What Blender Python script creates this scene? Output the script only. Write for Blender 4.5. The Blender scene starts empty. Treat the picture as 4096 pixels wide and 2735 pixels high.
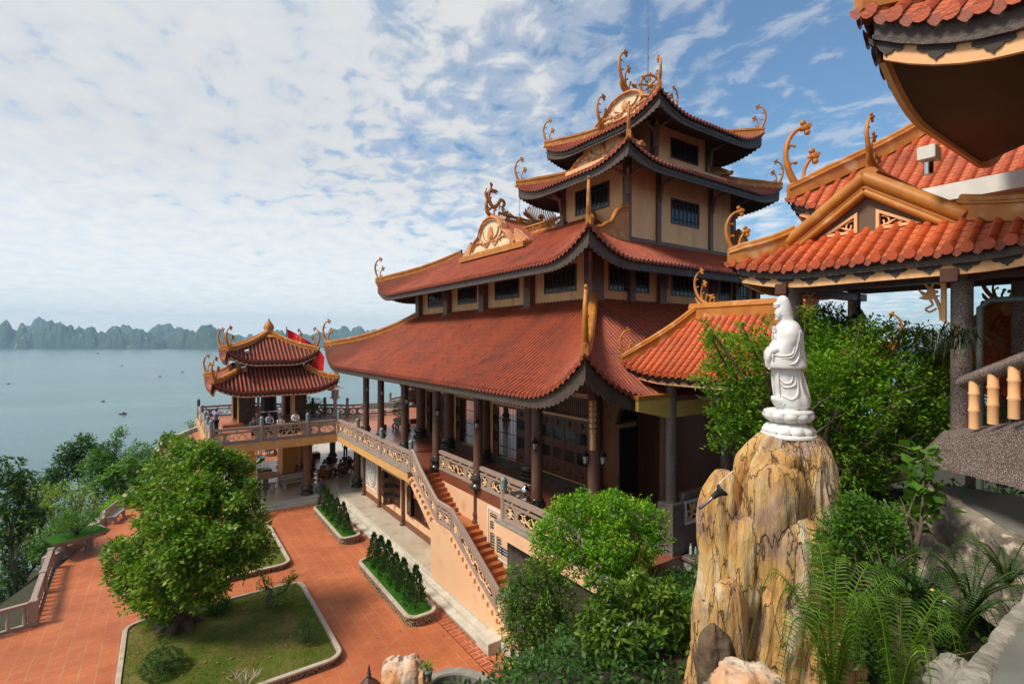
import bpy, math, random
from mathutils import Vector, Matrix, noise
from mathutils.geometry import tessellate_polygon
SC=bpy.context.scene; COL=SC.collection
PI=math.pi; sin=math.sin; cos=math.cos; R=math.radians
RND=random.Random(11)
V=Vector
# ---------------------------------------------------------------- materials
def newmat(name):
    m=bpy.data.materials.new(name); m.use_nodes=True
    nt=m.node_tree; b=nt.nodes['Principled BSDF']
    return m,nt,b
def N(nt,t,**kw):
    n=nt.nodes.new(t)
    for k,v in kw.items():
        if k in n.inputs.keys(): n.inputs[k].default_value=v
        else: setattr(n,k,v)
    return n
def ramp(nt,fac,stops,interp='LINEAR'):
    r=nt.nodes.new('ShaderNodeValToRGB'); r.color_ramp.interpolation=interp
    e=r.color_ramp.elements
    while len(e)<len(stops): e.new(.5)
    for i,(p,c) in enumerate(stops):
        e[i].position=p; e[i].color=(c[0],c[1],c[2],1)
    nt.links.new(fac,r.inputs[0]); return r.outputs[0]
def coords(nt,scale=None):
    tc=nt.nodes.new('ShaderNodeTexCoord'); o=tc.outputs['Object']
    if scale:
        mp=nt.nodes.new('ShaderNodeMapping'); mp.inputs['Scale'].default_value=scale
        nt.links.new(o,mp.inputs[0]); o=mp.outputs[0]
    return o
def mixc(nt,fac,a,b,mode='MIX'):
    m=nt.nodes.new('ShaderNodeMix'); m.data_type='RGBA'; m.blend_type=mode
    for s,x in ((0,fac),(6,a),(7,b)):
        if hasattr(x,'is_linked') or hasattr(x,'links'): nt.links.new(x,m.inputs[s])
        else:
            m.inputs[s].default_value=x if s==0 else (x[0],x[1],x[2],1)
    return m.outputs[2]
def math_(nt,op,a,b=0.):
    m=nt.nodes.new('ShaderNodeMath'); m.operation=op
    for i,x in enumerate((a,b)):
        if hasattr(x,'links'): nt.links.new(x,m.inputs[i])
        else: m.inputs[i].default_value=x
    return m.outputs[0]
def bump(nt,b,h,strength=.3,dist=.02):
    bp=nt.nodes.new('ShaderNodeBump'); bp.inputs['Strength'].default_value=strength; bp.inputs['Distance'].default_value=dist
    nt.links.new(h,bp.inputs['Height']); nt.links.new(bp.outputs[0],b.inputs['Normal'])
def mat(name,c,c2=None,sc=4.,rough=.6,bmp=0.,bsc=40.,det=4.,metal=0.,lo=.35,hi=.65,c3=None,s3=60.,lo3=.6,hi3=.66,scale=None,spec=.5,coat=0.,bd=.01):
    m,nt,b=newmat(name); b.inputs['Roughness'].default_value=rough; b.inputs['Metallic'].default_value=metal
    b.inputs['Specular IOR Level'].default_value=spec; b.inputs['Coat Weight'].default_value=coat
    co=coords(nt,scale); out=None
    if c2 is None: c2=tuple(x*.86 for x in c)
    n=N(nt,'ShaderNodeTexNoise',Scale=sc,Detail=det); nt.links.new(co,n.inputs['Vector'])
    out=ramp(nt,n.outputs['Fac'],((lo,c),(hi,c2)))
    if c3:
        n3=N(nt,'ShaderNodeTexNoise',Scale=s3,Detail=2.); nt.links.new(co,n3.inputs['Vector'])
        f=ramp(nt,n3.outputs['Fac'],((lo3,(0,0,0)),(hi3,(1,1,1))))
        out=mixc(nt,f,out,c3)
    nt.links.new(out,b.inputs['Base Color'])
    if bmp:
        n2=N(nt,'ShaderNodeTexNoise',Scale=bsc,Detail=5.); nt.links.new(co,n2.inputs['Vector'])
        bump(nt,b,n2.outputs['Fac'],bmp,bd)
    return m
def leafmat(name,cols,rough=.45,trans=.35,sc=.35):
    """foliage: hue differs from leaf to leaf (a random value per leaf island) and between clumps"""
    m,nt,b=newmat(name); b.inputs['Roughness'].default_value=rough; b.inputs['Specular IOR Level'].default_value=.35
    g=nt.nodes.new('ShaderNodeNewGeometry')
    n=N(nt,'ShaderNodeTexNoise',Scale=sc*4,Detail=2.); nt.links.new(coords(nt),n.inputs['Vector'])
    f=math_(nt,'ADD',math_(nt,'MULTIPLY',g.outputs['Random Per Island'],.6),math_(nt,'MULTIPLY',n.outputs['Fac'],.55))
    k=len(cols)-1
    c=ramp(nt,f,[(.12+.8*i/k,q) for i,q in enumerate(cols)])
    nt.links.new(c,b.inputs['Base Color'])
    t=nt.nodes.new('ShaderNodeBsdfTranslucent'); nt.links.new(mixc(nt,1.,c,(1.6,1.5,.5),'MULTIPLY'),t.inputs[0])
    ms=nt.nodes.new('ShaderNodeMixShader'); ms.inputs[0].default_value=trans
    nt.links.new(b.outputs[0],ms.inputs[1]); nt.links.new(t.outputs[0],ms.inputs[2])
    nt.links.new(ms.outputs[0],nt.nodes['Material Output'].inputs[0])
    return m
# ---------------------------------------------------------------- mesh builder
class MB:
    def __init__(s): s.v=[];s.f=[];s.mi=[];s.sm=[];s.mats=[]
    def add(s,vs,fs,mt,smooth=False):
        if mt not in s.mats: s.mats.append(mt)
        k=s.mats.index(mt); o=len(s.v)
        s.v.extend([tuple(p) for p in vs]); s.f.extend([tuple(i+o for i in f) for f in fs])
        s.mi.extend([k]*len(fs)); s.sm.extend([smooth]*len(fs)); return s
    def box(s,x0,x1,y0,y1,z0,z1,mt,M=None):
        vs=[V((x,y,z)) for z in (z0,z1) for y in (y0,y1) for x in (x0,x1)]
        if M: vs=[M@p for p in vs]
        return s.add(vs,[(0,2,3,1),(4,5,7,6),(0,1,5,4),(2,6,7,3),(0,4,6,2),(1,3,7,5)],mt)
    def bevbox(s,x0,x1,y0,y1,z0,z1,mt,b=.02,M=None):
        vs=[]
        for z,i in ((z0,b),(z0+b,0),(z1-b,0),(z1,b)):
            for (x,y) in ((x0+i,y0+i),(x1-i,y0+i),(x1-i,y1-i),(x0+i,y1-i)): vs.append(V((x,y,z)))
        if M: vs=[M@p for p in vs]
        fs=[(3,2,1,0),(12,13,14,15)]
        for l in range(3):
            for k in range(4):
                a=l*4+k;b_=l*4+(k+1)%4; fs.append((a,b_,b_+4,a+4))
        return s.add(vs,fs,mt)
    def tube(s,pts,rad,mt,seg=6,caps=True,smooth=True,flat=1.,up=None):
        pts=[V(p) for p in pts]; n=len(pts)
        if not hasattr(rad,'__len__'): rad=[rad]*n
        vs=[];ref=up or V((0,0,1))
        T0=(pts[1]-pts[0]).normalized()
        if abs(T0.dot(ref))>.95 and up is None: ref=V((1,0,0))
        for i,p in enumerate(pts):
            t=(pts[min(i+1,n-1)]-pts[max(i-1,0)]).normalized()
            a=t.cross(ref)
            if a.length<1e-4: a=t.cross(V((1,.3,0)))
            a.normalize(); b=a.cross(t).normalized()
            if up is None: ref=b
            for k in range(seg):
                w=2*PI*k/seg
                vs.append(p+a*(cos(w)*rad[i]*flat)+b*(sin(w)*rad[i]))
        fs=[(i*seg+k,i*seg+(k+1)%seg,(i+1)*seg+(k+1)%seg,(i+1)*seg+k) for i in range(n-1) for k in range(seg)]
        s.add(vs,fs,mt,smooth)
        if caps:
            s.add(vs[:seg],[tuple(range(seg-1,-1,-1))],mt); s.add(vs[-seg:],[tuple(range(seg))],mt)
        return s
    def lathe(s,prof,mt,c=(0,0,0),seg=14,smooth=True,fn=None,M=None):
        vs=[]
        for r,z in prof:
            for k in range(seg):
                w=2*PI*k/seg; q=r*(fn(w,z) if fn else 1)
                vs.append(V((c[0]+cos(w)*q,c[1]+sin(w)*q,c[2]+z)))
        n=len(prof)
        if M: vs=[M@p for p in vs]
        fs=[(i*seg+k,i*seg+(k+1)%seg,(i+1)*seg+(k+1)%seg,(i+1)*seg+k) for i in range(n-1) for k in range(seg)]
        s.add(vs,fs,mt,smooth)
        s.add(vs[:seg],[tuple(range(seg-1,-1,-1))],mt); s.add(vs[-seg:],[tuple(range(seg))],mt)
        return s
    def sph(s,c,r,mt,seg=8,rings=5,M=None):
        if not hasattr(r,'__len__'): r=(r,r,r)
        vs=[];fs=[]
        for i in range(rings+1):
            a=PI*i/rings-PI/2
            for k in range(seg):
                w=2*PI*k/seg; p=V((cos(a)*cos(w)*r[0],cos(a)*sin(w)*r[1],sin(a)*r[2]))
                if M: p=M@p
                vs.append(V(c)+p)
        fs=[(i*seg+k,i*seg+(k+1)%seg,(i+1)*seg+(k+1)%seg,(i+1)*seg+k) for i in range(rings) for k in range(seg)]
        return s.add(vs,fs,mt,True)
    def grid(s,fn,nu,nv,mt,smooth=True,flip=False,closeu=False):
        vs=[fn(i/nu,j/nv) for j in range(nv+1) for i in range(nu+(0 if closeu else 1))]
        w=nu if closeu else nu+1; fs=[]
        for j in range(nv):
            for i in range(nu):
                a=j*w+i;b=j*w+(i+1)%w if closeu else a+1
                q=(a,b,b+w,a+w); fs.append(q[::-1] if flip else q)
        return s.add(vs,fs,mt,smooth)
    def prism(s,polys,o,u,v,w,mt,smooth=False,mt_side=None):
        """polys: [outer, hole, ...] 2D; extruded by vector w in frame o,u,v"""
        o,u,v,w=V(o),V(u),V(v),V(w)
        flat=[p for q in polys for p in q]
        tri=tessellate_polygon([[V((p[0],p[1],0)) for p in q] for q in polys])
        P=[o+u*p[0]+v*p[1] for p in flat]
        if u.cross(v).dot(w)<0: pass
        s.add(P,[tuple(t) for t in tri],mt); s.add([p+w for p in P],[tuple(t)[::-1] for t in tri],mt)
        for q in polys:
            n=len(q); A=[o+u*p[0]+v*p[1] for p in q]; vs=A+[a+w for a in A]
            s.add(vs,[(i,(i+1)%n,n+(i+1)%n,n+i) for i in range(n)],mt_side or mt,smooth)
        return s
    def xf(s,M,start=0):
        for i in range(start,len(s.v)): s.v[i]=tuple(M@V(s.v[i]))
        return s
    def build(s,name,parent=None,origin=None,kind=None,**props):
        me=bpy.data.meshes.new(name)
        o3=V(origin) if origin is not None else (wloc(parent) if parent else V((0,0,0)))
        me.from_pydata([(p[0]-o3[0],p[1]-o3[1],p[2]-o3[2]) for p in s.v],[],s.f)
        for m in s.mats: me.materials.append(m)
        me.polygons.foreach_set('material_index',s.mi); me.polygons.foreach_set('use_smooth',s.sm)
        me.update(); ob=bpy.data.objects.new(name,me); COL.objects.link(ob)
        if parent:
            ob.parent=parent
            if origin is not None: ob.location=V(origin)-wloc(parent)
        elif origin is not None: ob.location=origin
        if kind: ob['kind']=kind
        for k,x in props.items(): ob[k]=x
        return ob
def wloc(o):
    l=V((0,0,0))
    while o: l=l+o.location; o=o.parent
    return l
def thing(name,loc,label,cat,group=None,rz=0.):
    o=bpy.data.objects.new(name,None); COL.objects.link(o); o.location=loc; o.rotation_euler=(0,0,rz)
    o.empty_display_size=.3; o['label']=label; o['category']=cat
    if group: o['group']=group
    return o
def tag(o,label,cat,group=None):
    o['label']=label; o['category']=cat
    if group: o['group']=group
    return o
def struct(o): o['kind']='structure'; return o
def dup(root,loc=None,rz=None,label=None,group=None,scale=None,parent='same'):
    """copy of a thing (or part) with copies of its parts and sub-parts"""
    r=root.copy(); COL.objects.link(r)
    if parent!='same': r.parent=parent
    if loc is not None: r.location=loc
    if rz is not None: r.rotation_euler=(0,0,rz)
    if label: r['label']=label
    if group: r['group']=group
    if scale: r.scale=scale if hasattr(scale,'__len__') else (scale,)*3
    for ch in list(root.children): dup(ch,parent=r)
    return r
def bez(p0,p1,p2,p3,n=8):
    p0,p1,p2,p3=map(V,(p0,p1,p2,p3)); out=[]
    for i in range(n+1):
        t=i/n; u=1-t; out.append(p0*u**3+p1*(3*u*u*t)+p2*(3*u*t*t)+p3*t**3)
    return out
def crs(pts,n=5):
    """smooth curve through points"""
    P=[V(p) for p in pts]; P=[P[0]*2-P[1]]+P+[P[-1]*2-P[-2]]; out=[]
    for i in range(1,len(P)-2):
        for k in range(n):
            t=k/n
            out.append(.5*((2*P[i])+(P[i+1]-P[i-1])*t+(2*P[i-1]-5*P[i]+4*P[i+1]-P[i+2])*t*t+(3*P[i]-P[i-1]-3*P[i+1]+P[i+2])*t**3))
    out.append(P[-2]); return out
def lerp(a,b,t): return a+(b-a)*t
def sstep(x): x=min(1,max(0,x)); return x*x*(3-2*x)
CLX,CLY,CLB,EXPO,HAZE=0.3,0.7,7.6,0.35,1.05e-4
# ---------------------------------------------------------------- palette (base colours, with shade put into a few dark ones)
def tilemat(name,c1,c2,c3,snap=.22,joint=.3,jz=.16):
    m,nt,b=newmat(name); b.inputs['Roughness'].default_value=.55; b.inputs['Specular IOR Level'].default_value=.3
    co=coords(nt)
    sn=N(nt,'ShaderNodeVectorMath',operation='SNAP'); nt.links.new(co,sn.inputs[0]); sn.inputs[1].default_value=(snap,snap,jz)
    wn=N(nt,'ShaderNodeTexWhiteNoise'); nt.links.new(sn.outputs[0],wn.inputs['Vector'])
    n=N(nt,'ShaderNodeTexNoise',Scale=1.3,Detail=4.); nt.links.new(co,n.inputs['Vector'])
    f=math_(nt,'ADD',math_(nt,'MULTIPLY',wn.outputs['Value'],.4),math_(nt,'MULTIPLY',n.outputs['Fac'],.6))
    c=ramp(nt,f,((.15,c1),(.5,c2),(.85,c3)))
    sx=N(nt,'ShaderNodeSeparateXYZ'); nt.links.new(co,sx.inputs[0])
    fr=math_(nt,'FRACT',math_(nt,'DIVIDE',sx.outputs[2],jz))
    j=math_(nt,'MULTIPLY',math_(nt,'LESS_THAN',fr,.13),joint*2)
    c=mixc(nt,j,c,(.05,.012,.008))
    n2=N(nt,'ShaderNodeTexNoise',Scale=.7,Detail=6.); nt.links.new(co,n2.inputs['Vector'])
    c=mixc(nt,ramp(nt,n2.outputs['Fac'],((.45,(0,0,0)),(.72,(.55,)*3))),c,(.09,.03,.022))
    nt.links.new(c,b.inputs['Base Color'])
    n4=N(nt,'ShaderNodeTexNoise',Scale=30.,Detail=3.); nt.links.new(co,n4.inputs['Vector'])
    bump(nt,b,math_(nt,'SUBTRACT',n4.outputs['Fac'],j),.35,.015)
    return m
M_TILE=tilemat('roof_tile',(.27,.045,.02),(.37,.075,.03),(.14,.033,.023),snap=.165,joint=.1,jz=.17)
M_PAN=tilemat('shade_dark_pan_tile',(.05,.012,.009),(.065,.015,.01),(.035,.01,.008),joint=.1)  # pans coloured near-black to stand in for shade between the ribs
M_DRIP=mat('moulded_drip_tile',(.34,.075,.035),(.26,.055,.028),sc=20,rough=.6,bmp=.6,bsc=60)
M_TILE2=tilemat('glazed_roof_tile',(.47,.075,.025),(.54,.1,.03),(.37,.058,.024),snap=.5,joint=.2,jz=.19)
M_PAN2=tilemat('flat_roof_tile',(.5,.12,.05),(.58,.16,.06),(.42,.09,.04),snap=.3,joint=.4,jz=.1)
for m_ in (M_TILE2,): m_.node_tree.nodes['Principled BSDF'].inputs['Roughness'].default_value=.35
M_ORANGE=mat('orange_ridge_paint',(.52,.2,.025),(.42,.14,.018),sc=3,rough=.5,bmp=.25,bsc=25,c3=(.62,.36,.16),s3=2.2,lo3=.6,hi3=.72)
M_PEACH=mat('peach_pediment_trim',(.68,.31,.13),(.56,.22,.08),sc=5,rough=.6,bmp=.3,bsc=20,c3=(.8,.66,.5),s3=6,lo3=.6,hi3=.68)
M_CREAM=mat('cream_plaster',(.88,.5,.25),(.8,.43,.2),sc=1.5,rough=.8,bmp=.12,bsc=60,scale=(1,1,.3),c3=(.5,.3,.15),s3=2.6,lo3=.56,hi3=.85)
M_CREAMP=mat('pediment_cream',(.8,.68,.44),(.72,.58,.36),sc=3,rough=.8,bmp=.15,bsc=30)
M_PINK=mat('pale_peach_plaster',(.8,.5,.3),(.76,.46,.26),sc=.8,rough=.85,bmp=.1,bsc=70,c3=(.58,.34,.21),s3=1.2,lo3=.6,hi3=.8)
M_YEL=mat('ochre_beam_plaster',(.68,.38,.13),(.62,.34,.12),sc=1.2,rough=.8,bmp=.12,bsc=40,c3=(.5,.29,.12),s3=1.7,lo3=.56,hi3=.75)
M_BROWN=mat('brown_column_paint',(.15,.074,.048),(.125,.06,.04),sc=6,rough=.5)
M_FASC=mat('dark_fascia',(.09,.06,.046),(.06,.042,.034),sc=4,rough=.6,bmp=.7,bsc=18,bd=.03)
M_SOFF=mat('shade_dark_eave_soffit',(.08,.042,.03),(.055,.03,.022),sc=2,rough=.8)  # darkened so the colour itself carries the deep eave shadow
M_DARKB=mat('dark_brown_wood',(.11,.036,.016),(.065,.024,.012),sc=8,rough=.4,scale=(1,1,.15))
M_GLAZE=mat('black_glazed_stone',(.02,.018,.014),(.05,.04,.025),sc=14,rough=.18)
M_MARB=mat('dark_marble',(.03,.028,.02),(.075,.055,.03),sc=7,rough=.35,bmp=.2)
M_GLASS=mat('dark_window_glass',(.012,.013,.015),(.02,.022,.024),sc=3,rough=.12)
M_BLACK=mat('interior_shade_and_joint',(.012,.01,.009),(.016,.013,.011),rough=.8)  # near-black stands in for unlit rooms; also colours the paving joints
M_GRAN=mat('pinkish_terrazzo',(.33,.23,.18),(.27,.185,.145),sc=5,rough=.6,c3=(.42,.34,.3),s3=90,lo3=.53,hi3=.58,bmp=.15)
M_TERR=mat('speckled_terrazzo',(.12,.072,.06),(.085,.052,.044),sc=5,rough=.5,c3=(.5,.45,.42),s3=110,lo3=.56,hi3=.6,bmp=.15)
M_KNOB=mat('blue_grey_knob',(.2,.27,.28),(.16,.22,.23),sc=9,rough=.5,bmp=.2)
M_SCROLL=mat('cream_scroll',(.78,.53,.3),(.7,.45,.24),sc=9,rough=.7)
M_TERRACE=mat('polished_brown_tile',(.24,.075,.04),(.2,.06,.034),sc=2,rough=.28,bmp=.03,coat=.1)
M_PALE=mat('pale_polished_stone',(.5,.46,.37),(.43,.38,.3),sc=.9,rough=.3,c3=(.36,.3,.22),s3=1.4,lo3=.58,hi3=.74)
M_STEP=mat('pale_washed_stone',(.58,.55,.46),(.5,.46,.38),sc=2,rough=.8,bmp=.3,bsc=60,c3=(.34,.31,.24),s3=3,lo3=.6,hi3=.72)
M_STAIR=mat('terracotta_stair_tile',(.42,.13,.042),(.36,.105,.036),sc=3,rough=.45)
M_PLINTH=mat('brown_plinth_tile',(.2,.075,.035),(.16,.06,.03),sc=4,rough=.5)
M_CURB=mat('pale_cement_curb',(.5,.43,.35),(.4,.33,.26),sc=3,rough=.85,bmp=.4,bsc=50,c3=(.25,.2,.16),s3=5,lo3=.6,hi3=.75)
M_GREY=mat('grey_cement',(.3,.28,.25),(.22,.2,.18),sc=3,rough=.85,bmp=.5,bsc=30)
M_WHITE=mat('white_marble',(.74,.74,.72),(.66,.66,.65),sc=5,rough=.45,bmp=.05)
M_WSTONE=mat('white_carved_stone',(.7,.68,.62),(.55,.52,.46),sc=9,rough=.8,bmp=.4,bsc=30)
M_BENCH=mat('cast_stone_bench',(.42,.4,.35),(.34,.32,.28),sc=30,rough=.8,bmp=.2)
M_BRONZE=mat('dark_bronze',(.03,.026,.02),(.05,.04,.03),sc=10,rough=.45,metal=.5,bmp=.3,bsc=20)
M_STEEL=mat('polished_steel',(.6,.6,.6),rough=.12,metal=1.)
M_RED=mat('red_flag_cloth',(.8,.01,.01),(.7,.006,.008),sc=2,rough=.8)
M_GOLD=mat('yellow_star_cloth',(.8,.6,.05),rough=.8)
M_METAL=mat('grey_metal',(.25,.25,.26),rough=.4,metal=.7)
M_WPAINT=mat('white_paint',(.75,.75,.72),rough=.6)
M_BARK=mat('brown_bark',(.12,.085,.06),(.06,.042,.03),sc=6,rough=.9,bmp=.9,bsc=14,scale=(1,1,.3),bd=.04)
M_BARKG=mat('grey_bark',(.22,.19,.15),(.11,.09,.07),sc=6,rough=.9,bmp=.8,bsc=14,scale=(1,1,.4),bd=.03)
def tilefloor(name,c1,c2,mort,size,off=.5,bw=1.,rough=.6,ms=.02,rot=0.):
    m,nt,b=newmat(name); b.inputs['Roughness'].default_value=rough; b.inputs['Specular IOR Level'].default_value=.3
    co=coords(nt); mp=N(nt,'ShaderNodeMapping'); mp.inputs['Rotation'].default_value=(0,0,rot); nt.links.new(co,mp.inputs[0])
    br=N(nt,'ShaderNodeTexBrick'); br.offset=off
    br.inputs['Color1'].default_value=(*c1,1); br.inputs['Color2'].default_value=(*c2,1); br.inputs['Mortar'].default_value=(*mort,1)
    br.inputs['Scale'].default_value=1.; br.inputs['Brick Width'].default_value=size*bw; br.inputs['Row Height'].default_value=size
    br.inputs['Mortar Size'].default_value=ms; br.inputs['Mortar Smooth'].default_value=.1
    nt.links.new(mp.outputs[0],br.inputs['Vector'])
    n=N(nt,'ShaderNodeTexNoise',Scale=.45,Detail=7.,Roughness=.6); nt.links.new(co,n.inputs['Vector'])
    c=mixc(nt,ramp(nt,n.outputs['Fac'],((.36,(0,0,0)),(.7,(.8,)*3))),br.outputs['Color'],(c1[0]*.62,c1[1]*.62,c1[2]*.7))
    n3=N(nt,'ShaderNodeTexNoise',Scale=9.,Detail=4.); nt.links.new(co,n3.inputs['Vector'])
    c=mixc(nt,.25,c,mixc(nt,n3.outputs['Fac'],(.2,.2,.2),(1.,1.,1.)),'SOFT_LIGHT')
    nt.links.new(c,b.inputs['Base Color']); bump(nt,b,br.outputs['Fac'],-.25,.01)
    return m
M_COURT=tilefloor('terracotta_court_tile',(.46,.125,.045),(.52,.15,.056),(.42,.24,.14),.45,ms=.014,rot=PI/2)
M_STRIP=tilefloor('terracotta_border_tile',(.4,.09,.035),(.47,.11,.045),(.6,.38,.22),.22,off=.25,bw=1.6,ms=.012)
M_TERRO=tilefloor('terrace_tile',(.5,.17,.09),(.54,.19,.1),(.5,.3,.2),.4,ms=.01,rough=.4)
def pebblemat(name):
    m,nt,b=newmat(name); co=coords(nt); b.inputs['Roughness'].default_value=.7
    v=N(nt,'ShaderNodeTexVoronoi',Scale=16.); nt.links.new(co,v.inputs['Vector'])
    c=ramp(nt,v.outputs['Color'],((.0,(.22,.15,.08)),(.4,(.42,.3,.17)),(.7,(.34,.28,.2)),(1,(.5,.4,.27))))
    d=ramp(nt,v.outputs['Distance'],((.42,(0,0,0)),(.62,(1,1,1))))
    c=mixc(nt,d,c,(.08,.055,.035)); nt.links.new(c,b.inputs['Base Color'])
    bump(nt,b,math_(nt,'SUBTRACT',1.,v.outputs['Distance']),1.,.05); return m
M_PEB=pebblemat('pebble_wall')
def grassmat(name,a,b_,c_):
    m,nt,b=newmat(name); co=coords(nt); b.inputs['Roughness'].default_value=.9; b.inputs['Specular IOR Level'].default_value=.1
    n=N(nt,'ShaderNodeTexNoise',Scale=.8,Detail=9.,Roughness=.75); nt.links.new(co,n.inputs['Vector'])
    n2=N(nt,'ShaderNodeTexNoise',Scale=45.,Detail=3.); nt.links.new(co,n2.inputs['Vector'])
    c=ramp(nt,n.outputs['Fac'],((.36,a),(.5,b_),(.68,c_)))
    c=mixc(nt,.8,c,mixc(nt,n2.outputs['Fac'],(0.,0.,0.),(1.,1.,1.)),'OVERLAY')
    nt.links.new(c,b.inputs['Base Color']); bump(nt,b,n2.outputs['Fac'],1.,.05); return m
M_LAWN=grassmat('worn_lawn',(.06,.12,.014),(.13,.15,.025),(.26,.19,.08))
M_TURF=grassmat('lush_turf',(.03,.11,.008),(.04,.15,.012),(.05,.17,.02))
M_SOIL=mat('dark_garden_soil',(.045,.035,.022),(.03,.04,.015),sc=2,rough=1.,bmp=1.,bsc=9,bd=.1)
M_ROCKG=mat('grey_rock',(.3,.26,.21),(.12,.1,.08),sc=2.5,rough=.9,bmp=1.,bsc=6,c3=(.5,.42,.32),s3=7,lo3=.55,hi3=.7,bd=.08,det=8)
M_ROCKW=mat('white_orange_rock',(.62,.55,.45),(.55,.26,.1),sc=1.6,rough=.85,bmp=1.,bsc=8,c3=(.18,.13,.1),s3=5,lo3=.6,hi3=.68,bd=.06,det=8)
M_LGL=mat('frosted_lantern_glass',(.45,.45,.42),(.38,.38,.36),rough=.2)
# ---------------------------------------------------------------- curved tiled hip roofs
def rooffn(ze,zi,H,L,p=2.3,c=.25):
    def z(t,d):
        return ze+(zi-ze)*((1-c)*t+c*t*t)+H*max(0.,1-max(d,0)/L)**p*max(0.,1-t)**1.6
    return z
class Roof:
    def __init__(s,ex,ey,ze,ix,iy,zi,H,L,p=2.3,c=.25,sp=.16,rr=.05,fas=.34,fasc=.62,seg=.45,tile=None,pan=None,ridge=None,fmat=None,smat=None,tooth=.2,band=None,soff=.28):
        s.__dict__.update(locals()); s.z=rooffn(ze,zi,H,L,p,c)
        x0,x1=ex;y0,y1=ey;a0,a1=ix;b0,b1=iy
        # side: start point, eave dir, inward normal, W, length, da, db
        s.sides={'x':(V((x0,y0,0)),V((0,1,0)),V((1,0,0)),a0-x0,y1-y0,b0-y0,y1-b1),
                 'X':(V((x1,y1,0)),V((0,-1,0)),V((-1,0,0)),x1-a1,y1-y0,y1-b1,b0-y0),
                 'y':(V((x1,y0,0)),V((-1,0,0)),V((0,1,0)),b0-y0,x1-x0,x1-a1,a0-x0),
                 'Y':(V((x0,y1,0)),V((1,0,0)),V((0,-1,0)),y1-b1,x1-x0,a0-x0,x1-a1)}
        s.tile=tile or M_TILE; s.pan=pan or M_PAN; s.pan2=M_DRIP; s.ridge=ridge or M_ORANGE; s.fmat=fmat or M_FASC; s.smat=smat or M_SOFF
    def tiles(s,which='xy',plain='XY'):
        mb=MB()
        for k in which+plain:
            A,e,n,W,Ln,da,db=s.sides[k]
            def P(u,t,off=0.):
                sl=t*da; sr=Ln-t*db; q=.5-.5*cos(PI*u); q=lerp(u,q,.6); x=sl+(sr-sl)*q
                pt=A+e*x+n*(W*t); pt.z=s.z(t,min(x-sl,sr-x))+off; return pt
            nu=int(Ln/.8)+8; nv=8
            mb.grid(lambda u,t:P(u,t),nu,nv,s.pan)
            if k in plain: continue
            cnt=int(Ln/s.sp)
            for i in range(cnt+1):
                x=(i+.5)*Ln/(cnt+1)
                am=1.
                if x<da: am=min(am,x/da)
                if Ln-x<db: am=min(am,(Ln-x)/db)
                m=max(2,int(am*W/s.seg)+1); r=s.rr; vs=[];K=4
                for j in range(m+1):
                    t=am*j/m
                    d=min(x-t*da,Ln-t*db-x)
                    c0=A+e*x+n*(W*t-(.03 if j==0 else 0)); c0.z=s.z(t,d)-.005
                    for q in range(K+1):
                        w=PI*q/K
                        vs.append(c0+e*(cos(w)*r)+V((0,0,sin(w)*r*1.6)))
                fs=[(j*(K+1)+q,j*(K+1)+q+1,(j+1)*(K+1)+q+1,(j+1)*(K+1)+q) for j in range(m) for q in range(K)]
                mb.add(vs,fs,s.tile,True)
                # round end disc and hanging drip tongue beside it
                c0=A+e*x-n*.035; c0.z=s.z(0,min(x,Ln-x))+r*.2
                disc=[c0+e*(cos(2*PI*q/10)*r*1.2)+V((0,0,sin(2*PI*q/10)*r*1.25)) for q in range(10)]
                mb.add(disc,[tuple(range(10))],s.tile)
                h=s.sp*.5; c1=c0+e*h; c1.z=s.z(0,min(x+h,Ln-x-h))-.01
                g_=s.sp/.16; c1=c1+n*.02; tg=[c1+e*(h*a)+V((0,0,b*g_)) for a,b in ((-.7,.02),(-.6,-.02),(-.35,-.05),(0,-.07),(.35,-.05),(.6,-.02),(.7,.02))]
                mb.add(tg,[tuple(range(7))],s.pan2)
        return mb
    def fascia(s,which='xyXY',inset=.09):
        mb=MB()
        for k in which:
            A,e,n,W,Ln,da,db=s.sides[k]
            cnt=max(4,int(Ln/s.tooth)); top=[];bot=[]
            def zz(x):
                d=min(x,Ln-x); return s.z(0,d)-.05
            def dep(x):
                d=min(x,Ln-x); return s.fas+(s.fasc-s.fas)*max(0,1-d/s.L)**1.6
            vs=[];fs=[]
            for j in range(cnt*2+1):
                x=inset+(Ln-2*inset)*j/(cnt*2)
                zt=zz(x); zb=zt-dep(x)*(1. if j%2 else .84)
                for q in (inset,inset+.06):
                    p=A+e*x+n*q
                    vs+= [V((p.x,p.y,zt)),V((p.x,p.y,zb))]
            for j in range(cnt*2):
                a=j*4
                fs+=[(a,a+1,a+5,a+4),(a+2,a+6,a+7,a+3),(a+1,a+3,a+7,a+5)]
            mb.add(vs,fs,s.fmat)
            if s.band:   # raised moulding line along the board
                pts=[];
                for j in range(int(Ln/.4)+2):
                    x=inset+(Ln-2*inset)*j/(int(Ln/.4)+1); p=A+e*x+n*(inset-.012); pts.append(V((p.x,p.y,zz(x)-dep(x)*.12)))
                mb.tube(pts,.018,s.fmat,seg=4)
        return mb
    def soffit(s,depth=None,which='xyXY'):
        mb=MB()
        for k in which:
            A,e,n,W,Ln,da,db=s.sides[k]
            def P(u,t):
                t=.02+t*.96; sl=t*da; sr=Ln-t*db; x=sl+(sr-sl)*(.5-.5*cos(PI*u)); pt=A+e*x+n*(W*t)
                pt.z=s.z(t,min(x-sl,sr-x))-s.soff*(1-.3*t); return pt
            mb.grid(P,int(Ln/1.2)+8,5,s.smat,flip=True)
        return mb
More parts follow.
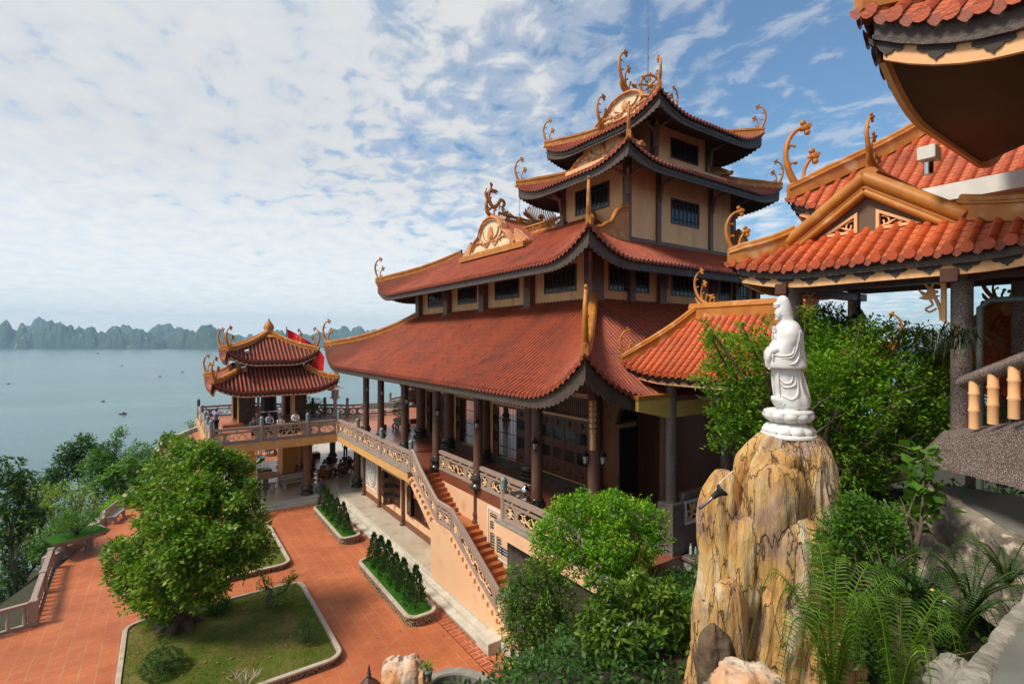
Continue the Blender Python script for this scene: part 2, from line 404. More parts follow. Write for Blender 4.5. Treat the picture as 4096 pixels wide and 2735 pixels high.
    def hips(s,corners=('x','y','Y','X'),w=.13,h=.34,t0=0.,t1=1.):
        """ridge beams on the hips. corner named by the side that starts there"""
        out=[]
        for k in corners:
            A,e,n,W,Ln,da,db=s.sides[k]
            # the hip from start corner of side k
            pts=[]
            for j in range(15):
                t=t0+(t1-t0)*j/14
                p=A+e*(t*da)+n*(W*t); p.z=s.z(t,0); pts.append(p)
            mb=MB(); dirn=(e*da+n*W).normalized(); sd=V((-dirn.y,dirn.x,0))
            vs=[];prof=[(-w,-.05),(-w,h*.55),(-w*1.25,h*.6),(-w*1.25,h*.68),(-w*.9,h*.74),(-w*.9,h*.9),(-w*.5,h),(w*.5,h),(w*.9,h*.9),(w*.9,h*.74),(w*1.25,h*.68),(w*1.25,h*.6),(w,h*.55),(w,-.05)]
            for j,p in enumerate(pts):
                f=lerp(.8,1,min(1,j/3))
                for a,b in prof: vs.append(p+sd*a*lerp(.6,1,min(1,j/3))+V((0,0,b*f)))
            m=len(prof)
            mb.add(vs,[(j*m+q,j*m+(q+1)%m,(j+1)*m+(q+1)%m,(j+1)*m+q) for j in range(14) for q in range(m)],s.ridge)
            mb.add(vs[:m],[tuple(range(m))],s.ridge)
            out.append((mb,pts[0],dirn))
        return out
# cloud-headed horn ornament, drawn in the vertical plane of the hip: r outward, z up
def head_(mb,c,ang,s,mt):
    """three-lobed cloud head, lying in the r-z plane"""
    M=Matrix.Rotation(ang,4,'Y')
    for dx,dz,rr in ((0,.0,.085),(.02,.1,.06),(.02,-.1,.06),(.085,.0,.05)):
        p=M@V((dx*s,0,dz*s)); mb.sph(V(c)+p,(rr*s,.045*s,rr*s),mt,8,5)
    mb.tube([V(c)+M@V((-.05*s,-.05*s,0)),V(c)+M@V((-.05*s,.05*s,0))],.045*s,mt,6)
def horn_mb(mt,full=True):
    mb=MB()
    c=crs([(-1.2,0,-.28),(-.85,0,-.22),(-.55,0,-.1),(-.25,0,.13),(-.05,0,.48),(.05,0,.85),(.02,0,1.18),(-.12,0,1.42),(-.3,0,1.53)],3)
    n=len(c); mb.tube(c,[lerp(.13,.035,(i/(n-1))**.7) for i in range(n)],mt,8,flat=1.15)
    head_(mb,(-.38,0,1.53),.4,1.15,mt)
    c=crs([(-.42,0,.02),(-.33,0,.3),(-.36,0,.62),(-.5,0,.86)],4); mb.tube(c,[.06,.055,.05,.05,.045]+[.04]*(len(c)-5),mt,6); head_(mb,(-.56,0,.88),.3,1.2,mt)
    c=crs([(.0,0,.62),(-.06,0,.72),(-.14,0,.75)],3); mb.tube(c,.028,mt,5); mb.sph((-.16,0,.74),.045,mt,6,4)
    c=crs([(.03,0,1.0),(-.05,0,1.12),(-.12,0,1.13)],3); mb.tube(c,.024,mt,5); mb.sph((-.13,0,1.12),.04,mt,6,4)
    c=crs([(-.42,0,.1),(-.38,0,.3),(-.45,0,.4)],3); mb.tube(c,.03,mt,5); mb.sph((-.47,0,.4),.05,mt,6,4)
    c=crs([(-.62,0,-.1),(-.6,0,.1),(-.66,0,.28)],3); mb.tube(c,.04,mt,5); mb.sph((-.67,0,.3),(.07,.05,.07),mt,6,4); mb.sph((-.64,0,.2),.05,mt,6,4)
    c=crs([(-.9,0,-.18),(-.84,0,.0),(-.9,0,.15)],3); mb.tube(c,.05,mt,5); head_(mb,(-.95,0,.2),1.1,1.3,mt)
    c=crs([(-1.1,0,-.2),(-1.04,0,-.08),(-1.1,0,-.02)],3); mb.tube(c,.03,mt,5); mb.sph((-1.1,0,-.01),.045,mt,6,4)
    # lower lip
    c=crs([(-.75,0,-.3),(-.4,0,-.22),(-.12,0,-.02),(.0,0,.22)],3); mb.tube(c,[.09]*6+[.07]*(len(c)-8)+[.05,.03],mt,6,flat=.9)
    return mb
HORN=None
def horn(parent,p,dirn,scale=1.,name='roof_ornament',mt=None):
    """dirn points inward along the hip"""
    global HORN
    if HORN is None: HORN={}
    mt=mt or M_ORANGE
    if mt not in HORN: HORN[mt]=horn_mb(mt)
    mb=MB(); h=HORN[mt]
    M=Matrix.Translation(p)@Matrix.Rotation(math.atan2(-dirn.y,-dirn.x),4,'Z')@Matrix.Scale(scale,4)
    mb.v=[tuple(M@V(q)) for q in h.v]; mb.f=h.f; mb.mi=h.mi; mb.sm=h.sm; mb.mats=h.mats
    return mb.build(name,parent)
# cloud-shaped pediment with lotus relief; frame: centre c, horizontal u, up z, thickness along w
def pediment(parent,c,u,w,W,H,name='pediment',face=True,trimmat=None,facemat=None):
    trimmat=trimmat or M_PEACH; facemat=facemat or M_CREAMP
    half=[(1.,0.),(.99,.1),(.93,.2),(.86,.3),(.74,.42),(.62,.5),(.56,.53),(.55,.58),(.5,.72),(.4,.87),(.27,.97),(.12,1.02),(0,1.03)]
    out=[(x*W,y*H) for x,y in half]+[(-x*W,y*H) for x,y in half[-2::-1]]
    inn=[(x*W*.86,.06*H+y*H*.8) for x,y in half]+[(-x*W*.86,.06*H+y*H*.8) for x,y in half[-2::-1]]
    mb=MB(); u=V(u);w=V(w); z=V((0,0,1)); c=V(c)
    mb.prism([out,inn],c-w*.16,u,z,w*.34,trimmat)
    mb.prism([inn],c-w*.06,u,z,w*.2,facemat)
    mid=[c-w*.19+u*((a[0]+b[0])/2)+z*((a[1]+b[1])/2) for a,b in zip(out,inn)]
    mb.tube(mid,.035*W/2,trimmat,5)
    for sx in (-1,1):
        mb.sph(c-w*.1+u*(sx*W*1.0)+z*.1*H,(.09,.09,.09),trimmat,8,6)
    p=mb.build(name,parent)
    if face:
        mb=MB(); b=c-w*.1+z*(.28*H)
        k=W/2.1
        for a,l in ((0,.62),(.22,.55),(-.22,.55),(.42,.44),(-.42,.44),(.62,.33),(-.62,.33)):   # lotus petals
            M=Matrix.Rotation(a,4,w); d=(M@z)
            pts=[b+d*(l*H*.75*q) for q in (0,.3,.6,.85,1)]
            mb.tube(pts,[.03*k,.075*k,.07*k,.035*k,.008],trimmat,5,flat=1.)
        for sx in (-1,1):
            for (x0,y0,x1,y1,x2,y2,x3,y3) in ((.05,.0,.35,-.12,.5,.2,.8,-.05),(.1,0,.25,.2,.3,.1,.36,.42),(.3,0,.42,.15,.45,.1,.5,.3),(.05,-.02,.2,-.25,.3,-.2,.22,-.02)):
                pts=bez(*[b+u*(sx*a*W)+z*(bb*H*.8) for a,bb in ((x0,y0),(x1,y1),(x2,y2),(x3,y3))],n=8)
                mb.tube(pts,[.035*k]*8+[.02*k],trimmat,5); mb.sph(pts[-1],.05*k,trimmat,6,4)
            for a,bb in ((.42,.0),(.6,.05),(.3,-.05)): mb.sph(b+u*(sx*a*W)+z*(bb*H),(.07*k,.07*k,.1*k),trimmat,6,4)
        mb.build('lotus_relief',p)
    return p
# ================================================================= main temple hall
T=thing('temple_hall',(13.7,14.3,0),'large four-tiered temple hall with red tiled roofs, upturned eaves and cream walls','temple')
def column(parent,x,y,z0,z1,r=.2,base=True,mt=None,name='column'):
    mb=MB(); mt=mt or M_BROWN
    if base:
        mb.lathe([(r*1.75,0),(r*1.85,.06),(r*1.6,.14),(r*1.25,.2),(r*1.2,.26),(r*1.65,.34),(r*1.6,.46),(r*1.2,.52),(r*1.3,.58),(r*1.05,.62)],M_GLAZE,(x,y,z0),16)
        mb.lathe([(r,.6),(r,z1-z0)],mt,(x,y,z0),16)
    else: mb.lathe([(r,0),(r,z1-z0)],mt,(x,y,z0),16)
    return mb.build(name,parent)
def window(parent,c,u,n,w,h,bars=5,torn=0.,name='window',cross=True,curtain=False):
    """flush window: frame, dark pane and bars. c centre, u horizontal, n outward"""
    c,u,n=V(c),V(u),V(n); z=V((0,0,1)); mb=MB(); hw,hh=w/2,h/2
    mb.prism([[(-hw,-hh),(hw,-hh),(hw,hh),(-hw,hh)],[(-hw+.06,-hh+.06),(-hw+.06,hh-.06),(hw-.06,hh-.06),(hw-.06,-hh+.06)]],c+n*.045,u,z,-n*.06,M_DARKB)
    f=mb.build(name,parent); mb=MB()
    mb.prism([[(-hw+.05,-hh+.05),(hw-.05,-hh+.05),(hw-.05,hh-.05),(-hw+.05,hh-.05)]],c+n*.008,u,z,-n*.02,M_GLASS)
    if curtain:
        pts=[(-hw+.08,-hh+.08)]; k=14
        top=[(hw-.08-(2*hw-.16)*i/k,-hh+.12+h*torn*(.4+.6*abs(sin(i*1.7)))*(.6+.4*RND.random())) for i in range(k+1)]
        mb.prism([[(-hw+.08,-hh+.08),(hw-.08,-hh+.08)]+top],c+n*.014,u,z,-n*.004,M_SHEET)
    mb.build('pane',f); mb=MB()
    for i in range(bars):
        x=-hw+w*(i+1)/(bars+1); p=c+u*x+n*.03
        mb.tube([p+z*(-hh+.05),p+z*(hh-.05)],.018,M_DARKB,4)
    if cross:
        for q in (-.3,.3): mb.tube([c+n*.03+z*(h*q)-u*(hw-.05),c+n*.03+z*(h*q)+u*(hw-.05)],.018,M_DARKB,4)
    mb.build('window_bars',f); return f
M_SHEET=mat('torn_grey_sheet',(.16,.18,.2),(.1,.11,.12),sc=4,rough=.6)
HALLZ=0.
# ---- tier roofs (eave rectangle, inner rectangle, heights)
def make_tier(name,rf,tiles=('xy','XY'),corners=('x','y','Y','X'),hs=1.,hw=.13,hh=.34,t1=1.,label=None,orn=('x','y','Y','X'),rname='hip_ridge'):
    o=rf.tiles(*tiles).build(name,T)
    if label: o['label']=label
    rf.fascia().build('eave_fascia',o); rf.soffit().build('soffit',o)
    for k,(mb,p,d) in zip(corners,rf.hips(corners,w=hw,h=hh,t1=t1)):
        mb.build(rname,o)
        if k in orn: horn(o,p+V((0,0,.06))-d*.0,d,hs)
    return o
R1=Roof((8.9,29.9),(9.6,35.5),4.56,(13.55,25.25),(14.15,30.45),7.8,1.3,3.,p=2.4,c=.22,sp=.22,rr=.056,band=True)
r1=make_tier('lowest_tier_roof',R1,hs=1.05)
R2=Roof((11.6,27.1),(12.36,32.9),9.12,(15.75,23.25),(16.6,28.6),11.75,1.0,2.5,p=2.2,c=.1,sp=.22,rr=.056,band=True)
r2=make_tier('second_tier_roof',R2,hs=.95)
R3=Roof((14.0,24.85),(12.8,20.0),13.1,(17.65,21.35),(15.9,16.9),14.75,.6,2.2,p=2.,c=.35,sp=.22,rr=.056,fasc=.55,band=True)
r3=make_tier('third_tier_roof',R3,hs=.8)
R4=Roof((15.7,23.15),(12.75,19.95),15.3,(18.,21.),(16.,16.8),16.6,.65,2.1,p=2.,c=.3,sp=.22,rr=.056,fasc=.55,band=True)
r4=make_tier('top_tier_roof',R4,hs=.8)
def gable(parent,x0,x1,y0,y1,zb,zt,axis,name,mt=M_TILE):
    """small tiled gable roof; ridge along axis"""
    mb=MB()
    if axis=='x':
        ym=(y0+y1)/2
        for ya in (y0,y1):
            mb.grid(lambda u,t:V((lerp(x0,x1,u),lerp(ya,ym,t),lerp(zb,zt,t)-.08*sin(PI*t))),int((x1-x0)/.5)+1,4,M_PAN,flip=ya==y1)
            nn=int((x1-x0)/.165)
            for i in range(nn+1):
                x=x0+(i+.5)*(x1-x0)/(nn+1)
                mb.tube([V((x,lerp(ya,ym,t),lerp(zb,zt,t)-.08*sin(PI*t)+.01)) for t in (0,.33,.66,1)],.055,mt,5,caps=False)
        mb.box(x0,x1,ym-.12,ym+.12,zt-.05,zt+.12,M_ORANGE)
    else:
        xm=(x0+x1)/2
        for xa in (x0,x1):
            mb.grid(lambda u,t:V((lerp(xa,xm,t),lerp(y0,y1,u),lerp(zb,zt,t)-.08*sin(PI*t))),int((y1-y0)/.5)+1,4,M_PAN,flip=xa==x0)
            nn=int((y1-y0)/.165)
            for i in range(nn+1):
                y=y0+(i+.5)*(y1-y0)/(nn+1)
                mb.tube([V((lerp(xa,xm,t),y,lerp(zb,zt,t)-.08*sin(PI*t)+.01)) for t in (0,.33,.66,1)],.055,mt,5,caps=False)
        mb.box(xm-.12,xm+.12,y0,y1,zt-.05,zt+.12,M_ORANGE)
    return mb.build(name,parent)
# ---- flat closing deck of tier 2 and cross gable with lotus pediment
mb=MB(); mb.box(15.7,23.3,16.5,28.7,11.5,11.72,M_PAN); mb.build('roof_deck',r2)
g=gable(r2,14.25,19.4,19.3,25.3,10.95,12.55,'x','cross_gable')
P2=pediment(r2,(14.1,22.35,10.9),(0,1,0),(1,0,0),2.15,1.8)
mb=MB()
for sx in (-1,1):   # low wings at the foot of the pediment
    mb.prism([[(2.1*sx,-.1),(3.1*sx,-.15),(3.05*sx,.1),(2.15*sx,.75)]],(14.05,22.35,10.95),(0,1,0),(0,0,1),(.3,0,0),M_PEACH)
mb.box(13.85,14.35,19.2,25.5,10.65,10.92,M_ORANGE)
mb.build('pediment_base',r2)
# open-work ridge from the tower and across the gable
def openridge(parent,p0,p1,h=.42,sag=0.,name='openwork_ridge'):
    p0,p1=V(p0),V(p1); L=(p1-p0).length; d=(p1-p0)/L; z=V((0,0,1)); mb=MB(); sd=V((-d.y,d.x,0)).normalized()
    n=max(4,int(L/.6)*2)
    def q(t,hh): return p0+(p1-p0)*t+z*(hh-sag*4*t*(1-t))
    for hh,r in ((0,.09),(.1,.05),(h,.07)): mb.tube([q(i/n,hh) for i in range(n+1)],r,M_ORANGE,6)
    k=int(L/.55)
    for i in range(k+1):
        t=i/k; mb.tube([q(t,0),q(t,h)],.05,M_ORANGE,5)
        if i<k:
            for j in range(3):
                a=t+(j+.5)/3/k; c0=q(a,h*.55)
                pts=[c0+d*(cos(w)*.07)+z*(sin(w)*.1) for w in [PI*2*x/7 for x in range(6)]]
                mb.tube(pts,.024,M_ORANGE,4)
    return mb.build(name,parent)
openridge(r2,(15.65,18.5,11.72),(15.65,21.9,11.72))
openridge(r2,(14.5,22.3,12.62),(15.8,22.3,12.5),h=.36,sag=.05)
openridge(r2,(15.95,22.3,12.5),(17.1,22.3,12.45),h=.36,sag=.05)
mb=MB(); mb.bevbox(15.7,16.0,22.15,22.45,12.2,12.85,M_ORANGE); mb.lathe([(.09,0),(.1,.05),(.05,.1),(.06,.14),(.015,.25),(.012,1.6)],M_METAL,(15.85,22.3,12.85),8); mb.build('ridge_post',r2)
# dragon finial on the pediment peak: body rears up, head turned out
def dragon(parent,c,u,s=1.,name='dragon_finial'):
    c=V(c);u=V(u);z=V((0,0,1)); sd=V((-u.y,u.x,0)); mb=MB(); q=lambda a,b,d=0:c+u*a*s+z*b*s+sd*d*s; m=M_ORANGE
    pts=crs([q(1.6,.12),q(1.25,.3),q(.95,.22),q(.7,.5),q(.85,.85),q(.6,1.0),q(.4,.72),q(.12,.5),q(-.12,.75),q(-.22,1.1),q(-.12,1.38),q(.08,1.4)],4); n=len(pts)
    mb.tube(pts,[lerp(.04,.11,sstep(i/n*1.6))*s for i in range(n)],m,7)
    for i in range(4,n-2,2): mb.prism([[(-.05,0),(.05,0),(0,.16)]],pts[i],(pts[i+1]-pts[i]).normalized(),(z+(-u)*.3).normalized()*s,sd*.03,m)
    mb.sph(q(.12,1.42),(.17*s,.1*s,.12*s),m,8,6); mb.tube([q(.16,1.42),q(.3,1.45),q(.4,1.4)],[.09*s,.07*s,.03*s],m,6); mb.tube([q(.15,1.35),q(.28,1.3),q(.36,1.32)],[.05*s,.04*s,.02*s],m,5)
    for a in (.5,.9,1.3): mb.tube(crs([q(.05,1.5),q(-.1,1.5+.15*a),q(.05*a,1.62+.1*a),q(-.12,1.72+.1*a)],3),.028*s,m,4)
    for a,b in ((.0,.55),(.55,.62),(.9,.4),(-.2,.95)):
        for k in range(3): mb.tube(crs([q(a,b),q(a-.12,b+.1-.1*k),q(a-.2,b+.02-.1*k),q(a-.12,b-.08-.08*k)],3),[.04*s]*4+[.03*s]*3,m,4) if 0 else mb.tube(crs([q(a,b),q(a+.12*cos(k*2),b+.14*sin(k*2)),q(a+.2*cos(k*2+.6),b+.2*sin(k*2+.6))],3),.035*s,m,4)
    for (a0,b0) in ((-.35,.2),(-.3,.5),(-.15,.05),(.2,.05),(1.0,.05)):
        mb.tube(crs([q(a0+.2,b0-.1),q(a0,b0),q(a0-.05,b0+.25),q(a0+.1,b0+.35)],3),.05*s,m,5)
    mb.tube(crs([q(.6,-.02),q(.1,.0),q(-.25,.15),q(-.38,.5),q(-.3,.9),q(-.4,1.25),q(-.33,1.5)],3),[.12*s]*8+[.09*s]*8+[.04*s]*3,m,6,flat=.7)
    return mb.build(name,parent)
dragon(r2,(14.1,22.35,12.72),(1,0,0),.95)
# lotus crest over the middle of the ridge
mb=MB()
for i in range(26):
    a=PI*i/25; x=1.15*cos(a); h=.28+.55*sin(a)
    mb.tube(crs([V((17.3+x*.6,22.3,12.85)),V((17.3+x*.9,22.3,12.9+h*.5)),V((17.3+x,22.3,12.8+h)),V((17.3+x+.08*sin(i*2),22.3,12.9+h))],3),.035,M_ORANGE,4)
for a in (-1,-.6,-.3,0,.3,.6,1): mb.tube([V((17.3,22.28,13.)),V((17.3+.28*sin(a),22.2,13.0+.28*cos(a)))],[.1,.02],M_ORANGE,6)
mb.box(16.5,18.2,22.2,22.4,12.45,12.9,M_ORANGE); mb.build('lotus_crest',r2)
# right-hand (near) pediment of tier 2, split by the tower
for sx in (1,-1):
    X_=lambda x: 19.5+sx*(x-19.5)
    tp=[(13.62,10.5),(13.75,10.62),(14.05,10.66),(14.35,10.85),(14.6,10.95),(14.72,11.12),(14.9,11.42),(15.2,11.62),(15.58,11.7)]
    mb=MB(); mb.prism([[(X_(x),z) for x,z in tp]+[(X_(15.58),10.1),(X_(13.7),10.1)]],(0,14.2,0),(1,0,0),(0,0,1),(0,.22,0),M_ORANGE)
    mb.tube([V((X_(x),14.24,z)) for x,z in tp],.09,M_ORANGE,6); mb.tube([V((X_(x)+sx*.02,14.17,z-.14)) for x,z in tp],.035,M_ORANGE,5); mb.build('side_pediment',r2)
# ---- tier 3: pediments
pediment(r3,(16.35,16.4,14.32),(0,1,0),(1,0,0),2.25,1.15)
pediment(r3,(22.65,16.4,14.32),(0,1,0),(-1,0,0),2.25,1.15,face=False)
horn(r3,V((15.95,16.4,15.75)),V((1,0,0)),.95)
# ---- tier 4: closing gables, pediments, wheel
gable(r4,17.9,20.9,15.2,17.6,16.4,17.6,'x','cap_gable')
pediment(r4,(17.75,16.4,16.6),(0,1,0),(1,0,0),2.1,1.15)
horn(r4,V((17.35,16.4,18.05)),V((1,0,0)),1.05); horn(r4,V((21.5,16.4,17.9)),V((-1,0,0)),.75)
mb=MB(); c=V((19.5,16.45,18.68)); rr=.5
U=V((.62,-.78,0)).normalized(); U=V((0,1,0))*.0+V((.9,-.44,0)).normalized()
mb.tube([c+U*(cos(w)*rr)+V((0,0,sin(w)*rr)) for w in [2*PI*i/24 for i in range(25)]],.06,M_ORANGE,6,caps=False)
for i in range(8):
    w=PI*i/4; d=U*cos(w)+V((0,0,sin(w))); mb.tube([c,c+d*rr],[.045,.04],M_ORANGE,6); mb.sph(c+d*.27,.065,M_ORANGE,6,4); mb.sph(c+d*(rr+.06),.07,M_ORANGE,6,4)
mb.sph(c,(.12,.12,.12),mat('yellow_hub',(.6,.42,.03),rough=.5),8,6)
for sx in (-1,1):
    for k in range(4):
        mb.tube(crs([c+U*(sx*.2)-V((0,0,.6)),c+U*(sx*(.4+.15*k))-V((0,0,.5)),c+U*(sx*(.55+.2*k))-V((0,0,.35-.02*k)),c+U*(sx*(.45+.2*k))-V((0,0,.15+.09*k))],3),.035,M_ORANGE,5); mb.sph(c+U*(sx*(.45+.2*k))-V((0,0,.15+.09*k)),.06,M_ORANGE,6,4)
mb.build('dharma_wheel',r4)
mb=MB(); mb.tube([V((19.55,16.62,17.7)),V((19.53,16.62,20.2)),V((19.5,16.62,26))],[.035,.03,.012],M_METAL,6)
for z in (18.6,19.3,20.1,21): mb.tube([V((19.545,16.62,z)),V((19.545,16.62,z+.04))],.05,M_METAL,6)
mb.build('lightning_rod',T)
# ---- walls
def wallbox(name,x0,x1,y0,y1,z0,z1,mt,t=.2,parent=T,holes=None):
    mb=MB(); mb.box(x0,x1,y0,y0+t,z0,z1,mt); mb.box(x0,x1,y1-t,y1,z0,z1,mt); mb.box(x0,x0+t,y0+t,y1-t,z0,z1,mt); mb.box(x1-t,x1,y0+t,y1-t,z0,z1,mt)
    return mb.build(name,parent)
w2=wallbox('second_storey_wall',13.7,25.1,14.3,30.3,7.4,10.2,M_CREAM)
w3=wallbox('tower_wall',15.72,23.3,14.45,18.5,10.0,14.2,M_CREAM)
w4=wallbox('top_tower_wall',17.62,21.4,14.62,18.4,13.9,16.4,M_CREAM)
# pillars and trims
def pillars(par,pts,z0,z1,s,mt=M_BROWN,brk=True,outs=None):
    for (x,y) in pts:
        mb=MB(); mb.bevbox(x-s,x+s,y-s,y+s,z0,z1,mt,.015); p=mb.build('pillar',par)
mb=MB(); 
for (x0,x1,y0,y1) in ((13.62,13.7,14.3,30.3),(13.7,25.1,14.22,14.3)): mb.box(x0,x1,y0,y1,7.55,7.86,M_BROWN)
mb.build('wall_skirt',w2)
for y in (14.3,18.3,22.3,26.3,30.3): 
    mb=MB(); mb.bevbox(13.4,13.86,y-.24,y+.24,7.3,10.0,M_BROWN,.015); mb.bevbox(13.3,13.7,y-.36,y+.36,7.2,7.72,M_BROWN,.04) if y>15 else 0; mb.build('pillar',w2)
for x in (15.72,17.6,21.3,23.2,25.05): 
    mb=MB(); s=.14 if x in (15.72,23.2) else .2; mb.bevbox(x-s,x+s,14.1,14.5,7.3,10.0,M_BROWN,.015); mb.build('pillar',w2)
mb=MB(); mb.bevbox(13.42,14.0,14.04,14.5,7.3,10.,M_BROWN,.015); mb.build('pillar',w2)
for y in (16.33,20.33,24.25,28.2): window(w2,(13.7,y,8.78),(0,1,0),(-1,0,0),2.08,1.1,6,torn=.14 if y<24 else (.25 if y<26 else .6),curtain=True)
for x in (15.02,16.36): window(w2,(x,14.3,8.78),(1,0,0),(0,-1,0),1.05,1.15,3)
window(w2,(19.4,14.3,8.78),(1,0,0),(0,-1,0),2.05,1.15,6)
for x in (22.4,24.0): window(w2,(x,14.3,8.78),(1,0,0),(0,-1,0),.95,1.15,3)
mb=MB(); mb.box(15.64,15.72,14.45,18.5,10.0,10.5,M_BROWN); mb.box(15.64,23.3,14.36,14.45,10.1,10.52,M_BROWN)
# sloping skirt where the tower stands on the roof
mb.prism([[(14.4,10.2),(14.4,10.6),(18.6,11.85),(18.6,11.3)]],(15.62,0,0),(0,1,0),(0,0,1),(.11,0,0),M_BROWN); mb.build('wall_skirt',w3)
for (x,y) in ((15.72,14.45),(15.72,18.45),(17.62,14.45),(21.4,14.45),(23.26,14.45)):
    mb=MB(); s=.13 if x not in (17.62,21.4) else .12; mb.bevbox(x-s,x+s,y-s,y+s,10.2,14.0,M_BROWN,.015)
    if y>15: mb.bevbox(x-s-.12,x+s,y-s-.12,y+s+.12,11.2,11.9,M_BROWN,.04)
    mb.build('pillar',w3)
window(w3,(15.72,16.53,12.53),(0,1,0),(-1,0,0),2.16,1.12,7,torn=.22,curtain=True)
window(w3,(19.53,14.45,12.0),(1,0,0),(0,-1,0),2.03,1.14,6)
for (x,y) in ((17.62,14.62),(17.62,18.35),(21.4,14.62)):
    mb=MB(); mb.bevbox(x-.13,x+.13,y-.13,y+.13,14.0,16.3,M_BROWN,.015); mb.build('pillar',w4)
window(w4,(19.7,14.62,14.9),(1,0,0),(0,-1,0),2.0,.92,1,cross=False)
mb=MB(); mb.box(17.5,21.5,14.5,14.62,16.0,16.3,M_BROWN); mb.box(17.5,17.62,14.5,18.4,16.0,16.3,M_BROWN); mb.build('wall_skirt',w4)
# carved brackets under the eaves
def bracket(par,x,y,z,d,s=1.,mt=None):
    mt=mt or M_BRK; mb=MB(); d=V(d).normalized()
    for i in range(5): mb.bevbox(-.07,.07,-.05,.05,-.2,0,mt,.03,M=Matrix.Translation(V((x,y,z-.17*i*s))+d*(.1-.01*i))@Matrix.Scale(s*(1-.06*i),4))
    pts=[V((x,y,z))+d*(a*s)+V((0,0,b*s)) for a,b in ((.1,-.05),(.3,.02),(.55,.12),(.8,.16))]
    mb.tube(pts,[.09*s,.08*s,.07*s,.05*s],mt,5); mb.build('carved_bracket',par)
M_BRK=mat('pale_brown_carving',(.3,.19,.14),(.22,.14,.1),sc=12,rough=.7,bmp=.5,bsc=30)
for (w,x,y,z) in ((w3,15.6,14.3,12.95),(w4,17.5,14.45,15.35)):
    for d in ((-1,-1,0),(-1,0,0),(0,-1,0)): bracket(w,x,y,z,d,.9)
for (w,x,y,z) in ((w3,15.6,18.45,12.95),): 
    for d in ((-1,1,0),(-1,0,0)): bracket(w,x,y,z,d,.9)
for (w,x,y,z) in ((w3,17.62,14.32,13.0),(w3,21.4,14.32,13.0),(w3,23.3,14.3,13.0),(w4,21.4,14.45,15.3)): bracket(w,x,y,z,(.5,-1,0),.9)
for y in (18.3,22.3,26.3): bracket(w2,13.38,y,9.3,(-1,.1,0),.9)
for x in (17.7,21.4): bracket(w2,x,14.05,9.2,(.3,-1,0),.9)
bracket(w2,13.35,14.1,9.3,(-1,-1,0),1.)
# ---- ground storey: inner hall wall on X=13.7
w1=[]
mb=MB()
X=13.9
Y0,Y1=14.4,30.2
top=5.6
bays=[(14.75,17.95),(18.95,21.85),(22.8,25.85),(26.8,29.8)]
def rect(a,b,c,d): return [(a,c),(b,c),(b,d),(a,d)]
holes=[]
for a,b in bays: holes.append(rect(a,b,.42,2.95)[::-1]); holes.append(rect(a,b,3.12,3.85)[::-1])
mb.prism([rect(Y0,Y1,0,top)]+holes,(X,0,0),(0,1,0),(0,0,1),(.2,0,0),M_CREAM)
mb.box(13.9,25.1,30.2,30.4,0,5.6,M_CREAM) if 0 else 0
# near end wall (Y=14.4) with arch door, far wall with opening, right wall
mb.box(14.1,25.1,14.2,14.4,0,5.6,M_CREAM)
mb.box(24.9,25.1,14.4,30.2,0,5.6,M_CREAM)
mb.box(13.9,17.,30.2,30.4,0,5.6,M_CREAM); mb.box(23.,25.1,30.2,30.4,0,5.6,M_CREAM); mb.box(17.,23.,30.2,30.4,4,5.6,M_CREAM)
hw=mb.build('hall_wall',T)
mb=MB(); mb.box(13.8,13.9,14.2,30.3,0,.4,M_MARB); mb.build('marble_dado',hw)
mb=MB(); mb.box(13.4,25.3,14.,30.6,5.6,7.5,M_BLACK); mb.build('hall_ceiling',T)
FRAME=M_CREAM
def door_leaf(par,p,u,w,h,name='door_leaf'):
    """panelled leaf: p bottom corner, u along width"""
    p,u=V(p),V(u); n=V((u.y,-u.x,0)); z=V((0,0,1)); mb=MB(); t=.05
    zs=[(0,.26),(.28,.5),(.52,.6),(.62,.84),(.86,1.)]
    mb.prism([rect(0,w,0,h)]+[rect(.07,w-.07,a*h+.03,b*h-.03)[::-1] for a,b in zs],p,u,z,n*t,M_DARKB)
    for i,(a,b) in enumerate(zs):
        q=M_GLASS if i in (1,3) else M_DARKB
        mb.prism([rect(.06,w-.06,a*h+.02,b*h-.02)],p+n*.015,u,z,n*.02,q)
        if q is M_DARKB and h*(b-a)>.3: mb.sph(p+u*(w/2)+z*((a+b)/2*h)+n*.02,(.1,.1,.16) if 0 else (.09,.09,.13),M_DARKB,8,5)
    return mb.build(name,par)
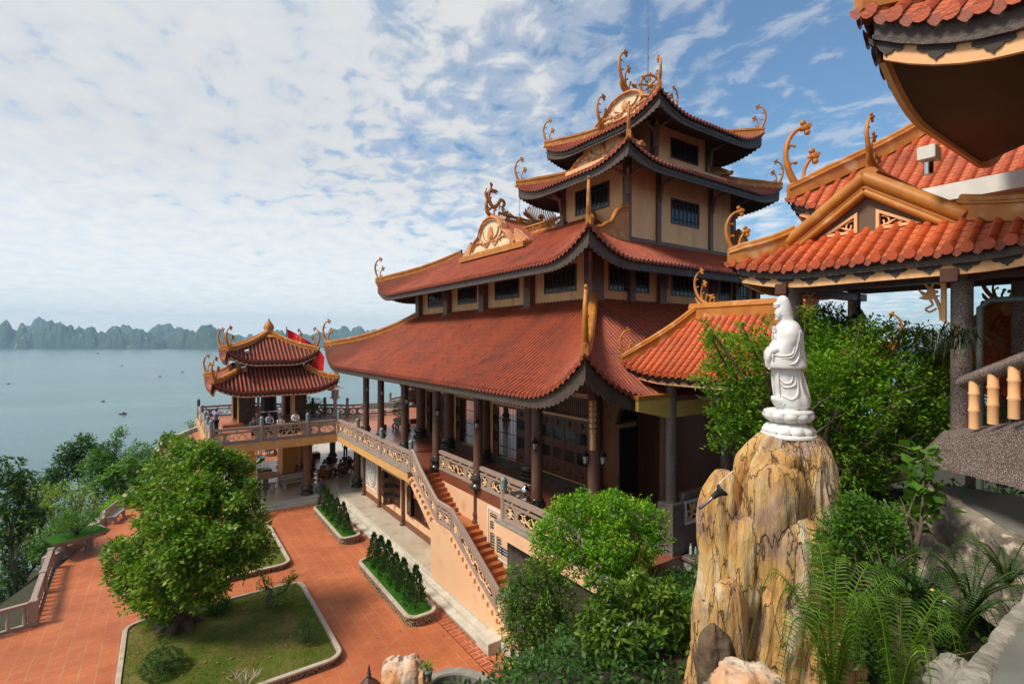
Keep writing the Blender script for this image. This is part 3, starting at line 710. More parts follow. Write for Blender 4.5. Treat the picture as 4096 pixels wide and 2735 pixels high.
for k,(a,b) in enumerate(bays):
    dr=MB(); 
    for yy in (a-.02,b-.06): dr.box(13.86,13.98,yy,yy+.08,.4,2.97,M_DARKB)
    dr.box(13.86,13.98,a,b,2.9,2.98,M_DARKB); dr.box(13.86,13.98,a,b,3.08,3.14,M_DARKB); dr.box(13.86,13.98,a,b,3.82,3.9,M_DARKB)
    d=dr.build('door',hw)
    w=(b-a-.1)/4
    if k==0:
        for i in range(4): door_leaf(d,(13.9,a+.05+i*w,.42),(0,1,0),w-.01,2.48)
    else:
        door_leaf(d,(13.88,b-.06,.42),V((-.15,-1,0)).normalized(),w*.95,2.48)
        door_leaf(d,(13.86,a+.06+w,.42),V((.15,-1,0)).normalized(),w*.95,2.48) if k!=2 else door_leaf(d,(13.88,a+.06+w*.9,.42),V((-.35,-1,0)).normalized(),w*.9,2.48)
    mb=MB(); n=int((b-a)/.13)
    for i in range(n): 
        y=a+.1+(b-a-.2)*i/(n-1); 
        if k: mb.tube([V((14.02,y,.42)),V((14.02,y,2.92))],.02,M_DARKB,5)
        mb.tube([V((14.0,y,3.12)),V((14.0,y,3.84))],.018,M_DARKB,5)
    if k:
        for z in (.9,1.6,2.3): mb.tube([V((14.02,a,z)),V((14.02,b,z))],.022,M_DARKB,5)
    mb.build('door_bars',d)
    mb=MB(); mb.prism([rect(a-.12,b+.12,.36,3.95),rect(a-.02,b+.02,.42,3.9)[::-1]],(13.87,0,0),(0,1,0),(0,0,1),(.04,0,0),FRAME); mb.build('door_surround',d)
# arch door on the near end wall
mb=MB(); mb.box(15.0,16.15,14.1,14.19,.0,2.7,M_BLACK)  # black sheet stands in for the unlit open doorway
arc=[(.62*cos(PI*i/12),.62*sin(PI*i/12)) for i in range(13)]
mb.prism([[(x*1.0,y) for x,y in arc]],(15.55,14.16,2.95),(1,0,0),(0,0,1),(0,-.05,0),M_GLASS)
mb.tube([V((15.55+.68*cos(PI*i/12),14.12,2.95+.68*sin(PI*i/12))) for i in range(13)],.07,M_BROWN,6); mb.tube([V((14.75,14.12,2.93)),V((16.35,14.12,2.93))],.05,M_BROWN,6)
ad=mb.build('arched_door',hw); door_leaf(ad,(16.15,14.12,.05),V((.96,-.28,0)),1.1,2.6)
# columns
for y in (18.3,22.3,26.3,30.2): column(T,13.62,y,0,5.7,.27)
column(T,13.7,14.2,0,5.7,.28)
for y in (14.25,18.35,22.3,26.3,30.0,32.75): column(T,10.9,y,0,5.0,.2)
column(T,10.9,11.35,0,5.3,.2)
for x in (14.3,18.,22.,26.): column(T,x,11.35,0,5.,.22)
for x in (13.7,18.,22.,26.): column(T,x,32.75,0,5.,.2)
# perimeter beam above the colonnade
mb=MB()
for (x0,x1,y0,y1) in ((10.78,11.02,11.35,32.8),(11.02,28.,11.23,11.47),(11.02,28,32.65,32.87)): mb.box(x0,x1,y0,y1,4.55,4.85,M_BROWN)
mb.build('eave_beam',T)
mb=MB(); mb.box(10.7,28.,11.2,32.9,5.15,5.2,M_SOFF); mb.build('gallery_ceiling',T)
# hanging carved pendants at column heads + wall lanterns
for i,z in enumerate((4.35,)):
    mb=MB()
    for k in range(6): mb.bevbox(-.09,.09,-.07,.07,0,.17,M_CREAM,.03,M=Matrix.Translation((10.62,11.12,4.25-.17*k))@Matrix.Scale(1-.03*k,4))
    mb.bevbox(10.56,10.68,11.06,11.18,2.9,3.4,M_CREAM,.02); mb.build('hanging_carving',T)
# ================================================================= ground, terraces, stairs
CZ_=-4.35
mb=MB()
mb.prism([[(-12,6),(12.,6),(12.,70),(4,72),(-.5,62),(-1.2,46),(-2.75,38),(-3.45,33.9),(-4.15,31.),(-4.0,25.4),(-5.,25.0),(-12,23.4)]],(0,0,CZ_),(1,0,0),(0,1,0),(0,0,-.4),M_COURT)
struct(mb.build('courtyard'))
mb=MB(); mb.box(8.45,8.94,8,33.9,CZ_,CZ_+.004,M_STRIP); mb.box(-3.4,8.45,33.45,33.9,CZ_,CZ_+.004,M_STRIP)
for i in range(64): mb.box(8.45,8.94,8+i*.4,8.018+i*.4,CZ_+.004,CZ_+.006,M_BLACK)
for i in range(24): mb.box(-3.4+i*.5,-3.38+i*.5,33.45,33.9,CZ_+.004,CZ_+.006,M_BLACK)
mb.box(8.43,8.45,8,33.45,CZ_+.001,CZ_+.008,M_BLACK); struct(mb.build('border_paving'))
# pale steps round the lower hall
mb=MB()
mb.box(9.6,11,13.6,60,-4.9,-4,M_PALE); mb.box(11,30,20,60,-4.9,-4,M_PALE); mb.box(3.6,9.6,34.75,47,-4.9,-4,M_PALE); struct(mb.build('lower_terrace_floor'))
def stepL(x,y,z,z0):
    mb=MB(); mb.box(x,9.6,15.,y,-4.8,z,M_STEP); mb.box(3.6-(9.5-x),9.6,y,34.75,-4.8,z,M_STEP)
    return mb
m1_=stepL(8.95,34.05,-4.245,0); m1_.box(8.93,8.95,15.,34.03,-4.6,-4.29,M_GREY); struct(m1_.build('pale_steps'))
m1_=MB(); m1_.box(9.25,9.6,15.,34.4,-4.5,-4.12,M_STEP); m1_.box(3.2,9.6,34.4,34.75,-4.5,-4.12,M_STEP); struct(m1_.build('pale_steps'))
m1_=MB(); m1_.box(9.52,9.62,15.,34.72,-4.4,-3.997,M_STEP); m1_.box(3.55,9.62,34.7,34.8,-4.4,-3.997,M_STEP); struct(m1_.build('pale_steps'))
mb=MB(); mb.bevbox(8.9,9.75,14.3,15.1,-4.5,-3.95,M_STEP,.02); mb.box(8.92,9.73,14.32,15.08,-4.45,-4.0,M_GREY)
for i,y in enumerate((14.,13.65,13.3)): mb.box(9.4+0*i,11.5,y-.36,14.3 if i==0 else y,-4.6,-4.05-.1*i,M_STEP)
struct(mb.build('step_pedestal'))
# ---- upper terrace slab with ochre beam
mb=MB()
def slab(x0,x1,y0,y1,mt,z=0.): mb.box(x0,x1,y0,y1,-.42,z,mt)
slab(10.85,30,9.2,22.2,M_TERRACE); slab(9.5,10.85,9.2,14.4,M_TERRACE); slab(9.5,30,22.2,34.2,M_TERRACE); slab(9.5,32,34.2,48,M_TERRO); slab(2.2,9.5,34.4,48,M_TERRO)
struct(mb.build('upper_terrace_floor'))
mb=MB()
mb.box(9.42,9.62,22.35,34.28,-.47,-.02,M_YEL); mb.box(2.05,9.42,34.28,34.5,-.55,-.02,M_YEL); mb.box(2.05,2.25,34.5,48,-.55,-.02,M_YEL); mb.box(9.42,10.85,22.15,22.35,-.47,-.3,M_YEL)
mb.box(9.38,9.62,22.3,34.24,-.02,.02,M_GREY); mb.box(2.0,9.62,34.24,34.5,-.02,.02,M_GREY)
mb.box(2.3,9.4,34.5,47.8,-.44,-.42,M_YEL); mb.box(9.62,30,22.4,47.8,-.44,-.425,M_PALE)
tb=mb.build('terrace_beam'); tag(tb,'ochre edge beam carrying the upper terrace and bell pavilion','beam')
mb=MB(); mb.box(9.42,9.62,9.2,14.78,-.52,-.02,M_PINK); mb.box(9.6,10.85,14.6,14.78,-.52,-.03,M_PINK); mb.box(9.38,9.6,9.2,14.72,-.02,.02,M_GREY)
tag(mb.build('terrace_beam'),'pale peach edge beam of the near terrace below the balustrade behind the shrub','beam')
# ---- stairs
def zs_(y):
    if y>19.75: return -(22.2-y)*(1.46/2.45)
    if y>18.19: return -1.5
    return -1.5-(18.19-y)*(.155/.3)
mb=MB()
for i in range(9):
    y1=22.2-.272*i; mb.box(9.66,10.84,y1-.29,y1,-1.9 if i>4 else -1.2,-.162*(i+1),M_STAIR)
    mb.box(9.66,10.84,y1-.3,y1-.27,-.162*(i+1)-.035,-.162*(i+1)+.004,M_STAIR)
mb.box(9.66,10.84,18.19,19.76,-4,-1.5,M_STAIR)
for i in range(16):
    y1=18.19-.3*i; z=-1.5-.156*(i+1); mb.box(9.66,10.84,y1-.3,y1,-4.,z,M_STAIR); mb.box(9.66,10.84,y1-.32,y1-.29,z-.035,z+.004,M_STAIR)
st=mb.build('stair_flight'); tag(st,'terracotta tiled stair flight with landing running down beside the peach wall','stairs')
# outer side wall: solid below landing, stringer above
mb=MB()
o=[(22.3,-.2),(22.3,-.5),(20.0,-1.95),(20.0,-4.),(13.3,-4.),(13.3,-3.9)]
topl=[(18.25,-1.62),(19.85,-1.62)]
low=[(13.6,-3.97),(18.25,-1.62)]
poly=[(22.3,-.1),(22.3,-.47),(20.0,-1.98),(20.0,-4.),(13.3,-4.),(13.3,-3.98)]+topl+[]
mb.prism([[(22.3,-.12),(22.3,-.5),(20.0,-2.05),(20.0,-4.),(13.4,-4.),(13.4,-3.98),(18.25,-1.55),(19.9,-1.55)]],(9.5,0,0),(0,1,0),(0,0,1),(.16,0,0),M_PINK)
wl=mb.build('stair_side_wall'); tag(wl,'pale peach outer side wall of the staircase above the white steps','wall')
mb=MB()   # little stepped blocks on the stringer
for i in range(8):
    y=22.05-.29*i; z=-.2-.172*i; mb.bevbox(9.42,9.5,y-.1,y+.06,z-.14,z,M_CREAM,.01)
for i in range(15):
    y=18.1-.305*i; z=-1.66-.158*i; mb.bevbox(9.42,9.5,y-.1,y+.06,z-.14,z,M_CREAM,.01)
mb.build('step_moulding',wl)
# inner wall beside the stair, and the wall under the gallery
def rect(a,b,c,d): return [(a,c),(b,c),(b,d),(a,d)]
mb=MB()
mb.prism([rect(14.57,22.3,-4,-.02),rect(15.55,17.35,-2.25,-.66)[::-1]],(10.86,0,0),(0,1,0),(0,0,1),(.14,0,0),M_PINK)
mb.box(10.86,10.9,14.6,22.2,-.03,.01,M_PLINTH); iw=mb.build('gallery_wall'); tag(iw,'peach plaster wall under the gallery with a blue glass panel beside the stairs','wall')
GLB=mat('blue_grey_patterned_glass',(.02,.035,.045),(.07,.12,.14),sc=22,rough=.25,lo=.45,hi=.62)
mb=MB(); c0=(10.85,16.45,-1.45)
A=lambda a,b,c,d: rect(a,b,c,d)
mb.prism([rect(15.5,17.4,-2.32,-.6),rect(16.75,17.28,-.95,-.72)[::-1],rect(15.62,17.28,-1.42,-1.05)[::-1],rect(16.95,17.28,-2.2,-1.52)[::-1],rect(16.45,16.8,-2.2,-1.52)[::-1],rect(15.62,16.45,-2.2,-1.85)[::-1]],(10.84,0,0),(0,1,0),(0,0,1),(.06,0,0),M_PINK)
mb.prism([rect(15.42,17.48,-2.4,-.52),rect(15.5,17.4,-2.32,-.6)[::-1]],(10.81,0,0),(0,1,0),(0,0,1),(.07,0,0),M_WPAINT)
f=mb.build('window',iw); mb=MB(); mb.box(10.89,10.91,15.5,17.4,-2.35,-.58,GLB); 
mb.build('pane',f); mb=MB()
for i in range(14): mb.box(10.875,10.89,15.5,17.4,-2.2+.115*i,-2.19+.115*i,M_WPAINT)
mb.build('glazing_bars',f)
# continuation wall further right, rough dark stone under the near terrace
M_STONEW=mat('rough_dark_stone_wall',(.1,.08,.065),(.05,.04,.033),sc=5,rough=.95,bmp=1.,bsc=7,bd=.08)
mb=MB(); mb.box(9.8,10.2,9.2,14.5,-4.4,-.5,M_STONEW); mb.box(10.2,10.86,14.4,14.57,-4,-.5,M_PINK); tag(mb.build('retaining_wall'),'rough dark stone retaining wall under the near terrace','wall')
# lower storey wall, plinth, windows, medallion
mb=MB(); mb.prism([rect(22.3,33.6,-4,-.42),rect(27.,29.8,-3.28,-1.66)[::-1],rect(23.1,25.88,-3.28,-1.66)[::-1]],(10.95,0,0),(0,1,0),(0,0,1),(.15,0,0),M_PINK)
mb.box(10.95,20,33.4,33.6,-4,-.42,M_PINK); mb.box(20,20.2,33.6,47,-4,-.42,M_YEL)
lw=mb.build('lower_storey_wall'); tag(lw,'peach lower storey wall with brown plinth and shuttered windows under the terrace','wall')
mb=MB(); mb.box(10.9,10.95,20.,33.65,-4,-3.68,M_PLINTH); mb.build('plinth',lw)
for (a,b) in ((27.,29.8),(23.1,25.88)):
    mb=MB(); mb.prism([rect(a,b,-3.28,-1.66),rect(a+.07,b-.07,-3.2,-1.74)[::-1]],(10.93,0,0),(0,1,0),(0,0,1),(.1,0,0),M_DARKB); f=mb.build('window',lw)
    mb=MB(); mb.box(11.04,11.08,a,b,-3.28,-1.66,M_BLACK); mb.build('pane',f)  # near-black sheet standing in for the dark room behind the bars
    mb=MB()
    for i in range(9): y=a+.75+i*(b-a-1.5)/8; mb.tube([V((11.0,y,-3.2)),V((11.0,y,-1.74))],.025,M_DARKB,5)
    mb.build('window_bars',f)
    w=.68
    door_leaf(f,(10.9,b-.04,-3.22),V((-.12,-1,0)).normalized(),w,1.5,'shutter'); door_leaf(f,(10.9,a+.06+w,-3.22),V((.12,-1,0)).normalized(),w,1.5,'shutter')
    if a>26: door_leaf(f,(10.94,a+.75,-3.22),V((-.93,.35,0)).normalized(),w,1.5,'shutter')
mb=MB(); mb.prism([rect(30.72,32.8,-3.35,-1.2),rect(30.84,32.68,-3.23,-1.32)[::-1]],(10.9,0,0),(0,1,0),(0,0,1),(.06,0,0),M_WPAINT)
mb.prism([rect(30.84,32.68,-3.23,-1.32)],(10.935,0,0),(0,1,0),(0,0,1),(.02,0,0),M_PEACH)
c=V((10.92,31.76,-2.27))
E_=lambda a,b,n=28: [c+V((0,a*cos(2*PI*i/n),b*sin(2*PI*i/n))) for i in range(n+1)]
mb.tube(E_(.74,.84),.035,M_WPAINT,5,caps=False); mb.tube(E_(.6,.7),.025,M_WPAINT,5,caps=False)
mb.prism([[(.72*cos(2*PI*i/24),.82*sin(2*PI*i/24)) for i in range(24)]],c+V((.005,0,0)),(0,1,0),(0,0,1),(.02,0,0),M_BENCH)
for k in range(16):
    w=2*PI*k/16
    for rr in (.52,.36,.2): mb.sph(c+V((0,rr*cos(w+rr*9),rr*1.15*sin(w+rr*9))),(.03,.06,.06),M_WPAINT,6,4)
    mb.tube([c+V((0,.1*cos(w),.1*sin(w))),c+V((0,.58*cos(w+.4),.68*sin(w+.4)))],.018,M_WPAINT,4)
for sy in (-1,1):
    for sz in (-1,1):
        for q in (0,1,2): mb.sph(c+V((0,sy*(.85-.12*q),sz*(.9-.1*(2-q)))),(.03,.07,.07),M_WPAINT,6,4)
mb.build('medallion',lw)
def smallcol(x,y,z0,z1,par,r=.085,mt=None):
    mb=MB(); mb.lathe([(r*1.9,0),(r*2,.06),(r*1.4,.14),(r*1.1,.22),(r*1.6,.32),(r*1.5,.4),(r*1.05,.46),(r,.5),(r,z1-z0)],mt or M_BROWN,(x,y,z0),10); return mb.build('column',par)
for y in (33.,30.1,26.4): smallcol(10.84,y,-4,-.45,lw)
smallcol(10.82,18.45,-1.5,-.05,iw,.07)
LC=[(7.78,35.35,.24),(11.1,35.25,.24),(11.8,44.2,.24),(7.8,44.2,.24)]
for i,(x,y,r) in enumerate(LC):
    c=column(None,x,y,-4,-.42,r); tag(c,['round brown column in front of the pavilion next to the white bench','round brown column at the foot of the lower hall near the medallion wall','round brown column far back under the terrace beside the seated group','round brown column at the far side of the lower hall behind the ochre piers'][i],'column','columns under the upper terrace')
# ochre piers under the bell pavilion
PR=[(3.6,4.88,36.85,37.5,'ochre pier with brown foot left of the round stone table'),(7.1,7.35,39.4,41.0,''),(7.9,7.95,0,0,'')]
mb=MB(); mb.box(3.6,4.88,36.85,39.6,-4,-.42,M_YEL); p=mb.build('pier'); tag(p,'ochre pier with brown foot left of the round stone table','pier')
mb=MB(); mb.box(3.58,4.9,36.83,39.62,-4,-3.68,M_PLINTH); mb.build('plinth',p)
mb=MB(); mb.tube([V((4.95,36.8,-4)),V((4.95,36.8,-1.1)),V((4.88,36.9,-.7))],.05,M_WPAINT,6); mb.build('drain_pipe',p)
mb=MB(); mb.box(7.2,9.3,40.5,41.,-4,-.42,M_YEL); mb.box(7.2,7.7,41.,42.6,-4,-.42,M_YEL); p=mb.build('pier'); tag(p,'ochre pier with brown foot behind the bench by the round column','pier')
mb=MB(); mb.box(7.18,9.32,40.48,41.02,-4,-3.68,M_PLINTH); mb.build('plinth',p)
mb=MB(); mb.tube([V((8.35,40.4,-4)),V((8.35,40.4,-.8)),V((8.1,40.4,-.6))],.05,M_WPAINT,6); mb.build('drain_pipe',p)
# ================================================================= balustrades
def offs(L):
    """holes for a panel of length L: list of (a,b)"""
    if L<1.3: return [(.1,L-.1)]
    if L<2.6: return [(.1,.52),(.68,L-.12)]
    return [(.12,.58),(.8,L-.8),(L-.58,L-.12)]
def hexhole(a,b,c,d,rnd_=.5):
    r=min((d-c)*rnd_,(b-a)*.3); m=(c+d)/2
    return [(a,m-.08),(a+r*.55,c+.05),(a+r,c),(b-r,c),(b-r*.55,c+.05),(b,m-.08),(b,m+.08),(b-r*.55,d-.05),(b-r,d),(a+r,d),(a+r*.55,d-.05),(a,m+.08)]
def scroll(mb,a,b,c,d,sh):
    w=b-a; xm=(a+b)/2; zm=(c+d)/2; h=d-c
    P=lambda x,z: V((x,-.0,z+sh(x)))
    def S(pts,r): 
        q=crs([P(*p) for p in pts],3); mb.tube(q,[r*lerp(1.1,.55,i/(len(q)-1)) for i in range(len(q))],M_SCROLL,5,flat=1.)
    if w<.6:
        S([(xm-.12,c+.03),(xm+.05,zm-.08),(xm-.08,zm+.05),(xm+.1,d-.04)],.035); S([(a+.05,d-.08),(xm-.02,zm+.06),(b-.06,zm-.02)],.03); S([(a+.05,zm-.05),(xm,zm-.08),(b-.05,c+.08)],.03)
        return
    n=max(2,round(w/1.0))
    for s in (-1,1):
        S([(xm,d-.06),(xm+s*.1,zm+.1),(xm+s*.2,zm-.1),(xm+s*.38,c+.06),(xm+s*.5,zm),(xm+s*.4,zm+.1)],.04)
        S([(xm+s*.15,zm-.12),(xm+s*.1,c+.02)],.03); S([(xm+s*.2,zm-.02),(xm+s*.32,d-.06)],.032)
        if w>1.3:
            S([(xm+s*.42,c+.1),(xm+s*.6,zm-.05),(xm+s*.72,zm+.12),(xm+s*.62,d-.05)],.035)
            S([(xm+s*.6,zm-.05),(xm+s*.8,c+.12),(xm+s*(w/2-.12),zm-.04)],.035)
            S([(xm+s*.78,c+.13),(xm+s*.82,zm+.1),(xm+s*.95 if w>2 else xm+s*.85,d-.1)],.03); S([(xm+s*.75,c+.12),(xm+s*.68,c+.02)],.028)
def rail_panel(par,p0,p1,h=.95,z0=.04,top=None,name='rail_panel',scr=True,mt=None):
    """panel from p0 to p1 (3-D points at floor level; may slope)"""
    mt=mt or M_GRAN; p0,p1=V(p0),V(p1); D=p1-p0; L=math.hypot(D.x,D.y); sl=D.z/L; d=V((D.x/L,D.y/L,0)); n=V((-d.y,d.x,0))
    M=Matrix(((d.x,n.x,0,p0.x),(d.y,n.y,0,p0.y),(0,0,1,p0.z),(0,0,0,1))); sh=lambda x: sl*x
    mb=MB()
    def bar(za,zb,t):
        vs=[V((x,y,z+sh(x))) for x in (0,L) for y in (-t,t) for z in (za,zb)]
        mb.add(vs,[(0,1,3,2),(4,6,7,5),(0,4,5,1),(2,3,7,6),(1,5,7,3),(0,2,6,4)],mt)
    bar(h-.15,h,.075); bar(h-.32,h-.27,.06); bar(z0,z0+.08,.07)
    c,d2=z0+.08,h-.32
    hs=offs(L)
    outer=[(0,c),(L,c),(L,d2),(0,d2)]
    Q=[outer]+[hexhole(a,b,c+.04,d2-.04)[::-1] for a,b in hs]
    Q=[[(x,z+sh(x)) for x,z in q] for q in Q]
    mb.prism(Q,(0,-.035,0),(1,0,0),(0,0,1),(0,.07,0),mt)
    k=max(2,int(L/.75))
    for i in range(k): x=(i+.5)*L/k; mb.sph((x,0,h-.21+sh(x)),(.075,.05,.055),M_SCROLL,6,4)
    mb.xf(M); o=mb.build(name,par)
    for a,b in (hs if scr else ()):
        mb=MB(); scroll(mb,a,b,c+.04,d2-.04,sh); mb.xf(M); mb.build('scrollwork',o)
    return o
def rail_post(par,x,y,z,h=1.05,s=.1,knob=True):
    mb=MB(); mb.lathe([(s*1.1,0),(s*1.1,h)],M_GRAN,(x,y,z),10); p=mb.build('post',par)
    if knob:
        mb=MB(); mb.lathe([(s*1.0,0),(s*1.15,.03),(s*1.15,.09),(s*1.0,.11),(s*1.2,.15),(s*1.2,.22),(s*1.0,.25),(s*1.25,.29),(s*1.2,.38),(s*.7,.46),(.01,.48)],M_KNOB,(x,y,z+h),12); mb.build('knob',p)
    return p
def balustrade(pts,label,group=None,h=.95,posts=None,scr=True,ends=(1,1)):
    t=thing('balustrade',pts[0],label,'balustrade',group)
    for i in range(len(pts)-1):
        a,b=V(pts[i]),V(pts[i+1]); d=(b-a); L=math.hypot(d.x,d.y); e=d*(.1/L); rail_panel(t,a+e,b-e,h=h,scr=scr)
    for i,p in enumerate(pts):
        if (i==0 and not ends[0]) or (i==len(pts)-1 and not ends[1]): continue
        rail_post(t,p[0],p[1],p[2])
    return t
balustrade([(9.6,34.4,0),(9.6,30.35,0),(9.6,26.3,0),(9.6,22.35,0)],'carved balustrade with knobbed posts along the ochre beam from pavilion corner to stair head','terrace balustrades')
balustrade([(2.22,34.42,0),(4.92,34.42,0),(7.62,34.42,0),(9.5,34.42,0)],'carved balustrade across the front of the bell pavilion','terrace balustrades',ends=(1,0))
balustrade([(2.2,34.6,0),(2.2,36.7,0),(2.2,39.0,0),(2.2,43.,0),(2.2,47.4,0)],'short carved balustrade down the left side of the bell pavilion by the standing man','terrace balustrades',ends=(0,1))
balustrade([(10.9,22.0,0),(10.9,18.55,0)],'gallery balustrade above the stair wall farther from the steel urn','gallery balustrades',ends=(0,0))
balustrade([(10.9,18.2,0),(10.9,14.6,0)],'gallery balustrade just behind the steel urn','gallery balustrades',ends=(0,0))
balustrade([(9.62,14.46,0),(9.62,10.6,0),(9.62,9.4,0)],'near terrace balustrade with blue grey knob running behind the shrub','terrace balustrades',ends=(1,0))
balustrade([(9.8,14.5,0),(10.8,14.5,0)],'short return balustrade between the near knobbed post and the gallery column','terrace balustrades',ends=(0,0))
# stair balustrade, two slopes and a level piece
t=thing('stair_balustrade',(9.6,22.3,0),'long sloping carved balustrade following the outer side of the staircase','balustrade')
SP=[(9.6,22.25,-.02),(9.6,19.55,-1.6),(9.6,18.2,-1.6),(9.6,14.3,-3.72)]
for a,b in zip(SP[:-1],SP[1:]): 
    rail_panel(t,a,b,h=.98,z0=.1)
pts=crs([(9.6,22.3,1.02),(9.6,22.0,.93),(9.6,21.2,.32),(9.6,19.75,-.55),(9.6,19.3,-.66),(9.6,18.5,-.66),(9.6,18.1,-.76),(9.6,17.2,-1.26),(9.6,14.4,-2.78)],4)
mb=MB(); mb.tube(pts,.1,M_GRAN,8,flat=.8); mb.tube([p-V((0,0,.02)) for p in pts],.11,M_GRAN,4,flat=.7); mb.build('handrail',t)
rail_post(t,9.6,19.5,-1.6,.9,knob=False,s=.07); rail_post(t,9.6,18.25,-1.6,.9,knob=False,s=.07); rail_post(t,9.6,14.2,-3.95,1.35)
# back balustrades of the open terrace towards the sea
balustrade([(2.2,47.4,0),(6.5,47.4,0),(10.,43.4,0),(10.94,43.3,0),(12.33,41.75,0),(17.1,41.4,0)],'far carved balustrade of the open terrace facing the sea by the stone lantern','terrace balustrades')
balustrade([(16.9,44.1,0),(18.8,45.6,0),(21.5,45.8,0),(25.,45.8,0)],'farthest carved balustrade behind the bronze incense burner','terrace balustrades')
# ================================================================= planters and lawns
def rrect(x0,x1,y0,y1,r,n=5):
    out=[]
    for cx,cy,a in ((x1-r,y0+r,-PI/2),(x1-r,y1-r,0),(x0+r,y1-r,PI/2),(x0+r,y0+r,PI)):
        for i in range(n+1): out.append((cx+r*cos(a+PI/2*i/n),cy+r*sin(a+PI/2*i/n)))
    return out
def bed(name,x0,x1,y0,y1,r,h,turf,label,cat,group=None,cw=.16,mound=.0):
    t=thing(name,((x0+x1)/2,(y0+y1)/2,CZ_),label,cat,group)
    o=rrect(x0,x1,y0,y1,r,6); ii=rrect(x0+cw,x1-cw,y0+cw,y1-cw,max(.1,r-cw),6); o2=rrect(x0+.05,x1-.05,y0+.05,y1-.05,r-.05,6)
    mb=MB(); z=CZ_+h
    n=len(o)
    mb.add([V((*p,CZ_)) for p in o2]+[V((*p,z-.06)) for p in o2],[(i,(i+1)%n,n+(i+1)%n,n+i) for i in range(n)],M_PEB); mb.build('pebble_wall',t)
    mb=MB(); jit=lambda p: (p[0]+RND.uniform(-.006,.006),p[1]+RND.uniform(-.006,.006))
    rings=[[V((*jit(p),z-.07)) for p in o],[V((*p,z-.015)) for p in o],[V((lerp(a[0],b[0],.12),lerp(a[1],b[1],.12),z)) for a,b in zip(o,ii)],[V((lerp(a[0],b[0],.88),lerp(a[1],b[1],.88),z)) for a,b in zip(o,ii)],[V((*p,z-.09)) for p in ii]]
    vs=[q for rg in rings for q in rg]; mb.add(vs,[(k*n+i,k*n+(i+1)%n,(k+1)*n+(i+1)%n,(k+1)*n+i) for k in range(4) for i in range(n)],M_CURB); mb.build('curb',t)
    mb=MB()
    cx,cy=(x0+x1)/2,(y0+y1)/2
    def P(u,v):
        # polar fan from the centre to the inner ring
        k=u*len(ii); i=int(k)%len(ii); f=k-int(k); a=ii[i]; b=ii[(i+1)%len(ii)]
        ex,ey=lerp(a[0],b[0],f),lerp(a[1],b[1],f); x,y=lerp(cx,ex,v),lerp(cy,ey,v)
        zz=z-.05+mound*(1-v*v)+(.02*noise.noise(V((x*2,y*2,3))) if v<1 else -.02)
        return V((x,y,zz))
    mb.grid(P,56,14,turf,closeu=True); mb.build('turf',t)
    return t
bed('lawn_bed',-1.25,4.87,16.65,23.05,.55,.26,M_LAWN,'near lawn bed with curved pale curb under the big tree','lawn bed','lawn beds',mound=.12)
bed('lawn_bed',-1.25,4.87,25.05,31.6,.55,.26,M_LAWN,'far lawn bed half hidden behind the big tree','lawn bed','lawn beds',mound=.1)
bed('planter',7.42,8.52,26.2,32.4,.4,.4,M_TURF,'farther long pebble planter with six small conifers','planter','long planters',mound=.03)
bed('planter',7.3,8.56,17.2,23.35,.45,.4,M_TURF,'nearer long pebble planter with seven small conifers','planter','long planters',mound=.03)
# ================================================================= statue and rock
def at(dx,dy,dep):
    """world point seen at photo position (dx,dy), in 2348-px-wide units, dep metres in front of the camera"""
    x=(dx-1174)/1154.5; y=(dy-783.9)/1154.5
    d=f0+r0*x-u0*y; return V((0,0,6.2))+d*dep
yw,pt_,rl=R(55.44),R(-.12),R(.07)
f0=V((cos(yw)*cos(pt_),sin(yw)*cos(pt_),sin(pt_))); _r=V((sin(yw),-cos(yw),0)); _u=_r.cross(f0); r0=_r*cos(rl)+_u*sin(rl); u0=_u*cos(rl)-_r*sin(rl)
def pix(p):
    p=V(p)-V((0,0,6.2)); d=p.dot(f0); return 1174+1154.5*p.dot(r0)/d, 783.9-1154.5*p.dot(u0)/d, d
ST=thing('goddess_statue',(6.63,3.33,4.96),'white marble goddess statue in long hooded robe standing on a lotus base atop the rock','statue')
F=V((-.8236,.567,0)); S_=V((-.567,-.8236,0)); C0=V((6.63,3.33,4.975))
k_=.00144; cx0=573
def loft(rows,mt,name,folds=0,fa=.0,seg=40,par=ST,ph=0.,foldfn=None):
    """rows: (y, xl, xr, halfwidth) in profile units"""
    rows=sorted(rows,key=lambda r:-r[0]); Z=[]
    P=crs([V((r[1],r[2],r[3])) for r in rows],4); Y=crs([V((r[0],0,0)) for r in rows],4); vs=[]
    for q,(p,y) in enumerate(zip(P,Y)):
        xc=(p.x+p.y)/2; a=(p.y-p.x)/2*k_*.94; b=p.z*k_*.9; z=(1420-y.x)*k_
        for i in range(seg):
            w=2*PI*i/seg; m=1.
            if foldfn: m=1+foldfn(w,y.x)
            vs.append(C0+F*((cx0-xc)*k_+a*cos(w)*m)+S_*(b*sin(w)*m)+V((0,0,z)))
    n=len(P); mb=MB(); mb.add(vs,[(i*seg+j,i*seg+(j+1)%seg,(i+1)*seg+(j+1)%seg,(i+1)*seg+j) for i in range(n-1) for j in range(seg)],mt,True)
    mb.add(vs[:seg],[tuple(range(seg-1,-1,-1))],mt); mb.add(vs[-seg:],[tuple(range(seg))],mt)
    return mb
fold=lambda w,y: .11*(abs(sin(3.5*w+.8*sin(y*.008)))**.5-.75)*(.35+.65*sstep((y-840)/200))+.02*sin(11*w+y*.01)
mb=loft([(1182,455,752,118),(1165,470,740,115),(1140,462,768,135),(1085,448,768,135),(1040,452,752,125),(980,447,735,118),(900,436,712,112),(820,420,692,108),(760,410,690,108)],M_WHITE,'skirt',foldfn=fold)
mb0_=mb
fold2=lambda w,y: .09*(abs(sin(3*w+.9+.5*sin(y*.01)))**.5-.75)*sstep((y-520)/180)
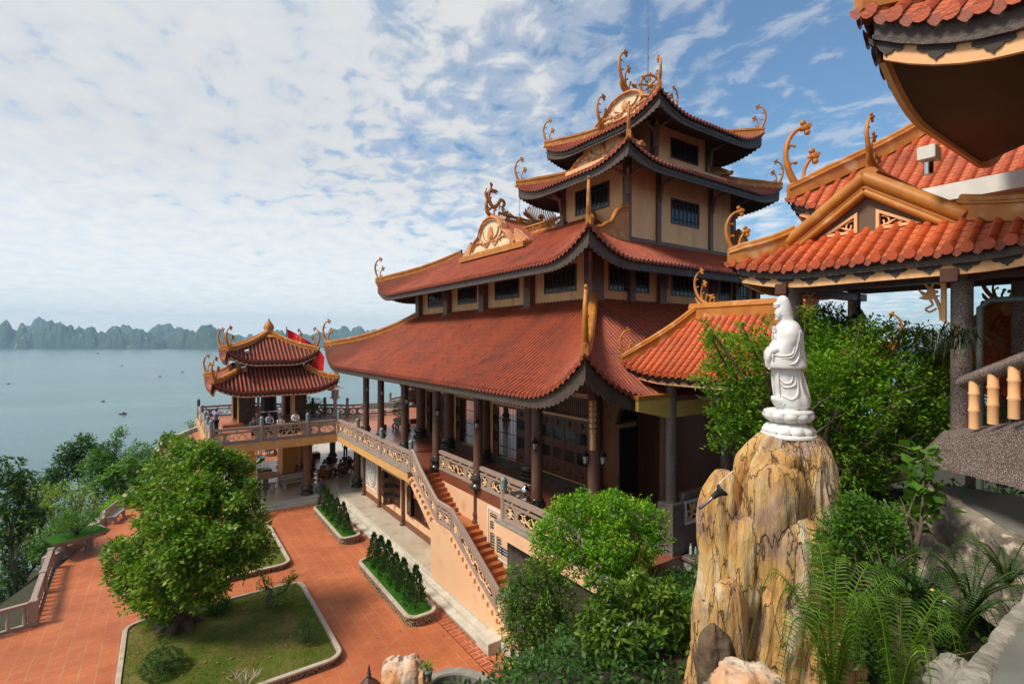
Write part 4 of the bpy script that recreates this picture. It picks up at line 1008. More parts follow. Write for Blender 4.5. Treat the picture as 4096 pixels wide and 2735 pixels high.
mb=loft([(815,395,728,135),(806,372,738,150),(780,362,742,150),(740,362,722,142),(700,366,702,135),(650,382,692,135),(600,410,686,140),(560,440,682,150),(500,452,676,155),(450,468,666,140),(415,478,650,112),(390,490,628,80)],M_WHITE,'mantle',foldfn=fold2)
ROWM=[(815,395,728,135),(780,362,742,150),(740,362,722,142),(700,366,702,135),(650,382,692,135),(600,410,686,140),(560,440,682,150),(500,452,676,155),(450,468,666,140),(415,478,650,112)]
ROWS=[(1140,462,768,135),(1085,448,768,135),(1040,452,752,125),(980,447,735,118),(900,436,712,112),(820,420,692,108)]
def onsurf(rows,x,y,side=1):
    rows=sorted(rows); y=min(max(y,rows[0][0]),rows[-1][0])
    for a,b in zip(rows[:-1],rows[1:]):
        if a[0]<=y<=b[0]: t=(y-a[0])/(b[0]-a[0]); xl,xr,hb=[lerp(a[i],b[i],t) for i in (1,2,3)]; break
    xc,aa=(xl+xr)/2,(xr-xl)/2; s=math.sqrt(max(0,1-min(1,((x-xc)/aa)**2)))
    return C0+F*((cx0-x)*k_)+S_*(side*hb*s*k_*.9)+V((0,0,(1420-y)*k_))
def ridges(mb,rows,sets,r=.016):
    for pts in sets:
        for sd_ in (1,-1):
            q=[onsurf(rows,p.x,p.y,sd_) for p in crs([V((a,b,0)) for a,b in pts],6)]; n=len(q); mb.tube(q,[r*sin(PI*(.12+.82*i/n)) for i in range(n)],M_WHITE,7)
ridges(mb,ROWM,([(596,470),(590,560),(574,650),(530,715),(450,720)],[(610,470),(606,600),(600,700),(560,760),(500,775)],[(625,470),(640,600),(655,690),(680,745)],[(560,620),(540,680),(470,700),(400,690)],[(650,520),(668,620),(690,700),(705,740)],[(430,620),(400,670),(395,740)]))
mb.build('mantle',ST)
ridges(mb0_,ROWS,([(585,830),(580,930),(560,960),(500,975),(470,940)],[(600,830),(600,960),(590,1040),(540,1080),(480,1050)],[(618,830),(630,960),(660,1060),(700,1100)],[(450,830),(460,960),(470,1060)],[(660,830),(690,960),(720,1060)],[(560,830),(548,920),(500,940),(465,900)])); mb0_.build('lower_robe',ST)
mb=loft([(440,500,640,100),(400,492,628,78),(370,488,616,68),(330,478,608,70),(290,474,600,72),(250,474,590,72),(210,470,575,66),(180,480,556,52),(162,500,535,25)],M_WHITE,'hood')
mb.build('hood',ST)
mb=MB(); q=lambda x,y,s=0.: C0+F*((cx0-x)*k_)+S_*s+V((0,0,(1420-y)*k_))
mb.sph(q(492,320),(.055,.052,.085),M_WHITE,14,10)         # face
mb.tube([q(462,290),q(453,325),q(460,332)],[.008,.014,.01],M_WHITE,6); mb.sph(q(462,345),(.014,.018,.01),M_WHITE,8,5); mb.sph(q(465,372),(.018,.02,.018),M_WHITE,8,5)
for s in (-1,1): mb.sph(q(470,305,s*.025),(.012,.016,.008),M_WHITE,8,5); mb.sph(q(500,330,s*.05),(.014,.01,.032),M_WHITE,8,5)
mb.sph(q(470,240),(.03,.05,.035),M_WHITE,10,6); mb.sph(q(462,262),(.014,.04,.012),M_WHITE,8,5)
mb.build('head',ST)
# raised hands, five fingers each
mb=MB()
for s in (.012,-.02):
    mb.tube([q(468,560,s*3),q(452,530,s*2),q(446,505,s)],[.034,.027,.022],M_WHITE,8); mb.sph(q(444,488,s),(.02,.012,.03),M_WHITE,8,6)
    for i,(dx,l) in enumerate(((-9,40),(-3,48),(3,50),(9,44))): mb.tube(crs([q(444+dx,480,s),q(442+dx,480-l*.6,s),q(444+dx*.9,480-l,s*.6)],3),[.0075]*4+[.006,.005,.004],M_WHITE,6)
    mb.tube([q(452,492,s),q(462,478,s*.8),q(463,462,s*.6)],[.009,.008,.005],M_WHITE,6)
mb.build('hands',ST)
mb=MB()   # hanging sleeve in front and the flourish at the toe
mb.tube(crs([q(440,640,.07),q(402,660,.06),q(378,710,.05),q(384,760,.04),q(396,800,.035),q(385,820,.03)],4),[.07,.065,.06,.06,.055,.05,.045,.045,.04,.04,.036,.034,.03,.03,.028,.026,.024,.022,.02,.018,.015],M_WHITE,8,flat=1.1)
mb.build('hanging_sleeve',ST); mb=MB(); mb.tube(crs([q(480,1120,.03),q(452,1100,.04),q(430,1080,.04),q(420,1055,.035)],4),[.06,.055,.052,.05,.045,.042,.04,.036,.034,.03,.026,.022,.018],M_WHITE,8,flat=1.6)
mb.build('drapery_hem',ST)
LB=MB(); 
LB.lathe([(.325,0),(.33,.02),(.32,.045),(.25,.06),(.24,.15),(.19,.19),(.19,.2),(.25,.24),(.27,.29),(.29,.33),(.25,.345),(.2,.35)],M_WHITE,C0,32)
lb=LB.build('lotus_base',ST)
for row,(n,r,z,h,w,op) in enumerate(((11,.24,.045,.12,.092,-.5),(11,.235,.2,.12,.092,.5))):
    mb=MB()
    for i in range(n):
        a=2*PI*(i+.5*row)/n; d=V((cos(a),sin(a),0)); sd=V((-d.y,d.x,0))
        def P(u,v):
            x=(u-.5)*2; return C0+d*((r if row else r+.05)+(.05 if row else -.05)*v*(1)+.045*cos(x*PI/2)*sin(PI*min(1,v*.9+.1)))+sd*(x*w*.95*math.sqrt(max(0,sin(PI*(.12+.8*v)))))+V((0,0,z+h*v))
        mb.grid(P,6,6,M_WHITE)
    mb.build('petals',lb)
# rock pillar --------------------------------------------------------
def rockmat(name):
    m,nt,b=newmat(name); b.inputs['Roughness'].default_value=.75; co=coords(nt)
    mp=N(nt,'ShaderNodeMapping'); mp.inputs['Scale'].default_value=(1.,1.,.2); nt.links.new(co,mp.inputs[0])
    n=N(nt,'ShaderNodeTexNoise',Scale=3.2,Detail=9.,Roughness=.6,Distortion=.8); nt.links.new(mp.outputs[0],n.inputs['Vector'])
    c=ramp(nt,n.outputs['Fac'],((.3,(.2,.13,.11)),(.38,(.42,.26,.2)),(.44,(.62,.33,.1)),(.52,(.7,.42,.14)),(.58,(.7,.47,.21)),(.64,(.74,.6,.4)),(.74,(.6,.5,.42))))
    n2=N(nt,'ShaderNodeTexNoise',Scale=1.6,Detail=4.); nt.links.new(co,n2.inputs['Vector'])
    c=mixc(nt,ramp(nt,n2.outputs['Fac'],((.5,(0,0,0)),(.62,(.75,)*3))),c,(.33,.21,.17))
    v=N(nt,'ShaderNodeTexVoronoi',feature='DISTANCE_TO_EDGE',Scale=4.); 
    ns=N(nt,'ShaderNodeTexNoise',Scale=6.,Detail=5.); nt.links.new(mp.outputs[0],ns.inputs['Vector'])
    nt.links.new(mixc(nt,.35,mp.outputs[0],ns.outputs['Color'],'ADD'),v.inputs['Vector'])
    cr=ramp(nt,v.outputs['Distance'],((.0,(1,1,1)),(.03,(0,0,0))))
    msk=ramp(nt,n2.outputs['Fac'],((.3,(0,0,0)),(.5,(1,1,1)))); cr=math_(nt,'MULTIPLY',cr,msk); c=mixc(nt,math_(nt,'MULTIPLY',cr,.6),c,(.12,.075,.055)); nt.links.new(c,b.inputs['Base Color'])
    n4=N(nt,'ShaderNodeTexNoise',Scale=14.,Detail=8.,Roughness=.7); nt.links.new(mp.outputs[0],n4.inputs['Vector'])
    h=math_(nt,'SUBTRACT',math_(nt,'ADD',math_(nt,'MULTIPLY',n4.outputs['Fac'],.5),n.outputs['Fac']),math_(nt,'MULTIPLY',cr,.5)); bump(nt,b,h,1.,.12); return m
M_ROCK=rockmat('ochre_rock')
def fbm(p,o=5,l=2.1): return noise.fractal(p,1.,l,o)
def rockloft(rows,dep,mt,seed=0.,nu=220,nv=200,groove=.14,flat=.8,name='rock',par=None,amp=.07):
    """rows (y, xl, xr) in photo units at distance dep"""
    P=crs([V(r) for r in rows],6); n=len(P)
    def fn(u,v):
        q=v*(n-1); i=min(int(q),n-2); r=P[i].lerp(P[i+1],q-i); w=2*PI*u
        m=(r.z-r.y)/2/1154.5*dep; c=at((r.y+r.z)/2,r.x,dep)
        d=_r*cos(w)+V((f0.x,f0.y,0)).normalized()*sin(w)*flat
        z=c.z
        q1=V((cos(w)*3.2+seed,sin(w)*3.2,z*.55)); wp=noise.noise(q1*.8)*.9; g=noise.noise(q1)*groove*1.5-abs(noise.noise(V((cos(w)*6.5+wp,sin(w)*6.5+seed,z*.8))))*groove*1.5-(max(0,.35-abs(noise.noise(V((cos(w)*9+wp,sin(w)*9+seed*2,z*.9+wp)))))**2)*groove*1.3+noise.noise(V((cos(w)*2,sin(w)*2+seed,z*4.2+wp*3)))*.035+noise.noise(V((cos(w)*14+wp*4,sin(w)*14,z*5)))*.02
        f=fbm(V((cos(w)*1.4*m*2+seed,sin(w)*1.4*m*2,z*1.5)))*amp
        vf=min(1,(v*12)) 
        return c+d*(m*(1+(g*vf)+f*vf))+V((0,0,.06*f*vf))
    mb=MB(); mb.grid(fn,nu,nv,mt,closeu=True)
    top=mb.v[:nu]; ct=sum((V(p) for p in top),V((0,0,0)))/nu
    mb.add(top+[ct],[(i,nu,(i+1)%nu) for i in range(nu)],mt,True); return mb
RK=thing('tall_rock',(6.5,3.4,2),'tall ochre and mauve artificial rock pillar carrying the white statue','rock')
rockloft([(992,1752,1866),(1000,1738,1880),(1030,1716,1900),(1070,1697,1910),(1120,1686,1918),(1180,1668,1935),(1250,1650,1950),(1330,1640,1950),(1420,1625,1945),(1500,1600,1940),(1600,1585,1945),(1700,1580,1945)],6.5,M_ROCK,1.3).build('main_rock',RK)
rockloft([(1078,1640,1672),(1095,1628,1690),(1130,1612,1700),(1180,1604,1705),(1250,1610,1720),(1330,1605,1720),(1420,1592,1720),(1520,1588,1720),(1640,1580,1720)],6.45,M_ROCK,7.7,60,80).build('left_shoulder',RK)
rockloft([(1185,1800,1850),(1200,1785,1880),(1235,1768,1905),(1290,1762,1915),(1360,1765,1915),(1400,1790,1890)],6.0,M_ROCK,3.1,60,50,amp=.1).build('rock_bulge',RK)
rockloft([(1060,1750,1800),(1075,1735,1830),(1110,1722,1842),(1160,1718,1845),(1230,1720,1835),(1330,1726,1825)],6.12,M_ROCK,5.1,60,60,amp=.08).build('rock_bulge',RK)
for (x,y0,w,h,dp_,sd_) in ((1872,1090,34,170,6.2,2.2),(1712,1180,36,230,6.14,4.4),(1668,1330,40,240,6.06,8.8),(1795,1028,44,90,6.2,6.6),(1850,1045,32,100,6.24,1.9),(1830,1235,46,160,5.95,3.9)):
    rockloft([(y0,x-w*.35,x+w*.35),(y0+h*.06,x-w*.75,x+w*.75),(y0+h*.2,x-w,x+w),(y0+h*.5,x-w*1.05,x+w*1.05),(y0+h*.8,x-w*.9,x+w*.9),(y0+h,x-w*.5,x+w*.5)],dp_,M_ROCK,sd_,44,50,amp=.1,groove=.16).build('rock_bulge',RK)
def boulder(c,r,mt,seed,label,name='boulder',cat='rock',grp=None,n=26,amp=.3):
    c=V(c); mb=MB()
    def fn(u,v):
        a=2*PI*u; b=PI*v-PI/2; d=V((cos(b)*cos(a),cos(b)*sin(a),sin(b))); m=1+amp*fbm(d*1.3+V((seed,0,0)),5)+.08*abs(noise.noise(d*4+V((0,seed,0))))
        return c+V((d.x*r[0],d.y*r[1],d.z*r[2]))*m
    mb.grid(fn,n*2,n,mt,closeu=True); return tag(mb.build(name),label,cat,grp)
c=at(925,1572,14.4); boulder(c,(.68,.68,.85),M_ROCKW,2.2,'rounded white and orange boulder at the pond edge, bottom of the view')
c=at(968,1590,14.2); boulder(c,(.25,.3,.75),M_ROCKW,9.2,'narrow orange boulder leaning against the white one')
boulder(at(1640,1530,5.6),(.22,.2,.42),mat('dark_brown_rock',(.12,.075,.04),(.05,.035,.02),sc=4,rough=.8,bmp=1.,bsc=9,bd=.05),4.2,'dark brown twisted stone at the left foot of the ochre rock')
boulder(at(1720,1580,4.6),(.35,.3,.2),M_ROCKW,6.2,'pale low stone in front of the ochre rock')
boulder(at(1650,1580,5.3),(.14,.14,.14),M_ROCKG,3.2,'small grey stone below the dark brown one')
boulder(at(1215,1535,14.6),(.3,.35,.8),M_ROCKG,8.4,'upright grey rock at the right end of the pond wall')
boulder(at(2130,1310,6.6),(.5,.4,.45),M_ROCKG,5.5,'grey boulder below the rough garden wall')
boulder(at(2050,1335,6.2),(.25,.25,.28),M_ROCKG,1.5,'smaller rounded grey boulder beside the bigger one below the garden wall')
# spotlight on the rock
SPt=at(1634,1140,6.1); t=thing('spotlight',SPt,'small black spotlight clamped on the left shoulder of the rock','lamp')
mb=MB(); mb.lathe([(.03,0),(.035,.05),(.05,.1),(.075,.13),(.08,.15),(.08,.165)],M_BRONZE,(0,0,0),14); mb.xf(Matrix.Translation(SPt)@Matrix.Rotation(.7,4,'X')@Matrix.Rotation(.5,4,'Y')); mb.build('housing',t)
mb=MB(); mb.lathe([(.06,0),(.06,.004)],M_LGL,(0,0,.166),14); mb.xf(Matrix.Translation(SPt)@Matrix.Rotation(.7,4,'X')@Matrix.Rotation(.5,4,'Y')); mb.build('glass',t)
mb=MB(); mb.tube([SPt,at(1618,1155,6.1),at(1604,1165,6.05)],[.02,.018,.022],M_METAL,7); mb.tube(crs([SPt,at(1650,1108,6.1),at(1680,1080,6.2)],4),.008,M_WPAINT,5); mb.build('bracket',t)
# ================================================================= roofed walkway, gate and the roofs on the right
def board(rf,par,which,dk=.17,cr=.15,inset=.07,lobe=.42,off=.02):
    """dark eave board with a cream board below it carrying dark leaf pendants"""
    mb=MB(); m2=MB(); m3=MB()
    for k in which:
        A,e,n,W,Ln,da,db=rf.sides[k]
        z=lambda x: rf.z(0,min(max(x,0),max(Ln-x,0)))-off
        N_=int(Ln/.25)+2
        def strip(mb,i0,i1,f0,f1,mt,a=0.,b=1.):
            vs=[]
            for j in range(N_+1):
                x=lerp(inset+i0,Ln-inset-i0,j/N_)
                for q in (i0,i1):
                    p=A+e*x+n*q; vs+=[V((p.x,p.y,z(x)-f0)),V((p.x,p.y,z(x)-f1))]
            fs=[]
            for j in range(N_):
                c=j*4; fs+=[(c,c+1,c+5,c+4),(c+2,c+6,c+7,c+3),(c+1,c+3,c+7,c+5),(c,c+4,c+6,c+2)]
            mb.add(vs,fs,mt)
        strip(mb,inset,inset+.06,.0,dk,rf.fmat); strip(m2,inset+.07,inset+.13,dk*.7,dk+cr,M_CREAM)
        c=int(Ln/lobe)
        for i in range(c):
            x=(i+.5)*Ln/c; w=lobe*.36; p=A+e*x+n*(inset+.05); zz=z(x)-dk+.01; sl=(z(x+.05)-z(x-.05))/.1
            s_=[(-1,0),(-1.02,-.25),(-.75,-.4),(-.5,-.38),(-.35,-.6),(-.12,-.72),(0,-.9),(.12,-.72),(.35,-.6),(.5,-.38),(.75,-.4),(1.02,-.25),(1,0)]
            m3.prism([[(a*w,b*cr*.95+sl*a*w) for a,b in s_]],(p.x,p.y,zz),e,(0,0,1),n*.02,M_LEAFD)
    f=mb.build('eave_board',par); m2.build('cream_board',f); m3.build('leaf_pendants',f); return f
M_LEAFD=mat('dark_pendant_paint',(.035,.025,.022),(.05,.035,.03),sc=9,rough=.7)
def lotusbr(par,x,y,z,d,s=1.,mt=None):
    """cream openwork lotus bracket beside a column; d = horizontal direction away from the column"""
    mt=mt or M_CREAM; d=V(d).normalized(); mb=MB(); P=lambda a,b: V((x,y,z))+d*(a*s)+V((0,0,b*s))
    mb.prism([[(0.,0),(.1*s,0),(.1*s,-1.*s),(0.,-1.1*s)]],(x,y,z),d,(0,0,1),V((-d.y,d.x,0))*.06,mt)
    mb.tube(crs([P(.55,.0),P(.42,-.08),P(.3,-.3),P(.2,-.5),P(.12,-.75),P(.1,-1.)],3),[.03*s]*6+[.045*s]*10,mt,5)
    for a,l in ((0,.28),(.8,.3),(-.8,.26),(1.5,.2),(-1.4,.22)):
        t=V((0,0,cos(a)))+d*sin(a); c=P(.36,-.42); mb.tube([c,c+t*(l*.5*s),c+t*(l*s)],[.05*s,.055*s,.008],mt,5)
    mb.tube(crs([P(.36,-.42),P(.28,-.6),P(.42,-.7),P(.34,-.78),P(.2,-.7)],3),.03*s,mt,5)
    mb.tube(crs([P(.1,-.1),P(.25,-.05),P(.3,-.2),P(.18,-.3)],3),.03*s,mt,5); return mb.build('lotus_bracket',par)
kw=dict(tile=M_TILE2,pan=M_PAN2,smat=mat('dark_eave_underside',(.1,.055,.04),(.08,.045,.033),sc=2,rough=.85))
def ridgebeam(par,p0,p1,h=.34,w=.14,name='ridge'):
    p0,p1=V(p0),V(p1); d=(p1-p0).normalized(); sd=V((-d.y,d.x,0)).normalized(); mb=MB()
    prof=[(-w,-.1),(-w,h*.5),(-w*1.2,h*.56),(-w*1.2,h*.64),(-w,h*.7),(-w*.9,h*.88),(-w*.4,h),(w*.4,h),(w*.9,h*.88),(w,h*.7),(w*1.2,h*.64),(w*1.2,h*.56),(w,h*.5),(w,-.1)]
    vs=[p+sd*a+V((0,0,b)) for p in (p0,p1) for a,b in prof]; m=len(prof)
    mb.add(vs,[(q,(q+1)%m,m+(q+1)%m,m+q) for q in range(m)]+[tuple(range(m)),tuple(range(2*m-1,m-1,-1))],M_ORANGE); return mb.build(name,par)
# ---- walkway roof
WK=thing('roofed_walkway',(12.25,9.5,0),'covered walkway with small bright orange-red tiled roof beside the temple corner','pavilion')
RA=Roof((11.5,15.5),(6.1,10.8),5.27,(13.45,13.55),(6.2,9.6),6.98,.26,1.6,p=2.,c=.12,sp=.235,rr=.062,soff=.12,**kw)
ra=RA.tiles('xY','X').build('tiled_roof',WK); board(RA,ra,'xY',lobe=.36,dk=.16,cr=.13); RA.soffit(which='xY').build('soffit',ra)
hp=RA.hips(('Y','X'),w=.13,h=.32)
for mb,p,d in hp: mb.build('hip_ridge',ra)
horn(ra,hp[0][1]+V((0,0,.05)),hp[0][2],.62)
ridgebeam(ra,(13.5,9.75,7.0),(13.5,6.1,7.0),.36); horn(ra,V((13.5,9.6,7.42)),V((0,-1,0)),.6)
mb=MB(); mb.lathe([(.155,1.49),(.155,5.5)],M_TERR,(12.24,9.53,0),16); mb.build('column',WK)
mb=MB(); mb.bevbox(11.98,12.5,9.26,9.8,-.4,1.49,M_TERR,.02); mb.build('pedestal',WK)
mb=MB(); mb.bevbox(12.05,12.25,9.8,11.2,.0,.95,M_TERR,.01); mb.bevbox(12.0,12.3,9.8,11.2,.95,1.08,M_TERR,.01); mb.build('parapet',WK)
for (x,y) in ((15.,9.53),(12.24,6.4),(15.2,6.4)):
    mb=MB(); mb.lathe([(.155,-.0),(.155,5.5)],M_TERR,(x,y,0),14); mb.build('column',WK)
lotusbr(WK,12.4,9.53,5.2,(1,0,0),.5)
mb=MB(); mb.box(16.,16.2,6.2,14.2,0,5.3,M_DARKB); mb.box(16.2,24,9.2,9.4,0,4.6,M_DARKB); mb.build('light_blocking_rear_wall',WK)  # walls added to block light from the right; dark colour imitates deep shade
mb=MB(); mb.box(12.1,12.4,6.2,9.6,5.02,5.2,M_CREAM); mb.box(12.2,15.3,9.4,9.65,5.0,5.2,M_DARKB); mb.build('beam',WK)
pw=MB()
pw.prism([rect(12.5,16,.0,1.6),rect(12.62,13.3,.86,1.44)[::-1]],(0,9.3,0),(1,0,0),(0,0,1),(0,.14,0),M_TERR); pw.box(12.5,16,9.24,9.48,1.6,1.72,M_TERR)
w_=pw.build('walkway_parapet'); tag(w_,'speckled parapet with a white framed openwork window beside the rock','wall')
mb=MB(); mb.prism([rect(12.56,13.36,.8,1.5),rect(12.64,13.28,.88,1.42)[::-1]],(0,9.27,0),(1,0,0),(0,0,1),(0,.1,0),M_WPAINT); f=mb.build('window_frame',w_)
mb=MB(); P=lambda a,b: V((12.96+a,9.32,1.15+b))
for q in ([(-.3,-.2),(-.1,-.22),(.0,-.05),(.02,.2)],[(.0,-.05),(-.18,.02),(-.28,-.08),(-.2,-.14)],[(.0,0),(.15,.05),(.28,.0)],[(.02,.02),(.12,.14),(.1,.25)],[(0,.05),(-.1,.14),(-.12,.24)],[(0,-.1),(.14,-.12),(.26,-.22)]): mb.tube(crs([P(*a) for a in q],3),.035,M_SCROLL,5)
mb.build('scrollwork',f)
# gutter pieces linking temple eave and walkway
mb=MB(); mb.prism([[(10.75,4.58),(12.25,4.62),(12.25,4.0),(12.1,3.95),(10.75,4.25)]],(0,9.45,0),(1,0,0),(0,0,1),(0,.12,0),M_GUT:=mat('yellow_gutter',(.75,.5,.12),(.68,.44,.1),sc=2,rough=.5)); mb.box(10.7,12.3,9.4,9.6,4.58,4.68,M_ORANGE)
mb.box(12.35,16,9.4,9.55,3.98,4.45,M_GUT); mb.box(12.35,16,9.38,9.6,4.45,4.6,M_PLINTH); tag(mb.build('gutter'),'yellow rain gutter joining the temple eave to the walkway column','gutter')
# ledge with bottles
mb=MB(); mb.bevbox(12.3,13.3,6.9,9.3,-.12,0,M_TERR,.02); mb.box(12.42,13.3,6.9,9.3,-1.2,-.12,M_TERR); mb.box(11.95,12.1,6.6,9.4,-.9,-.62,M_GREY); mb.box(11.9,12.45,6.6,9.4,-1.2,-.9,M_GREY); lg=mb.build('ledge'); tag(lg,'speckled stone washing ledge in front of the walkway parapet','ledge')
mb=MB(); mb.grid(lambda u,v:V((12.37+.03*sin(u*40)*v,9.2-1.3*u,-.04-.62*v)),26,4,mat('pale_grey_cloth',(.36,.36,.33),(.3,.3,.28),rough=.9)); o=mb.build('hanging_cloth'); tag(o,'grey cloth hung over the front of the stone ledge','cloth')
def bottle(x,y,z,h,r,mt,cap,label,prof=None):
    mb=MB(); mb.lathe(prof or [(r,0),(r,h*.62),(r*.8,h*.75),(r*.4,h*.82),(r*.4,h*.9)],mt,(x,y,z),10); t=tag(mb.build('bottle'),label,'bottle','bottles on the ledge')
    mb=MB(); mb.lathe([(r*.48,0),(r*.45,h*.14)],cap,(x,y,z+h*.88),8); mb.build('cap',t)
M_BLUEP=mat('pale_blue_plastic',(.3,.5,.62),(.26,.45,.58),rough=.35); M_REDP=mat('red_plastic',(.6,.03,.02),rough=.4)
bottle(12.62,9.12,0,.3,.045,M_WPAINT,M_WPAINT,'tall white bottle, leftmost on the ledge'); bottle(12.66,8.98,0,.24,.04,M_BLUEP,M_WPAINT,'pale blue pump bottle on the ledge')
bottle(12.78,8.9,0,.15,.055,M_WPAINT,M_REDP,'short white jar with a red lid on the ledge',[(.055,0),(.055,.11),(.06,.12)]); bottle(12.86,8.82,0,.13,.045,M_GOLD,M_BLUEP,'small yellow cup holding brushes on the ledge',[(.04,0),(.05,.12)])
mb=MB(); mb.lathe([(.04,0),(.13,.03),(.17,.035)],M_STEEL,(12.82,8.55,.0),18); tag(mb.build('tray'),'round shiny metal dish on the stone ledge','dish')
# ---- gate pavilion with gable facing left
GT=thing('gate_pavilion',(10,3.8,4.2),'gate pavilion with brown gable, two triangular openwork vents and heavy orange verges','pavilion')
RB=Roof((9.2,14.),(.75,5.8),7.5,(10.02,13.2),(2.4,4.95),8.1,.26,1.5,p=2.,c=.1,sp=.225,rr=.064,soff=.1,**kw)
rb=RB.tiles('xY','yX').build('skirt_roof',GT); board(RB,rb,'xYy',lobe=.4,dk=.17,cr=.15); RB.soffit(which='xYy').build('soffit',rb)
hp=RB.hips(('x','Y'),w=.13,h=.34)
for mb,p,d in hp: mb.build('hip_ridge',rb); horn(rb,p+V((0,0,.06)),d,.62)
ym=3.7
mb=MB(); M_GABW=mat('brown_gable_plaster',(.17,.11,.075),(.14,.09,.06),sc=2,rough=.85,bmp=.2,bsc=60)
tri=lambda s:[(ym+s*.16,8.1+.03),(ym+s*.16,8.42),(ym+s*.72,8.12+.03)] 
mb.prism([[(2.35,8.0),(5.05,8.0),(ym,9.0)],tri(1)[::-1],tri(-1)],(10.02,0,0),(0,1,0),(0,0,1),(.12,0,0),M_GABW); gw=mb.build('gable_wall',GT)
for s in (1,-1):
    t3=[(ym+s*.14,8.1),(ym+s*.14,8.46),(ym+s*.78,8.1)]; t2=[(ym+s*.19,8.15),(ym+s*.19,8.38),(ym+s*.6,8.15)]
    mb=MB(); mb.prism([t3,t2[::-1]],(9.98,0,0),(0,1,0),(0,0,1),(.08,0,0),M_CREAM); P=lambda a,b: V((10.02,ym+s*a,b))
    for q in ([(.2,8.16),(.32,8.2),(.3,8.3),(.22,8.33)],[(.3,8.17),(.42,8.24),(.5,8.19),(.44,8.16)],[(.26,8.18),(.24,8.26)]): mb.tube(crs([P(*a) for a in q],3),.018,M_CREAM,5)
    mb.build('gable_vent',gw)
for s in (1,-1):
    mb=MB(); e=V((0,s*1.35,-.95)).normalized()
    p0=V((9.98,ym,9.02)); p1=p0+V((0,s*1.33,-.93))
    for o,r in ((0.0,.12),(-.16,.05),(-.25,.06)): mb.tube([p0+V((-.06,0,o)),p1+V((-.06,0,o))],r,M_ORANGE,8)
    mb.add([p0+V((-.02,0,.1)),p1+V((-.02,0,.1)),p1+V((-.02,0,-.3)),p0+V((-.02,0,-.3)),p0+V((.3,0,.1)),p1+V((.3,0,.1)),p1+V((.3,0,-.3)),p0+V((.3,0,-.3))],[(0,1,2,3),(7,6,5,4),(0,4,5,1),(3,2,6,7)],M_ORANGE); mb.build('verge',gw)
mb=MB(); 
for s in (1,-1):
    mb.grid(lambda u,t:V((lerp(10.1,13.8,u),ym+s*1.35*(1-t),8.07+.93*t)),8,3,M_PAN2,flip=s>0)
    for i in range(16):
        x=10.35+i*.23; mb.tube([V((x,ym+s*1.35,8.1)),V((x,ym,9.02))],.06,M_TILE2,6)
mb.build('upper_roof',GT); ridgebeam(GT,(10.0,ym,9.0),(13.8,ym,9.0),.2); horn(GT,V((10.02,ym,9.36)),V((1,0,0)),.5)
for (x,y,r) in ((10.,4.9,.12),(10.,2.43,.135),(12.6,4.9,.12),(12.9,2.3,.14)):
    mb=MB(); mb.lathe([(r,0),(r,3.4)],M_TERR,(x,y,4.2),16); mb.build('column',GT)
lotusbr(GT,10.12,4.85,7.15,(.9,-.5,0),.55); lotusbr(GT,9.96,2.6,7.15,(0,1,0),.62)
mb=MB(); mb.box(9.9,10.1,.8,5.2,7.12,7.22,M_DARKB); mb.box(10.1,13,4.8,5.,7.1,7.25,M_DARKB); mb.box(9.95,13.4,1,5,7.3,7.34,M_BLACK)
mb.bevbox(9.26,9.34,2.3,2.5,7.05,7.25,M_DARKB,.01); mb.bevbox(9.26,9.36,4.7,4.9,7.05,7.25,M_DARKB,.01); mb.build('beam',GT)
mb=MB(); mb.tube([V((9.9,2.2,4.)),V((9.9,2.2,6.7)),V((9.95,2.1,6.8)),V((9.95,.5,6.82))],.045,mat('grey_green_pipe',(.09,.11,.11),rough=.5),8); mb.build('drain_pipe',GT)
def lantern(x,y,z,label,s=1.,grp='wall lanterns',d=(0,0)):
    t=thing('lantern',(x,y,z),label,'lantern',grp); mb=MB()
    mb.lathe([(.02*s,.3*s),(.1*s,.22*s),(.12*s,.2*s),(.03*s,.36*s),(.015*s,.4*s)],M_BRONZE,(x,y,z),6); mb.lathe([(.02*s,-.06*s),(.05*s,-.03*s),(.07*s,0),(.06*s,.01*s)],M_BRONZE,(x,y,z),6)
    mb.tube(crs([(x,y,z+.38*s),(x-.04*s,y,z+.5*s),(x+.05*s+d[0]*.5,y+d[1]*.5,z+.52*s),(x+d[0],y+d[1],z+.3*s)],3),.012*s,M_BRONZE,5)
    for i in range(6): a=PI*i/3; mb.tube([V((x+.065*s*cos(a),y+.065*s*sin(a),z)),V((x+.1*s*cos(a),y+.1*s*sin(a),z+.21*s))],.008*s,M_BRONZE,4)
    mb.build('lantern_frame',t); mb=MB(); mb.lathe([(.055*s,0),(.09*s,.21*s)],M_LGL,(x,y,z),6,smooth=False); mb.build('glass',t); return t
lantern(11.4,4.35,6.42,'black lantern hanging under the gate roof behind the statue',1.2,grp='gate lanterns')
for x,y,z,l,d in ((10.9,32.45,2.9,'wall lantern on the leftmost gallery column',(0,.25)),(10.9,29.75,2.9,'wall lantern on the second gallery column from the left',(0,.2)),(10.9,26.0,2.75,'wall lantern on the third gallery column from the left',(0,.25)),(10.82,22.02,2.6,'wall lantern on the gallery column above the stair head',(.1,.2)),(10.7,18.12,2.55,'wall lantern on the gallery column right of the staircase',(.15,.2)),(10.65,14.05,2.4,'wall lantern on the gallery column beside the steel urn',(.2,.2)),(10.62,11.45,2.45,'left one of two lanterns on the temple corner column',(.2,0)),(11.0,11.08,2.45,'right one of two lanterns on the temple corner column',(0,.2))):
    lantern(x,y,z,l,1.15,d=d)
